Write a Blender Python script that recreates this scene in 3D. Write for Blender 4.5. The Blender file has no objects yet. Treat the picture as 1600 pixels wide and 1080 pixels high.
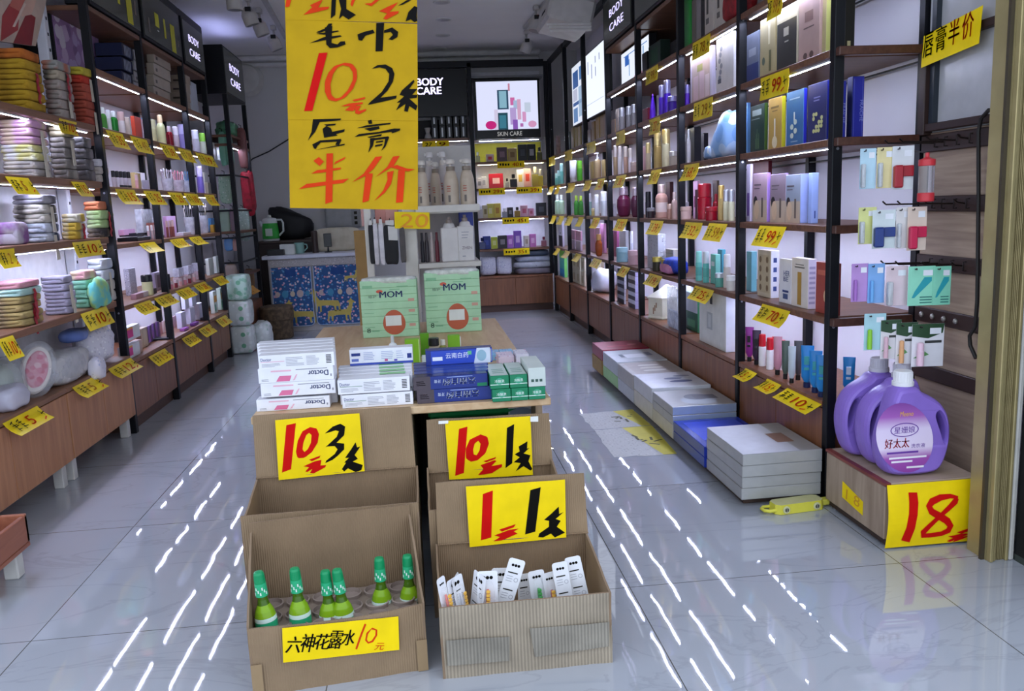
import bpy, math, random
from mathutils import Vector, Matrix
from mathutils.geometry import tessellate_polygon
random.seed(7)
SC = bpy.context.scene
COL = SC.collection

# ------------------------------------------------------------------ camera
F, CX, CY, EYE = 1300.0, 800.0, 540.0, 1.073
_d = Vector((655 - CX, -(326 - CY), -F)).normalized()
_n = Vector((1150 - CX, -(8700 - CY), -F))
_u = -_n
_u = (_u - _d * _u.dot(_d)).normalized()
_r = _d.cross(_u)
WM = Matrix((_r, _d, _u))            # camera space -> world
cam = bpy.data.cameras.new('camera')
cam.sensor_width = 36.0
cam.lens = F / 1600 * 36.0
cam.clip_start = 0.05
cam.clip_end = 60
camo = bpy.data.objects.new('camera', cam)
COL.objects.link(camo)
camo.matrix_world = Matrix.Translation((0, 0, EYE)) @ WM.to_4x4()
SC.camera = camo
EYEV = Vector((0, 0, EYE))

def ray(x, y): return WM @ Vector((x - CX, -(y - CY), -F))
def Pz(x, y, z):
    q = ray(x, y); return EYEV + q * ((z - EYE) / q.z)
def Px(x, y, X):
    q = ray(x, y); return EYEV + q * (X / q.x)
def Py(x, y, Y):
    q = ray(x, y); return EYEV + q * (Y / q.y)
def Pp(x, y, o, n):
    q = ray(x, y); return EYEV + q * ((o - EYEV).dot(n) / q.dot(n))
WT = WM.transposed()
def proj(p):
    c = WT @ (Vector(p) - EYEV); return CX + F * c.x / -c.z, CY - F * c.y / -c.z
def dep(p): return -(WT @ (Vector(p) - EYEV)).z
def ppm(p): return F / dep(p)

# ------------------------------------------------------------------ view, sky, daylight
SC.view_settings.view_transform = 'Standard'
SC.view_settings.look = 'None'
SC.view_settings.gamma = 1
SC.view_settings.exposure = 0.0
SC.cycles.use_denoising = True
SC.cycles.max_bounces = 8
SC.cycles.diffuse_bounces = 4
SC.cycles.glossy_bounces = 4
SC.cycles.transmission_bounces = 6
SC.cycles.transparent_max_bounces = 8
SC.cycles.sample_clamp_indirect = 6
SC.cycles.caustics_reflective = False
SC.cycles.caustics_refractive = False
w = bpy.data.worlds.new('daylight')
SC.world = w
w.use_nodes = True
bg = w.node_tree.nodes['Background']
bg.inputs[0].default_value = (0.74, 0.84, 1.0, 1)
bg.inputs[1].default_value = 2.1
LED_POWER = 125.0

# ------------------------------------------------------------------ materials
def lin(h):
    h = h.lstrip('#')
    v = [int(h[i:i + 2], 16) / 255 for i in (0, 2, 4)]
    return [c / 12.92 if c <= .04045 else ((c + .055) / 1.055) ** 2.4 for c in v]
_M = {}
def newmat(key):
    m = bpy.data.materials.new(key); m.use_nodes = True
    nt = m.node_tree; b = nt.nodes['Principled BSDF']
    return m, nt, b
def noise_mix(nt, b, c1, c2, scale, vec=None, detail=3, lo=.35, hi=.65):
    tc = nt.nodes.new('ShaderNodeTexCoord')
    mp = nt.nodes.new('ShaderNodeMapping')
    nt.links.new(tc.outputs['Object'], mp.inputs[0])
    if vec: mp.inputs['Scale'].default_value = vec
    n = nt.nodes.new('ShaderNodeTexNoise'); n.inputs['Scale'].default_value = scale; n.inputs['Detail'].default_value = detail
    nt.links.new(mp.outputs[0], n.inputs['Vector'])
    r = nt.nodes.new('ShaderNodeValToRGB')
    r.color_ramp.elements[0].position = lo; r.color_ramp.elements[0].color = (*c1, 1)
    r.color_ramp.elements[1].position = hi; r.color_ramp.elements[1].color = (*c2, 1)
    nt.links.new(n.outputs['Fac'], r.inputs[0])
    nt.links.new(r.outputs[0], b.inputs['Base Color'])
    return n, mp, r
def bump(nt, b, src, strength=.2, dist=.002):
    bp = nt.nodes.new('ShaderNodeBump'); bp.inputs['Strength'].default_value = strength; bp.inputs['Distance'].default_value = dist
    nt.links.new(src, bp.inputs['Height']); nt.links.new(bp.outputs[0], b.inputs['Normal'])
def P(hexc, rough=.42, metal=0.0, spec=.38):
    """printed card or plastic of one colour with a faint mottling"""
    k = ('p', hexc, rough, metal, spec)
    if k not in _M:
        m, nt, b = newmat('plastic_' + hexc.lstrip('#'))
        c = lin(hexc)
        noise_mix(nt, b, [x * .93 for x in c], [min(1, x * 1.05) for x in c], 14)
        b.inputs['Roughness'].default_value = rough; b.inputs['Metallic'].default_value = metal; b.inputs['Specular IOR Level'].default_value = spec
        _M[k] = m
    return _M[k]
def G(hexc, rough=.08, trans=.75):
    """coloured glass or clear plastic"""
    k = ('g', hexc, rough, trans)
    if k not in _M:
        m, nt, b = newmat('glass_' + hexc.lstrip('#'))
        b.inputs['Base Color'].default_value = (*lin(hexc), 1)
        b.inputs['Roughness'].default_value = rough
        b.inputs['Transmission Weight'].default_value = trans
        b.inputs['IOR'].default_value = 1.35
        _M[k] = m
    return _M[k]
def FILM(hexc='#eef2f8', alpha=.3, rough=.12):
    """thin see-through wrapping"""
    k = ('f', hexc, alpha)
    if k not in _M:
        m, nt, b = newmat('film_' + hexc.lstrip('#'))
        n, mp, r = noise_mix(nt, b, [x * .9 for x in lin(hexc)], lin(hexc), 30)
        b.inputs['Roughness'].default_value = rough
        mth = nt.nodes.new('ShaderNodeMath'); mth.operation = 'MULTIPLY_ADD'
        mth.inputs[1].default_value = alpha; mth.inputs[2].default_value = alpha * .5
        nt.links.new(n.outputs['Fac'], mth.inputs[0]); nt.links.new(mth.outputs[0], b.inputs['Alpha'])
        bump(nt, b, n.outputs['Fac'], .6, .01)
        _M[k] = m
    return _M[k]
def E(hexc, s):
    k = ('e', hexc, s)
    if k not in _M:
        m, nt, b = newmat('lit_' + hexc.lstrip('#'))
        b.inputs['Base Color'].default_value = (0, 0, 0, 1)
        b.inputs['Emission Color'].default_value = (*lin(hexc), 1)
        b.inputs['Emission Strength'].default_value = s
        _M[k] = m
    return _M[k]
def WOOD(c1, c2, vec=(1.5, 1.5, 40), scale=3, rough=.45):
    k = ('w', c1, c2, vec, scale, rough)
    if k not in _M:
        m, nt, b = newmat('wood_' + c1.lstrip('#'))
        n, mp, r = noise_mix(nt, b, lin(c1), lin(c2), scale, vec, 6, .3, .7)
        n.inputs['Distortion'].default_value = .6
        b.inputs['Roughness'].default_value = rough
        bump(nt, b, n.outputs['Fac'], .06, .001)
        _M[k] = m
    return _M[k]
def CLOTH(hexc, hex2=None, scale=9, rough=.9):
    k = ('c', hexc, hex2, scale)
    if k not in _M:
        m, nt, b = newmat('cloth_' + hexc.lstrip('#'))
        c = lin(hexc); c2 = lin(hex2) if hex2 else [x * .82 for x in c]
        noise_mix(nt, b, c2, c, scale, None, 3, .42, .58)
        b.inputs['Roughness'].default_value = rough
        n2 = nt.nodes.new('ShaderNodeTexNoise'); n2.inputs['Scale'].default_value = 260
        bump(nt, b, n2.outputs['Fac'], .35, .003)
        _M[k] = m
    return _M[k]
def CARD(hexc, ribs=True, axis='X', dirt=0.0, freq=58):
    k = ('k', hexc, ribs, axis, dirt, freq)
    if k not in _M:
        m, nt, b = newmat('cardboard_' + hexc.lstrip('#'))
        c = lin(hexc)
        n, mp, r = noise_mix(nt, b, [x * (.80 - dirt) for x in c], [x * 1.06 for x in c], 7, None, 5, .3, .72)
        b.inputs['Roughness'].default_value = .85
        wv = nt.nodes.new('ShaderNodeTexWave'); wv.bands_direction = axis; wv.inputs['Scale'].default_value = freq
        wv.inputs['Distortion'].default_value = .5; wv.inputs['Detail'].default_value = 1
        nt.links.new(mp.outputs[0], wv.inputs['Vector'])
        bump(nt, b, wv.outputs['Fac'], .55 if ribs else .12, .002)
        if dirt > .1:
            mx = nt.nodes.new('ShaderNodeMixRGB'); mx.blend_type = 'MULTIPLY'; mx.inputs[0].default_value = .35
            nt.links.new(r.outputs[0], mx.inputs[1]); nt.links.new(wv.outputs['Color'], mx.inputs[2])
            nt.links.new(mx.outputs[0], b.inputs['Base Color'])
        _M[k] = m
    return _M[k]
def SPECK(base, cols, scale=40, rough=.6, thr=.3):
    """a busy small print: coloured cells scattered over a ground colour"""
    k = ('s', base, tuple(cols), scale)
    if k not in _M:
        m, nt, b = newmat('print_' + base.lstrip('#'))
        tc = nt.nodes.new('ShaderNodeTexCoord')
        v = nt.nodes.new('ShaderNodeTexVoronoi'); v.inputs['Scale'].default_value = scale
        nt.links.new(tc.outputs['Object'], v.inputs['Vector'])
        sp = nt.nodes.new('ShaderNodeSeparateColor'); nt.links.new(v.outputs['Color'], sp.inputs[0])
        r = nt.nodes.new('ShaderNodeValToRGB'); r.color_ramp.interpolation = 'CONSTANT'
        es = r.color_ramp.elements
        while len(es) < len(cols): es.new(.5)
        for i, h in enumerate(cols):
            es[i].position = i / len(cols); es[i].color = (*lin(h), 1)
        nt.links.new(sp.outputs[0], r.inputs[0])
        lt = nt.nodes.new('ShaderNodeMath'); lt.operation = 'LESS_THAN'; lt.inputs[1].default_value = thr
        nt.links.new(v.outputs['Distance'], lt.inputs[0])
        mx = nt.nodes.new('ShaderNodeMixRGB'); mx.inputs[1].default_value = (*lin(base), 1)
        nt.links.new(lt.outputs[0], mx.inputs[0]); nt.links.new(r.outputs[0], mx.inputs[2])
        nt.links.new(mx.outputs[0], b.inputs['Base Color']); b.inputs['Roughness'].default_value = rough
        _M[k] = m
    return _M[k]

# ------------------------------------------------------------------ mesh builder
class MB:
    def __init__(s): s.v = []; s.f = []; s.fm = []; s.fs = []; s.mats = []; s.T = None
    def mi(s, m):
        if m not in s.mats: s.mats.append(m)
        return s.mats.index(m)
    def add(s, vs, fs, m, smooth=False):
        b = len(s.v)
        if s.T is not None: vs = [s.T @ Vector(v) for v in vs]
        s.v += [tuple(v) for v in vs]
        i = s.mi(m)
        for f in fs:
            s.f.append([b + k for k in f]); s.fm.append(i); s.fs.append(smooth)
    def box(s, a, b, m, c=0.0, mats=None):
        """box between corners a and b with edges eased by c; mats maps +x -x +y -y +z -z to materials"""
        lo = [min(p, q) for p, q in zip(a, b)]; hi = [max(p, q) for p, q in zip(a, b)]
        c = min(c, .45 * min(h - l for l, h in zip(lo, hi)))
        mid = Vector([(l + h) / 2 for l, h in zip(lo, hi)])
        vs = []; ix = {}
        for sx in (0, 1):
            for sy in (0, 1):
                for sz in (0, 1):
                    p = (hi[0] if sx else lo[0], hi[1] if sy else lo[1], hi[2] if sz else lo[2])
                    d = (-1 if sx else 1, -1 if sy else 1, -1 if sz else 1)
                    for ax in range(3):
                        q = [p[i] + (d[i] * c if i != ax else 0) for i in range(3)]
                        ix[sx, sy, sz, ax] = len(vs); vs.append(q)
        fs = []; kinds = []
        def put(ids, kd):
            P0, P1, P2 = (Vector(vs[i]) for i in ids[:3])
            n = (P1 - P0).cross(P2 - P0); ce = sum((Vector(vs[i]) for i in ids), Vector()) / len(ids) - mid
            fs.append(ids if n.dot(ce) >= 0 else ids[::-1]); kinds.append(kd)
        O = ((0, 0), (1, 0), (1, 1), (0, 1))
        for ax in range(3):
            for sd in (0, 1):
                ids = []
                for o in O:
                    k = list(o); k.insert(ax, sd); ids.append(ix[(*k, ax)])
                put(ids, ('+' if sd else '-') + 'xyz'[ax])
        if c > 0:
            for ax in range(3):
                o1, o2 = [i for i in range(3) if i != ax]
                for s1 in (0, 1):
                    for s2 in (0, 1):
                        k = [0, 0, 0]; k[o1] = s1; k[o2] = s2; k2 = list(k); k2[ax] = 1
                        put([ix[(*k, o1)], ix[(*k2, o1)], ix[(*k2, o2)], ix[(*k, o2)]], None)
            for sx in (0, 1):
                for sy in (0, 1):
                    for sz in (0, 1): put([ix[sx, sy, sz, 0], ix[sx, sy, sz, 1], ix[sx, sy, sz, 2]], None)
        for f, kd in zip(fs, kinds):
            mm = mats.get(kd, m) if mats and kd else m
            s.add([vs[i] for i in f], [list(range(len(f)))], mm)
    def lathe(s, prof, m, seg=18, c=(0, 0, 0), ax=None, sq=None, bands=None):
        """turn a profile of (radius, height); sq squashes the depth; bands gives a material per ring"""
        vs = []; n = len(prof)
        for r, z in prof:
            for k in range(seg):
                a = 2 * math.pi * k / seg
                vs.append(Vector((r * math.cos(a), r * math.sin(a) * (sq or 1), z)))
        if ax is not None:
            q = Vector((0, 0, 1)).rotation_difference(Vector(ax)).to_matrix()
            vs = [q @ v for v in vs]
        vs = [v + Vector(c) for v in vs]
        for i in range(n - 1):
            fs = [[i * seg + k, i * seg + (k + 1) % seg, (i + 1) * seg + (k + 1) % seg, (i + 1) * seg + k] for k in range(seg)]
            used = vs[i * seg:(i + 2) * seg]
            s.add(used, [[j - i * seg for j in f] for f in fs], bands[i] if bands else m, True)
        s.add(vs[:seg], [list(range(seg))[::-1]], bands[0] if bands else m)
        s.add(vs[-seg:], [list(range(seg))], bands[-1] if bands else m)
    def tube(s, pts, r, m, seg=8):
        pts = [Vector(p) for p in pts]; vs = []
        for i, p in enumerate(pts):
            t = (pts[min(i + 1, len(pts) - 1)] - pts[max(i - 1, 0)]).normalized()
            a = t.orthogonal().normalized() if i == 0 else (pa - t * pa.dot(t)).normalized()
            pa = a; b = t.cross(a)
            rr = r[i] if isinstance(r, (list, tuple)) else r
            vs += [p + a * rr * math.cos(2 * math.pi * k / seg) + b * rr * math.sin(2 * math.pi * k / seg) for k in range(seg)]
        fs = [[i * seg + k, i * seg + (k + 1) % seg, (i + 1) * seg + (k + 1) % seg, (i + 1) * seg + k] for i in range(len(pts) - 1) for k in range(seg)]
        s.add(vs, fs, m, True)
        s.add(vs[:seg], [list(range(seg))[::-1]], m); s.add(vs[-seg:], [list(range(seg))], m)
    def bar(s, p, q, wx, wz, m):
        """square bar from p to q"""
        p = Vector(p); q = Vector(q); t = (q - p).normalized()
        a = t.cross(Vector((0, 0, 1)))
        a = a.normalized() if a.length > 1e-4 else Vector((1, 0, 0))
        b = a.cross(t)
        vs = [e + a * sx * wx / 2 + b * sz * wz / 2 for e in (p, q) for sx, sz in ((-1, -1), (1, -1), (1, 1), (-1, 1))]
        s.add(vs, [[0, 1, 2, 3][::-1], [4, 5, 6, 7], [0, 1, 5, 4], [1, 2, 6, 5], [2, 3, 7, 6], [3, 0, 4, 7]], m)
    def slab(s, quad, th, m, n=None, back=None):
        """a sheet with four given corners and a thickness behind it"""
        q = [Vector(p) for p in quad]
        nn = n or (q[1] - q[0]).cross(q[3] - q[0]).normalized()
        r = [p - nn * th for p in q]
        s.add(q, [[0, 1, 2, 3]], m)
        s.add(q + r, [[7, 6, 5, 4]] + [[i, i + 4, (i + 1) % 4 + 4, (i + 1) % 4] for i in range(4)], back or m)
    def poly(s, pts, m, n=None):
        pts = [Vector(p) for p in pts]
        tri = tessellate_polygon([pts])
        fs = []
        for t in tri:
            t = list(t)
            if n is not None and (pts[t[1]] - pts[t[0]]).cross(pts[t[2]] - pts[t[0]]).dot(n) < 0: t = t[::-1]
            fs.append(t)
        s.add(pts, fs, m)
    def puff(s, c, size, m, e=.5, seg=20, rings=10, amp=0.0, seed=0, fn=None):
        """a soft rounded block (superellipsoid) with lumps"""
        rnd = random.Random(seed); ph = [rnd.uniform(0, 6.28) for _ in range(6)]
        pw = lambda t: math.copysign(abs(t) ** e, t)
        vs = []
        for i in range(rings + 1):
            v = -math.pi / 2 + math.pi * i / rings
            for k in range(seg):
                u = 2 * math.pi * k / seg
                d = Vector((pw(math.cos(v)) * pw(math.cos(u)), pw(math.cos(v)) * pw(math.sin(u)), pw(math.sin(v))))
                g = 1 + amp * (math.sin(3 * d.x + ph[0] + 2 * d.z) * math.sin(3.3 * d.y + ph[1]) + .6 * math.sin(7 * d.x + ph[2]) * math.sin(6 * d.z + 5 * d.y + ph[3]))
                p = Vector((d.x * size[0] / 2 * g, d.y * size[1] / 2 * g, d.z * size[2] / 2 * g))
                if fn: p = Vector(fn(p))
                vs.append(p + Vector(c))
        fs = [[i * seg + k, i * seg + (k + 1) % seg, (i + 1) * seg + (k + 1) % seg, (i + 1) * seg + k] for i in range(rings) for k in range(seg)]
        s.add(vs, fs, m, True)
    def build(s, name, parent=None, o=(0, 0, 0), rz=0.0):
        """link as one mesh; o is taken off every vertex and becomes the location"""
        o = Vector(o)
        me = bpy.data.meshes.new(name)
        me.from_pydata([tuple(Vector(v) - o) for v in s.v], [], s.f)
        for m in s.mats: me.materials.append(m)
        me.polygons.foreach_set('material_index', s.fm)
        me.polygons.foreach_set('use_smooth', s.fs)
        me.update()
        ob = bpy.data.objects.new(name, me); COL.objects.link(ob)
        if parent is not None:
            ob.parent = parent; ob.location = o
        else: ob.location = o
        ob.rotation_euler.z = rz
        return ob
def tag(o, label=None, cat=None, group=None, kind=None):
    if label: o['label'] = label
    if cat: o['category'] = cat
    if group: o['group'] = group
    if kind: o['kind'] = kind
    return o
def empty(name, loc, label, cat, group=None, rz=0.0):
    o = bpy.data.objects.new(name, None); COL.objects.link(o); o.location = loc; o.rotation_euler.z = rz
    o.empty_display_size = .05
    return tag(o, label, cat, group)
def copy_tree(o, loc, rz=None):
    c = o.copy(); COL.objects.link(c); c.location = loc
    if rz is not None: c.rotation_euler.z = rz
    for k in '_label', '_place':
        if k in c: del c[k]
    for ch in o.children:
        d = ch.copy(); COL.objects.link(d); d.parent = c
        for g in ch.children:
            e = g.copy(); COL.objects.link(e); e.parent = d
    return c

# ------------------------------------------------------------------ labels told apart by place
REG = {}
ORD = 'first second third fourth fifth sixth seventh eighth ninth tenth eleventh twelfth'.split()
def reg(o, desc, place, cat, group=None, key=0.0, word='from the front'):
    """remember a thing; labels are written when all things of one place are known"""
    o['category'] = cat
    if group: o['group'] = group
    REG.setdefault((desc, place), []).append((key, o, word))
    return o
def write_labels():
    for (desc, place), L in REG.items():
        L.sort(key=lambda t: t[0])
        for i, (k, o, word) in enumerate(L):
            if len(L) == 1: o['label'] = f'{desc} {place}'
            else: o['label'] = f'{desc}, {ORD[i] if i < 12 else "last"} {word.replace("the ", "")}, {place}'

# ------------------------------------------------------------------ lettering
_G = {}
def glyphs(body):
    if body not in _G:
        c = bpy.data.curves.new('lettering', 'FONT'); c.body = body; c.resolution_u = 3
        o = bpy.data.objects.new('lettering', c)
        me = o.to_mesh()
        vs = [tuple(v.co) for v in me.vertices]; fs = [list(p.vertices) for p in me.polygons]
        o.to_mesh_clear(); bpy.data.objects.remove(o); bpy.data.curves.remove(c)
        xs = [v[0] for v in vs] or [0]; ys = [v[1] for v in vs] or [0]
        _G[body] = (vs, fs, min(xs), max(xs), min(ys), max(ys))
    return _G[body]
def write(mb, body, o, ux, uy, m, w=None, h=None, shear=0.0, lift=.0006, n=None, bold=0.0):
    """set lettering with its lower left corner at o, along ux and up uy, fitted to w and/or h metres"""
    vs, fs, x0, x1, y0, y1 = glyphs(body)
    if x1 - x0 < 1e-6: return
    sx = w / (x1 - x0) if w else h / (y1 - y0)
    sy = h / (y1 - y0) if h else sx
    ux = Vector(ux).normalized(); uy = Vector(uy).normalized(); nn = Vector(n) if n else ux.cross(uy)
    o = Vector(o) + nn * lift
    for dx in ((0,) if not bold else (0, bold, -bold)):
        mb.add([o + ux * ((v[0] - x0) * sx + (v[1] - y0) * sy * shear + dx) + uy * (v[1] - y0) * sy + nn * abs(dx) * .05 for v in vs], fs, m)

# ================================================================== SETTING
LV = {'C': .355, 1: .650, 2: .960, 3: 1.243, 4: 1.525, 5: 1.803, 6: 2.09}
def PY(k): return 2.67 + .80 * k                  # right rack posts
def RX(y): return 1.352 - .0075 * (y - 2.67)      # right rack front line
LP = [4.325, 5.10, 5.95, 6.55]                     # left rack posts
LX = -1.50
def struct(name, mb, **k): return tag(mb.build(name, **k), kind='structure')

def PLAST(hexc):
    k = ('wall', hexc)
    if k not in _M:
        m, nt, b = newmat('painted_plaster_' + hexc.lstrip('#')); c = lin(hexc)
        n, mp, r = noise_mix(nt, b, [x * .975 for x in c], c, 5)
        b.inputs['Roughness'].default_value = .8; _M[k] = m
    return _M[k]
# floor: pale marble tiles, 0.8 m, polished
def floor_mat():
    m, nt, b = newmat('polished_marble_tile')
    tc = nt.nodes.new('ShaderNodeTexCoord')
    n = nt.nodes.new('ShaderNodeTexNoise'); n.inputs['Scale'].default_value = 1.3; n.inputs['Detail'].default_value = 8; n.inputs['Distortion'].default_value = 1.6
    mp = nt.nodes.new('ShaderNodeMapping'); mp.inputs['Rotation'].default_value = (0, 0, .75); mp.inputs['Scale'].default_value = (1, 2.6, 1)
    nt.links.new(tc.outputs['Object'], mp.inputs[0]); nt.links.new(mp.outputs[0], n.inputs['Vector'])
    r = nt.nodes.new('ShaderNodeValToRGB')
    es = r.color_ramp.elements
    base = lin('#a9acb4')
    es[0].position = .0; es[0].color = (*base, 1)
    es[1].position = 1; es[1].color = (*[x * 1.05 for x in base], 1)
    for p, k in ((.48, .99), (.497, .87), (.508, .99)):
        e = es.new(p); e.color = (*[x * k for x in base], 1)
    nt.links.new(n.outputs['Fac'], r.inputs[0])
    br = nt.nodes.new('ShaderNodeTexBrick'); br.offset = 0; br.inputs['Scale'].default_value = 1
    br.inputs['Brick Width'].default_value = .8; br.inputs['Row Height'].default_value = .8
    br.inputs['Mortar Size'].default_value = .0016; br.inputs['Mortar Smooth'].default_value = .2
    m2 = nt.nodes.new('ShaderNodeMapping'); m2.inputs['Location'].default_value = (-.525 + .8 * 6, -2.147 + .8 * 10, 0)
    nt.links.new(tc.outputs['Object'], m2.inputs[0]); nt.links.new(m2.outputs[0], br.inputs['Vector'])
    mx = nt.nodes.new('ShaderNodeMixRGB'); mx.inputs[2].default_value = (*lin('#55534f'), 1)
    nt.links.new(br.outputs['Fac'], mx.inputs[0]); nt.links.new(r.outputs[0], mx.inputs[1])
    nt.links.new(mx.outputs[0], b.inputs['Base Color'])
    b.inputs['Roughness'].default_value = .025
    b.inputs['IOR'].default_value = 1.95
    n2 = nt.nodes.new('ShaderNodeTexNoise'); n2.inputs['Scale'].default_value = 5.5; n2.inputs['Detail'].default_value = 1
    nt.links.new(tc.outputs['Object'], n2.inputs['Vector'])
    bump(nt, b, n2.outputs['Fac'], .10, .004)
    return m
mb = MB(); mb.box((-5, -2.5, -.06), (5, 8.9, 0), floor_mat())
struct('floor', mb)
CEIL = 2.60
mb = MB(); mb.box((-1.95, 1.9, CEIL), (1.95, 8.9, CEIL + .1), PLAST('#e6e4e2'))
struct('ceiling', mb)
WALLW = PLAST('#e8e5ec')
mb = MB(); mb.box((1.69, 2.1, 0), (1.80, 8.9, CEIL), WALLW); struct('wall_right', mb)
mb = MB(); mb.box((-1.95, 2.1, 0), (-1.85, 8.9, CEIL), WALLW); struct('wall_left', mb)
mb = MB(); mb.box((-1.85, 8.75, 0), (1.69, 8.9, CEIL), PLAST('#c9c8c6')); struct('wall_back', mb)
# cornice of the back wall
mb = MB()
mb.box((-1.84, 8.60, CEIL - .05), (1.30, 8.74, CEIL - .002), P('#d2d0cd', .7), .015)
mb.box((-1.84, 8.69, CEIL - .10), (1.30, 8.745, CEIL - .052), P('#d2d0cd', .7), .012)
struct('trim_cornice', mb)
mb = MB(); mb.box((-1.95, 1.75, 2.35), (1.95, 1.9, CEIL + .1), P('#c9c8c6', .8)); struct('trim_lintel', mb)

# shutter guide and pillar at the right of the shop front
BR = P('#a99a6c', .4, .35); BD = P('#5a5236', .5, .3)
mb = MB()
mb.box((1.560, 2.122, 0), (1.571, 2.132, CEIL), P('#4a4234', .5, .3))
mb.box((1.5715, 2.115, 0), (1.632, 2.20, CEIL), BR)
for k, (x, wd, hh) in enumerate(((1.572, .010, .018), (1.586, .007, .012), (1.597, .002, .005), (1.602, .002, .005), (1.607, .002, .005), (1.612, .002, .005), (1.617, .002, .005), (1.622, .009, .014))):
    mb.box((x, 2.115 - hh, 0), (x + wd, 2.116, CEIL), BR, .002)
struct('trim_shutter_guide', mb)
mb = MB(); mb.box((1.633, 2.10, 0), (1.648, 2.114, CEIL), P('#b9b6ae', .6), .004)
struct('trim_door_edge', mb)
mb = MB(); mb.box((1.650, 1.75, .02), (2.2, 2.104, CEIL), P('#0d0f10', .5))
mb.box((1.650, 1.75, 0), (2.2, 2.104, .02), P('#39403a', .5))
struct('wall_front', mb)

# ================================================================== RACKS
BLK = P('#101116', .4, 0, .25)
SHW = WOOD('#5e3c2a', '#80563d', (1.5, 30, 30), 2.2, .4)
SHL = WOOD('#7c543a', '#946646', (1.5, 30, 30), 2.2, .4)
LED = E('#cfd8ff', LED_POWER)
LEDW = E('#fff3c9', LED_POWER)

def led_strip(parent, x0, y0, x1, y1, z, m=None):
    mb = MB()
    mb.box((x0, y0, z - .006), (x1, y1, z), P('#dfe0e4', .4))
    ix, iy = ((.0025, .004) if x1 - x0 < .1 else (.004, .0025))
    mb.box((x0 + ix, y0 + iy, z - .0068), (x1 - ix, y1 - iy, z - .0061), m or LED)
    return mb.build('led_strip', parent)

rack = empty('display_rack', (1.352, 2.67, 0), 'long black steel rack of lit brown shelves along the right wall', 'display rack')
RO = Vector((1.352, 2.67, 0))
for k in range(8):
    y = PY(k); x = RX(y)
    mb = MB(); mb.box(Vector((x, y - .017, 0)) - RO, Vector((x + .034, y + .017, 2.44)) - RO, BLK, .002)
    for z in (.62, 1.21, 1.78):
        mb.lathe([(.005, -.001), (.005, .0012)], P('#8d8f99', .3, .8), 8, Vector((x + .017, y - .017, z)) - RO, (0, -1, 0))
    mb.build('post', rack, (x - RO.x, y - RO.y, 0))
    mb = MB(); mb.box(Vector((1.655, y - .015, 0)) - RO, Vector((1.687, y + .015, 2.44)) - RO, BLK)
    mb.build('back_post', rack, (1.67 - RO.x, y - RO.y, 0))
for k in range(7):
    y0, y1 = PY(k) + .018, PY(k + 1) - .018
    x = RX((y0 + y1) / 2)
    for lv in (1, 2, 3, 4, 5, 6):
        if lv == 5 and k in (4, 5, 6): continue
        if lv == 6 and k > 3: continue
        z = LV[lv]
        mb = MB()
        ya = y0 if k else y0
        mb.box(Vector((x + .002, ya, z - .024)) - RO, Vector((1.686, y1, z)) - RO, SHW, .002)
        sh = mb.build('shelf', rack, (x + .17 - RO.x, (y0 + y1) / 2 - RO.y, z - .024))
        if lv < 6:
            xo = .024 if lv > 2 else .13
            led_strip(sh, -.17 + xo, y0 + .03 - (y0 + y1) / 2, -.158 + xo, y1 - .03 - (y0 + y1) / 2, 0)
    mb = MB(); mb.box(Vector((x, y0, 2.40)) - RO, Vector((x + .034, y1, 2.44)) - RO, BLK)
    mb.box(Vector((1.655, y0, 2.40)) - RO, Vector((1.687, y1, 2.44)) - RO, BLK)
    mb.build('top_rail', rack, (x - RO.x, y0 - RO.y, 2.40))
    # thin braces under each tier, at the back
    if k < 3:
        for lv in (3, 4, 5):
            mb = MB(); z = LV[lv] - .045
            mb.bar(Vector((1.66, y0, z)) - RO, Vector((1.66, y1, z)) - RO, .006, .006, BLK); mb.build('brace', rack, (1.66 - RO.x, y0 - RO.y, z))
# shelf ends running past the nearest post to the panel
for lv, xe in ((1, 1.635), (2, 1.46), (3, 1.635), (4, 1.635), (5, 1.635)):
    z = LV[lv]
    mb = MB(); mb.box(Vector((1.354, 2.625, z - .026)) - RO, Vector((xe, 2.652, z + .001)) - RO, WOOD('#43271e', '#57362a', (30, 1.5, 30), 2.2, .35), .002)
    mb.build('shelf_end', rack, (1.354 - RO.x, 2.64 - RO.y, z - .026))

DOOR = WOOD('#70442c', '#8e5b3c', (14, 14, 1.1), 3, .38)
PLN = WOOD('#4c352b', '#5b4034', (2, 30, 30), 2, .5)
def base_cabinet(side, x, y0, y1, depth, z0, z1, label, doors=2, top=None, plinth=True, door=DOOR, legs=False, cat='cabinet', group=None):
    """low cabinet whose doors look into the aisle; side +1 stands on the right of the aisle"""
    t = empty('base_cabinet', (x, (y0 + y1) / 2, 0), label, cat, group)
    o = Vector((x, (y0 + y1) / 2, 0)); s = side
    L = (y1 - y0) / 2
    mb = MB(); mb.box((s * .018, -L, z0), (s * depth, L, z1 - .022), door); mb.build('body', t, (s * depth / 2, 0, z0))
    mb = MB(); mb.box((-s * .004, -L, z1 - .021), (s * depth, L, z1), top or door, .002); mb.build('worktop', t, (s * depth / 2, 0, z1 - .021))
    wd = 2 * L / doors
    for k in range(doors):
        mb = MB(); mb.box((0, -L + wd * k + .002, z0 + .003), (s * .0165, -L + wd * (k + 1) - .002, z1 - .026), door, .0015)
        mb.build('door', t, (0, -L + wd * (k + .5), z0))
    if plinth:
        mb = MB(); mb.box((s * .035, -L, 0), (s * depth, L, z0 - .001), PLN); mb.build('plinth', t, (s * .1, 0, 0))
    if legs:
        for yy in (-L + .05, L - .05):
            for xx in (.045, depth - .035):
                mb = MB(); mb.box((s * xx - .02, yy - .02, 0), (s * xx + .02, yy + .02, z0 - .001), P('#d5d3ce', .5), .003); mb.build('leg', t, (s * xx, yy, 0))
    return t
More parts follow.
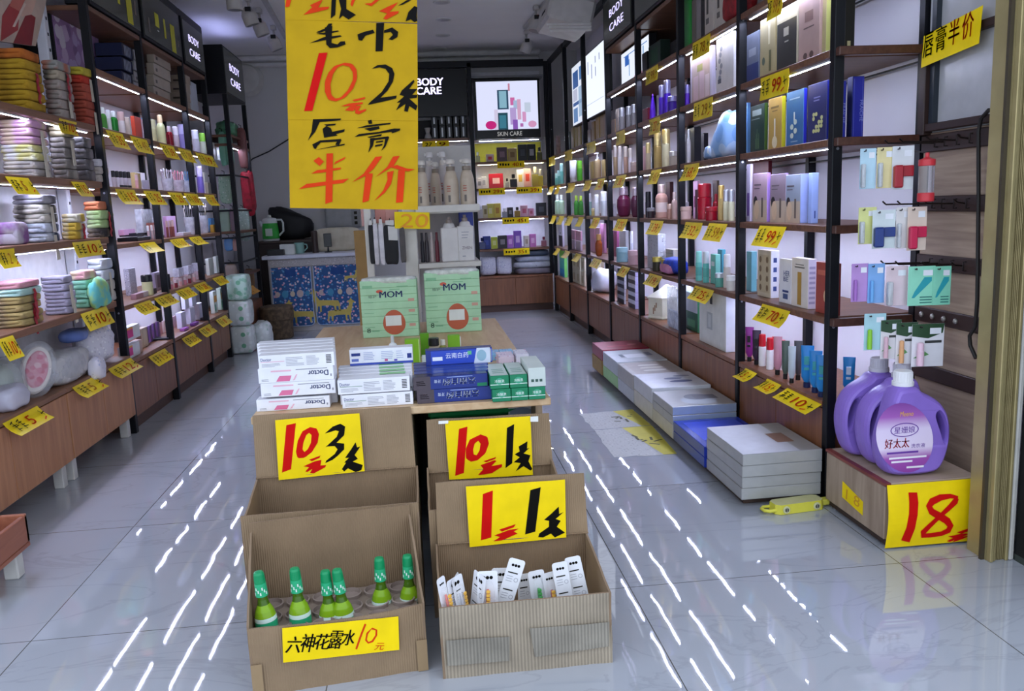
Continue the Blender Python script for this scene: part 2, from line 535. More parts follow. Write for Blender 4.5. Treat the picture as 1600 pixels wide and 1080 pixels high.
for k in range(7):
    y0, y1 = PY(k) + .019, PY(k + 1) - .019
    base_cabinet(1, RX((y0 + y1) / 2) + .004, y0, y1, .32, .075, LV['C'],
                 f'brown two-door base cabinet under the right rack, {ORD[k]} from the front', group='right base cabinets')

# left rear rack
lrack = empty('display_rack', (LX, LP[0], 0), 'black steel rack of lit cosmetics shelves along the left wall', 'display rack')
LO = Vector((LX, LP[0], 0))
for k in range(4):
    y = LP[k]
    mb = MB(); mb.box(Vector((LX - .036, y - .018, 0)) - LO, Vector((LX, y + .018, 2.44)) - LO, BLK, .002)
    for z in (.62, 1.21, 1.78):
        mb.lathe([(.005, -.001), (.005, .0012)], P('#8d8f99', .3, .8), 8, Vector((LX - .018, y - .018, z)) - LO, (0, -1, 0))
    mb.build('post', lrack, (0, y - LO.y, 0))
    mb = MB(); mb.box(Vector((-1.845, y - .015, 0)) - LO, Vector((-1.815, y + .015, 2.44)) - LO, BLK)
    mb.build('back_post', lrack, (-.33, y - LO.y, 0))
for k in range(3):
    y0, y1 = LP[k] + .019, LP[k + 1] - .019; yc = (y0 + y1) / 2
    for lv in (1, 2, 3, 4, 5, 6):
        z = LV[lv]; mb = MB()
        mb.box(Vector((-1.846, y0, z - .024)) - LO, Vector((LX - .002, y1, z)) - LO, SHL if lv != 6 else SHW, .002)
        sh = mb.build('shelf', lrack, (-.17, yc - LO.y, z - .024))
        if lv < 6: xo = .024 if lv > 2 else .13; led_strip(sh, .158 - xo, y0 + .03 - yc, .17 - xo, y1 - .03 - yc, 0)
    mb = MB(); mb.box(Vector((LX - .036, y0, 2.40)) - LO, Vector((LX, y1, 2.44)) - LO, BLK); mb.build('top_rail', lrack, (0, yc - LO.y, 2.40))
    base_cabinet(-1, LX - .004, y0, y1, .34, .075, LV['C'] + .012,
                 f'brown two-door base cabinet under the left rack, {ORD[k]} from the front', group='left base cabinets')

# black rack further back on the left with its own lit sign box
brack = empty('display_rack', (-1.45, 7.15, 0), 'narrow black rack of hanging packs before the counter', 'display rack')
BO = Vector((-1.45, 7.15, 0))
BLW = P('#1a1816', .5)
for y in (7.0, 7.72):
    for x in (-1.47, -1.80):
        mb = MB(); mb.box(Vector((x - .017, y - .017, 0)) - BO, Vector((x + .017, y + .017, 2.026)) - BO, BLK, .002); mb.build('post', brack, (x - BO.x, y - BO.y, 0))
for z in (.90, 1.12, 1.40, .70):
    mb = MB(); mb.bar(Vector((-1.47, 7.0, z)) - BO, Vector((-1.47, 7.72, z)) - BO, .012, .014, BLK); mb.build('rail', brack, (0, .2, z))
    mb = MB(); mb.bar(Vector((-1.80, 7.0, z)) - BO, Vector((-1.47, 7.0, z)) - BO, .012, .014, BLK); mb.build('rail', brack, (-.1, -.1, z))
for z in (.60, .955, 1.65, 1.72):
    mb = MB(); mb.box(Vector((-1.80, 7.02, z - .02)) - BO, Vector((-1.455, 7.70, z)) - BO, SHW, .002)
    sh = mb.build('shelf', brack, (-.17, .2, z - .02))
    if z == 1.65: led_strip(sh, .12, -.27, .132, .27, 0)
mb = MB(); mb.box(Vector((-1.80, 7.02, .05)) - BO, Vector((-1.46, 7.70, .34)) - BO, DOOR, .003); mb.build('cabinet_body', brack, (-.17, .2, .05))

# shallow towel gondola on the left, with white perforated uprights
gond = empty('towel_gondola', (-1.6, 3.8, 0), 'white upright gondola with brown shelves of folded towels', 'display rack')
GO = Vector((-1.6, 3.8, 0))
WUP = P('#e2e3ec', .5)
for y in (3.45, 4.235):
    mb = MB(); mb.box(Vector((-1.70, y - .022, .42)) - GO, Vector((-1.655, y + .022, 2.3)) - GO, WUP, .004)
    for q in range(24):
        mb.box(Vector((-1.656, y - .006, .46 + q * .07)) - GO, Vector((-1.6535, y + .006, .474 + q * .07)) - GO, P('#20222b', .6))
    mb.build('upright', gond, (-.07, y - GO.y, .42))
mb = MB(); mb.box(Vector((-1.72, 2.5, .42)) - GO, Vector((-1.703, 4.24, 1.62)) - GO, P('#e6e4e8', .6)); mb.build('back_panel', gond, (-.1, 0, .42))
GZ = {'T3': .69, 'T2': 1.0, 'T1': 1.262, 'T0': 1.525}
for k in GZ:
    mb = MB(); z = GZ[k]
    mb.box(Vector((-1.70, 2.5, z - .03)) - GO, Vector((LX, 4.245, z)) - GO, WOOD('#77513b', '#8d6248', (30, 1.5, 30), 2.2, .45), .003)
    sh = mb.build('shelf', gond, (0, 0, z - .03))
    if k in ('T0', 'T1', 'T2'): led_strip(sh, .06, -1.2, .072, .42, 0)
LOWD = WOOD('#a36c47', '#bd855b', (12, 12, 1.0), 3, .45)
for y0, y1, lab in ((2.55, 3.53, 'light brown low cabinet on white legs, nearer of two under the towels'), (3.535, 4.30, 'light brown low cabinet on white legs, farther of two under the towels')):
    base_cabinet(-1, -1.49, y0, y1, .22, .10, .405, lab, 2, top=WOOD('#7b553f', '#8d6449', (30, 1.5, 30), 2, .5), plinth=False, door=LOWD, legs=True)

# wooden pegboard panel at the front right, dark rails
PAN = WOOD('#8a7463', '#a9937d', (8, 1.2, 22), 3, .6)
RAILM = P('#33221d', .5)
panel = empty('slatwall_panel', (1.66, 2.5, 0), 'wood grain slatwall panel with dark rails beside the shop entrance', 'wall panel')
QO = Vector((1.66, 2.5, 0))
mb = MB(); mb.box(Vector((1.663, 2.29, .02)) - QO, Vector((1.688, 2.645, 1.245)) - QO, PAN); mb.build('board', panel, (.015, 0, .02))
mb = MB(); mb.box(Vector((1.668, 2.29, 1.247)) - QO, Vector((1.688, 2.645, 2.5)) - QO, P('#b4b3b6', .25)); mb.build('upper_board', panel, (.015, 0, 1.247))
for z, hh in ((.465, .05), (.655, .05), (.83, .05), (1.02, .05), (1.212, .055)):
    mb = MB(); mb.box(Vector((1.652, 2.29, z - hh / 2)) - QO, Vector((1.664, 2.645, z + hh / 2)) - QO, RAILM, .003); mb.build('rail', panel, (-.005, 0, z - hh / 2))
for z in (1.262, 1.53):
    mb = MB(); mb.box(Vector((1.640, 2.29, z - .012)) - QO, Vector((1.668, 2.645, z + .012)) - QO, RAILM, .002); mb.build('frame_rail', panel, (-.01, 0, z - .012))
mb = MB(); mb.box(Vector((1.636, 2.61, 1.24)) - QO, Vector((1.668, 2.645, 1.53)) - QO, RAILM, .002); mb.build('frame_post', panel, (-.01, .17, 1.24))
mb = MB(); mb.box(Vector((1.650, 2.585, 1.25)) - QO, Vector((1.668, 2.607, 2.44)) - QO, P('#2a3038', .4)); mb.build('frame_post', panel, (-.01, .15, 1.25))

# shelf bay on the back wall with lit poster
bk = empty('shelf_unit', (.93, 8.4, 0), 'black framed shelf unit on the back wall under a lit poster', 'display rack')
KO = Vector((.93, 8.4, 0))
def kb(name, a, b, m, c=.002):
    mb = MB(); mb.box(Vector(a) - KO, Vector(b) - KO, m, c)
    ce = (Vector(a) + Vector(b)) / 2 - KO; ce.z = min(a[2], b[2])
    return mb.build(name, bk, ce)
kb('post', (.535, 8.36, .37), (.575, 8.40, 2.44), BLK); kb('post', (1.285, 8.36, .37), (1.322, 8.40, 2.44), BLK)
kb('header', (-.32, 8.36, 2.40), (1.285, 8.42, 2.46), BLK)
kb('back_panel', (.575, 8.70, .37), (1.29, 8.745, 2.40), P('#dedde3', .6))
kb('accent_panel', (.60, 8.69, 1.50), (1.28, 8.699, 1.70), P('#c6be2c', .5))
for z in (.64, .95, 1.244, 1.50):
    sh = kb('shelf', (.577, 8.365, z - .022), (1.284, 8.70, z), SHW)
    if z > .7:
        yo = -.14 if z == 1.5 else -.04
        led_strip(sh, -.33, yo, .33, yo + .012, 0, LEDW if z == 1.5 else LED)
kb('top_board', (.577, 8.40, 2.30), (1.284, 8.72, 2.32), P('#8a8a8c', .4))
led_strip(kb('lamp_board', (.577, 8.45, 1.712), (1.284, 8.70, 1.72), P('#c9c8c6', .5)), -.3, -.10, .3, -.09, 0, LED)
tb = empty('base_cabinet', (.93, 8.37, 0), 'brown two-door base cabinet standing along the back wall', 'cabinet')
mb = MB(); mb.box((-.39, .018, .07), (.38, .36, .345), DOOR); mb.build('body', tb, (0, .18, .07))
mb = MB(); mb.box((-.39, -.004, .346), (.38, .36, .368), DOOR, .002); mb.build('worktop', tb, (0, .18, .346))
for a in (-.39, -.005):
    mb = MB(); mb.box((a + .002, 0, .073), (a + .384, .0165, .342), DOOR, .0015); mb.build('door', tb, (a + .18, 0, .073))
mb = MB(); mb.box((-.39, .03, 0), (.38, .36, .069), PLN); mb.build('plinth', tb, (0, .18, 0))

# ================================================================== SIGNS, CARTONS AND TABLE
YEL = P('#f5d408', .5, 0, .2)
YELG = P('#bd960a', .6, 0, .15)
RED = P('#cc0f0c', .6, 0, .1); ORG = P('#d43a10', .6, 0, .1); INK = P('#0e0c09', .6, 0, .1); INKG = P('#2c2920', .6, 0, .1)
def cr(ox, oy, s, pts): return [(ox + x / s, oy + y / s) for x, y in pts]
class Plane:
    """brush strokes laid on one flat sheet; pixel outlines are read off the photograph's sheet"""
    def __init__(s, o, n, crop): s.o = Vector(o); s.n = Vector(n).normalized(); s.c = crop; s.k = 0
    def at(s, x, y, lift=.0008):
        ox, oy, sc = s.c; return Pp(ox + x / sc, oy + y / sc, s.o + s.n * lift, s.n)
    def fill(s, mb, pts, m):
        s.k += 1; mb.poly([s.at(x, y, .0008 + .00004 * s.k) for x, y in pts], m, s.n)
    def ring(s, mb, outer, inner, m):
        s.k += 1; L = .0008 + .00004 * s.k
        def res(p, n=40):
            d = [0]
            q = p + [p[0]]
            for a, b in zip(q, q[1:]): d.append(d[-1] + math.hypot(b[0] - a[0], b[1] - a[1]))
            out = []
            for i in range(n):
                t = d[-1] * i / n
                for j in range(len(p)):
                    if d[j] <= t <= d[j + 1]:
                        f = (t - d[j]) / max(1e-9, d[j + 1] - d[j]); out.append((q[j][0] + (q[j + 1][0] - q[j][0]) * f, q[j][1] + (q[j + 1][1] - q[j][1]) * f)); break
            return out
        A = [s.at(*p, L) for p in res(outer)]; B = res(inner)
        # start the inner loop at the point nearest the outer start, angle-wise
        Bw = [s.at(*p, L) for p in B]; k = min(range(40), key=lambda i: (Bw[i] - A[0]).length); Bw = Bw[k:] + Bw[:k]
        mb.add(A + Bw, [[i, (i + 1) % 40, 40 + (i + 1) % 40, 40 + i] for i in range(40)], m)
    def stroke(s, mb, pts, w, m):
        s.k += 1; L = .0008 + .00004 * s.k
        q = [Vector(p) for p in pts]; ws = w if isinstance(w, (list, tuple)) else [w] * len(q)
        vs = []
        for i, p in enumerate(q):
            t = (q[min(i + 1, len(q) - 1)] - q[max(0, i - 1)]).normalized(); a = Vector((-t.y, t.x)) * ws[i] / 2
            vs += [s.at(*(p + a), L), s.at(*(p - a), L)]
        mb.add(vs, [[2 * i, 2 * i + 1, 2 * i + 3, 2 * i + 2] for i in range(len(q) - 1)], m)
    def text(s, mb, body, x, y, w, h, m, shear=.15, bold=0):
        """lettering with lower left corner at crop pixel x,y, w by h crop pixels"""
        o = s.at(x, y); ux = s.at(x + w, y) - o; uy = s.at(x, y - h) - o
        uy2 = uy - ux.normalized() * uy.dot(ux.normalized())
        write(mb, body, o, ux, uy2, m, ux.length, uy2.length, shear, .0004 + .00004 * s.k, s.n, bold)

def sheet(mb, quad, th, m, n, nx=1, ny=1, wob=0.0, edge=None, seed=0):
    """a board between four corners (bottom-left, bottom-right, top-right, top-left seen from n) with a wavy top edge"""
    rnd = random.Random(seed); a, b, c, d = [Vector(q) for q in quad]; n = Vector(n)
    fr = []; 
    for j in range(ny + 1):
        for i in range(nx + 1):
            u, v = i / nx, j / ny
            p = (a * (1 - u) + b * u) * (1 - v) + (d * (1 - u) + c * u) * v
            if wob:
                p = p + n * rnd.uniform(-wob, wob)
                if j == ny: p = p + (d - a).normalized() * rnd.uniform(-wob, wob) * .8
            fr.append(p)
    W = nx + 1; N = len(fr)
    q = fr + [p - n * th for p in fr]
    f = []
    for j in range(ny):
        for i in range(nx):
            k = j * W + i
            f.append([k, k + 1, k + W + 1, k + W]); f.append([N + k + W, N + k + W + 1, N + k + 1, N + k])
    mb.add(q, f, m)
    loop = [i for i in range(W)] + [j * W + nx for j in range(1, ny + 1)] + [ny * W + i for i in range(nx - 1, -1, -1)] + [j * W for j in range(ny - 1, 0, -1)]
    mb.add(q, [[loop[i], N + loop[i], N + loop[(i + 1) % len(loop)], loop[(i + 1) % len(loop)]] for i in range(len(loop))], edge or m)

# ---- big sign hung from the ceiling over the table
hs = empty('hanging_sign', (-.17, 2.6, 1.07), 'tall yellow hand-painted towel and lip balm offer sign hanging from the ceiling', 'sign')
HO = Vector((-.17, 2.6, 1.07)); NY = Vector((0, -1, 0))
def hq(pts): return [Py(x, y, 2.6) - HO for x, y in pts]
c = hq([(450, 184), (653, 186), (653, 328), (453, 325)])
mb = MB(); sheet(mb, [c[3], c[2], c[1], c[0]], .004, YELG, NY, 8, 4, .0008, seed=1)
pl = Plane((0, 2.5988, 0), NY, (0, 0, 1))
class HP(Plane):
    def at(s, x, y, lift=.0008): return Plane.at(s, x, y, lift) - HO
C1, C3, C4 = (320, 60, 4.1538), (430, 0, 4.32), (550, 210, 4.909)
h1 = HP((0, 2.5985, 0), NY, C3)
for p in ([(255, 805), (445, 800), (440, 812), (300, 825), (270, 890), (220, 950), (245, 890)], [(330, 840), (410, 835), (405, 845), (350, 852)],
          [(320, 870), (345, 850), (375, 865), (385, 890), (470, 872), (465, 890), (410, 905), (420, 915), (330, 930)],
          [(250, 975), (300, 950), (310, 960), (285, 985), (275, 1005), (262, 1003)], [(300, 948), (445, 938), (440, 955), (310, 962)],
          [(425, 940), (448, 945), (430, 980), (405, 978)], [(268, 1012), (470, 970), (468, 980), (300, 1008)],
          [(625, 815), (650, 808), (655, 835), (632, 838)], [(550, 865), (620, 845), (780, 828), (778, 838), (600, 862)], [(600, 868), (700, 852), (705, 870), (640, 885)],
          [(535, 925), (565, 905), (700, 890), (800, 868), (845, 868), (840, 882), (790, 900), (785, 890), (600, 915), (555, 922)], [(620, 925), (720, 905), (715, 918), (640, 930)],
          [(640, 935), (670, 930), (660, 985), (628, 1032), (640, 980)], [(650, 935), (765, 920), (762, 935), (660, 948)], [(745, 925), (770, 925), (745, 990), (715, 1020), (735, 980)],
          [(680, 955), (730, 948), (728, 958), (680, 965)], [(675, 980), (725, 970), (722, 982), (672, 992)]): h1.fill(mb, p, INK)
h2 = HP((0, 2.5985, 0), NY, C1)
for p in ([(705, 795), (740, 770), (772, 800), (745, 828)], [(850, 800), (915, 768), (905, 785), (835, 820)], [(690, 878), (730, 855), (885, 838), (880, 850), (760, 872)],
          [(610, 978), (660, 945), (935, 910), (900, 938), (680, 968)], [(790, 748), (832, 745), (828, 1060), (782, 1075)]): h2.fill(mb, p, ORG)
h3 = HP((0, 2.5985, 0), NY, C4)
for p in ([(180, 172), (232, 168), (165, 265), (100, 320), (0, 368), (90, 300)], [(105, 300), (160, 300), (128, 510), (80, 523)], [(315, 170), (365, 165), (320, 240), (180, 328), (270, 250)],
          [(290, 250), (345, 235), (420, 262), (482, 268), (430, 285), (340, 265)], [(270, 290), (320, 280), (300, 380), (250, 450), (170, 512), (240, 430), (272, 350)], [(355, 275), (408, 270), (390, 520), (337, 525)]): h3.fill(mb, p, ORG)
mb.build('lower_sheet', hs)
c = hq([(446, 30), (652, 38), (653, 189), (450, 187)])
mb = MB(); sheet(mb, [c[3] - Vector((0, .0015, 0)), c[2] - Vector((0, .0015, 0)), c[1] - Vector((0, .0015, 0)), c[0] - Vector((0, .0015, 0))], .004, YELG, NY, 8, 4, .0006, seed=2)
h1 = HP((0, 2.5968, 0), NY, C3)
for p in ([(275, 218), (340, 190), (360, 160), (385, 158), (372, 195), (300, 222)], [(275, 228), (425, 205), (430, 212), (330, 234)], [(230, 292), (330, 250), (440, 238), (450, 246), (360, 266)],
          [(335, 185), (385, 175), (380, 290), (420, 300), (440, 280), (470, 278), (475, 300), (420, 320), (370, 325), (345, 300)],
          [(555, 232), (600, 215), (660, 200), (672, 222), (610, 240), (585, 275), (562, 270)], [(735, 205), (790, 185), (830, 215), (825, 250), (790, 270), (765, 265), (795, 235), (780, 215), (735, 222)], [(683, 155), (735, 153), (725, 345), (677, 347)],
          [(650, 465), (690, 440), (745, 435), (790, 460), (805, 500), (795, 550), (760, 610), (710, 660), (820, 645), (815, 665), (735, 685), (625, 708), (640, 690), (720, 620), (765, 550), (770, 500), (745, 465), (705, 455)],
          [(855, 610), (900, 570), (935, 538), (940, 552), (905, 600), (960, 600), (925, 640), (960, 640), (955, 660), (905, 665), (960, 715), (950, 745), (905, 715), (895, 755), (870, 750), (880, 700), (815, 745), (845, 690), (820, 695), (870, 650), (840, 640)]): h1.fill(mb, p, INK)
h1.fill(mb, [(295, 358), (353, 355), (250, 748), (195, 750)], RED)
h1.ring(mb, [(470, 423), (520, 430), (550, 470), (553, 530), (525, 600), (470, 660), (410, 685), (360, 675), (335, 620), (335, 550), (360, 490), (400, 445)], [(455, 440), (500, 450), (525, 490), (525, 540), (490, 610), (440, 660), (405, 665), (378, 640), (372, 570), (390, 500), (420, 455)], ORG)
for p in ([(520, 675), (608, 655), (604, 668), (535, 684)], [(440, 718), (500, 698), (592, 690), (590, 702), (545, 712), (535, 745), (520, 750), (470, 745), (510, 715)], [(540, 715), (580, 712), (560, 750), (615, 735), (612, 748), (565, 772), (540, 765)]): h1.fill(mb, p, ORG)
mb.build('middle_sheet', hs)
c = hq([(443, -70), (651, -70), (652, 36), (446, 31)])
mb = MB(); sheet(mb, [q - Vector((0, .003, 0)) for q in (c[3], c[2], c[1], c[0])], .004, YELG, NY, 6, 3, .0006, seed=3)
h1 = HP((0, 2.5952, 0), NY, C3)
for p, m in (([(85, -60), (125, -60), (95, 45), (68, 48)], ORG), ([(235, 35), (310, 0), (320, 0), (290, 50), (365, 45), (355, 62), (265, 85), (190, 100), (250, 50)], ORG), ([(385, -90), (415, -90), (405, 100), (375, 125)], INK),
             ([(430, 0), (440, -60), (480, -60), (480, 60), (545, 100), (495, 132), (455, 105), (430, 130), (445, 60)], INK), ([(530, -50), (560, -50), (520, 45), (508, 30)], ORG), ([(600, 25), (650, 20), (705, -30), (725, -20), (650, 42)], ORG),
             ([(700, 75), (760, 45), (830, 15), (800, 50), (770, 80), (835, 75), (830, 90), (750, 132), (730, 125), (755, 90)], ORG), ([(830, 38), (890, 0), (920, 0), (860, 32)], INK), ([(880, 145), (900, 80), (940, 40), (960, 50), (955, 110), (960, 140), (940, 150), (915, 130)], INK)): h1.fill(mb, p, m)
mb.build('upper_sheet', hs)
for x in (470, 630):
    a = hq([(x, -70)])[0]; mb = MB(); mb.tube([a, Vector((a.x, a.y, CEIL - HO.z))], .0012, P('#8d8f92', .5), 5); mb.build('cord', hs, (a.x, a.y, a.z))

# ---- cartons
KRA = CARD('#967d60', True, 'X'); KRI = CARD('#8a7156', True, 'X'); KRD = CARD('#b3a48e', True, 'X', .15, 40); EDG = P('#86705a', .9)
def carton(o, rz, w, d, hf, hb, hs, label, m=KRA, flap=None, mf=None, dip=0.0):
    """open carton: front hf, back hb, sides from hs[0] at the front to hs[1] at the back; flap stands up behind"""
    t = empty('cardboard_carton', o, label, 'carton', None, rz); th = .005
    mb = MB(); sheet(mb, [(0, 0, 0), (w, 0, 0), (w, 0, hf), (0, 0, hf)], th, mf or m, (0, -1, 0), 10, 2, .0015, EDG, 1)
    if dip:
        k = 0
        for i, v in enumerate(mb.v):
            if v[2] > hf * .8: mb.v[i] = (v[0], v[1], v[2] - dip * math.sin(math.pi * min(1, max(0, v[0] / w))))
    mb.build('front_panel', t, (w / 2, 0, 0))
    mb = MB(); sheet(mb, [(0, d, 0), (w, d, 0), (w, d, hb), (0, d, hb)], th, KRI, (0, -1, 0), 8, 3, .001, EDG, 2); mb.build('back_panel', t, (w / 2, d, 0))
    for x, n, sd in ((0, -1, 3), (w, 1, 4)):
        mb = MB()
        q = [(x, d, 0), (x, 0, 0), (x, 0, hs[0]), (x, d, hs[1])] if n < 0 else [(x, 0, 0), (x, d, 0), (x, d, hs[1]), (x, 0, hs[0])]
        sheet(mb, q, th, CARD('#967d60', True, 'Y'), (n, 0, 0), 5, 3, .0012, EDG, sd); mb.build('side_panel', t, (x, d / 2, 0))
    mb = MB(); mb.box((.005, .005, 0), (w - .005, d - .005, .006), KRI); mb.build('bottom_panel', t, (w / 2, d / 2, 0))
    if flap:
        f0, f1, z1 = flap
        mb = MB(); sheet(mb, [(f0, d + .001, hb), (f1, d + .001, hb), (f1 - .004, d + .012, z1), (f0 + .003, d + .012, z1 + .004)], th, m, (0, -1, 0), 8, 3, .0012, EDG, 5); mb.build('back_flap', t, ((f0 + f1) / 2, d, hb))
        mb = MB(); mb.tube([(f0, d - .005, hb), ((f0 + f1) / 2, d - .0065, hb + .001), (f1, d - .005, hb)], .0022, KRI, 6); mb.build('fold', t, ((f0 + f1) / 2, d, hb))
    return t
cA = carton((-.436, 1.78, 0), math.atan2(.045, .393), .396, .235, .166, .325, (.17, .30), 'brown cardboard carton holding green bottles, front left of the table', dip=.010)
mb = MB()
mb.box((.008, .008, .118), (.388, .228, .122), P('#8b7a6c', .9))
for i in range(6):
    for j in range(3):
        cxx, cyy = .04 + .0632 * i, .045 + .07 * j
        mb.lathe([(.027, .1215), (.029, .132), (.026, .133), (.025, .1225)], P('#94837a', .9), 16, (cxx, cyy, 0))
        mb.lathe([(.024, .1222), (.0001, .1224)], P('#3a302a', .95), 16, (cxx, cyy, 0))
mb.build('divider_tray', cA, (.2, .12, .118))
for q, xx in enumerate((.012, .384)):
    mb = MB(); mb.slab([(xx - .012, -.0062, .08), (xx + .012, -.0062, .08), (xx + .012, -.0062, .002), (xx - .012, -.0062, .002)], .0008, P('#99805f', .35), Vector((0, -1, 0))); mb.build('packing_tape', cA, (xx, -.006, 0))
cB = carton((-.495, 2.068, 0), 0, .448, .225, .325, .352, (.30, .35), 'empty brown cardboard carton behind the bottle carton, flap up with a sign', flap=(.0, .442, .523))
cC = carton((-.009, 1.777, 0), 0, .399, .28, .176, .212, (.176, .212), 'worn grey-brown corrugated carton full of toothbrush packs, front right', KRA, (.006, .402, .370), KRD)
mb = MB(); 
sheet(mb, [(.012, -.0056, .035), (.155, -.0056, .033), (.158, -.0056, .093), (.012, -.0056, .098)], .0006, CARD('#a59d8e', True, 'X', .22, 40), (0, -1, 0), 8, 2, .0008, None, 8)
sheet(mb, [(.215, -.0056, .036), (.39, -.0056, .045), (.392, -.0056, .105), (.205, -.0056, .108)], .0006, CARD('#a59d8e', True, 'X', .22, 40), (0, -1, 0), 8, 2, .0008, None, 9)
mb.build('torn_paper', cC, (.2, -.006, .03))
cD = carton((-.022, 2.072, 0), 0, .362, .22, .30, .331, (.295, .345), 'brown cardboard carton behind the toothbrush carton, flap up with a sign', flap=(.004, .362, .478))

def paper(name, label, quad, n, strokes, m=YEL, o=None, th=.0012):
    """a hand-lettered sheet; quad in world corners BL, BR, TR, TL"""
    mb = MB(); sheet(mb, quad, th, m, n, 6, 3, .0005, None, len(label)); strokes(mb)
    return tag(mb.build(name, o=o or (Vector(quad[0]) + Vector(quad[1])) / 2), label, 'sign')
CB = (360, 600, 3.375); yb = 2.068 + .225 - .006
def st(mb):
    p = Plane((0, yb - .002, 0), NY, CB)
    p.fill(mb, [(295, 218), (345, 207), (320, 450), (272, 468)], RED)
    p.ring(mb, [(420, 228), (455, 235), (467, 265), (460, 310), (430, 360), (390, 390), (355, 392), (345, 360), (355, 300), (380, 250)], [(415, 258), (428, 270), (425, 310), (408, 345), (390, 360), (380, 345), (385, 310), (400, 270)], RED)
    for q in ([(415, 400), (475, 378), (470, 390), (430, 408)], [(385, 435), (440, 410), (480, 400), (475, 430), (505, 428), (500, 440), (440, 472), (420, 470), (432, 448), (405, 465), (395, 462), (415, 440)]): p.fill(mb, q, RED)
    for q in ([(498, 262), (540, 225), (580, 210), (605, 225), (600, 270), (560, 310), (600, 315), (600, 345), (565, 380), (540, 400), (500, 418), (505, 405), (550, 370), (565, 345), (550, 328), (510, 330), (500, 335), (560, 280), (572, 250), (555, 245)],
              [(605, 390), (640, 340), (660, 308), (668, 335), (685, 330), (655, 375), (672, 395), (645, 410), (698, 428), (690, 455), (660, 465), (620, 445), (600, 462), (588, 450), (610, 415), (600, 415), (625, 390)]): p.fill(mb, q, INK)
pb = Plane((0, yb - .0015, 0), NY, CB)
paper('price_sign', 'yellow hand-painted sign reading ten yuan for three on the left carton flap', [pb.at(*q) for q in ((255, 508), (708, 460), (680, 155), (236, 192))], NY, st)
CDc = (650, 620, 3.2727); yd = 2.072 + .22 - .006
def st(mb):
    p = Plane((0, yd - .002, 0), NY, CDc)
    p.fill(mb, [(220, 165), (263, 153), (245, 390), (200, 405)], RED)
    p.ring(mb, [(330, 193), (365, 205), (373, 240), (355, 290), (315, 325), (280, 333), (255, 315), (255, 265), (275, 220)], [(318, 225), (330, 240), (325, 275), (310, 300), (295, 295), (292, 270), (300, 240)], RED)
    for q in ([(345, 330), (410, 308), (405, 318), (360, 335)], [(330, 350), (400, 325), (412, 328), (385, 355), (440, 345), (440, 358), (390, 390), (350, 398), (318, 400), (345, 370)]): p.fill(mb, q, RED)
    for q in ([(465, 160), (502, 140), (492, 340), (458, 365)], [(525, 255), (570, 228), (568, 265), (580, 262), (550, 290), (585, 300), (575, 330), (595, 370), (585, 378), (550, 355), (510, 382), (535, 340), (500, 335), (530, 310), (505, 295), (530, 280)]): p.fill(mb, q, INK)
    mb.slab([p.at(585, 128, .0035), p.at(625, 128, .0035), p.at(625, 100, .0035), p.at(585, 102, .0035)], .0004, P('#e8e8e2', .3), NY)
    mb.slab([p.at(115, 140, .0035), p.at(165, 137, .0035), p.at(165, 122, .0035), p.at(115, 125, .0035)], .0004, P('#e8e8e2', .3), NY)
pb = Plane((0, yd - .0015, 0), NY, CDc)
paper('price_sign', 'yellow hand-painted sign reading ten yuan for one on the right rear carton flap', [pb.at(*q) for q in ((170, 425), (598, 400), (585, 100), (148, 125))], NY, st)
yc = 1.777 + .28 - .006
def st(mb):
    p = Plane((0, yc - .002, 0), NY, CDc)
    p.fill(mb, [(342, 498), (393, 480), (385, 720), (332, 735)], RED)
    for q in ([(425, 680), (510, 652), (500, 668), (440, 690)], [(400, 710), (480, 680), (525, 675), (500, 690), (520, 700), (440, 735), (395, 740), (430, 718)]): p.fill(mb, q, RED)
    for q in ([(585, 478), (638, 463), (610, 690), (558, 705)], [(655, 630), (690, 600), (730, 562), (732, 600), (755, 590), (715, 625), (740, 635), (720, 665), (762, 695), (710, 720), (690, 700), (650, 720), (625, 718), (630, 700), (680, 665), (680, 635)]): p.fill(mb, q, INK)
pb = Plane((0, yc - .0015, 0), NY, CDc)
paper('price_sign', 'yellow hand-painted sign reading one yuan for one on the toothbrush carton flap', [pb.at(*q) for q in ((275, 770), (768, 720), (762, 425), (255, 460))], NY, st)
aN = Vector((math.sin(cA.rotation_euler.z), -math.cos(cA.rotation_euler.z), 0)); aO = Vector((-.436, 1.78, 0)) + aN * .003
CA = (360, 800, 3.857)
def st(mb):
    p = Plane(aO + aN * .003, aN, CA)
    for ch, x, y, wd, hh in (('六', 330, 850, 85, 100), ('神', 415, 845, 80, 110), ('花', 500, 830, 90, 95), ('露', 585, 825, 80, 110), ('水', 668, 805, 72, 95)):
        p.text(mb, ch, x, y, wd, hh, INK, .12, .0007)
    p.stroke(mb, [(814, 676), (785, 750), (758, 828)], 11, ORG)
    p.ring(mb, [(855, 698), (885, 710), (885, 745), (860, 785), (830, 795), (812, 775), (820, 730)], [(850, 708), (875, 715), (873, 745), (852, 776), (832, 785), (822, 770), (830, 735)], ORG)
    p.text(mb, '元', 866, 832, 54, 42, ORG, .2)
pb = Plane(aO + aN * .0025, aN, CA)
paper('price_sign', 'yellow hand-lettered sign with five black characters on the bottle carton front', [pb.at(*q) for q in ((318, 910), (1018, 832), (1012, 632), (312, 702))], aN, st)

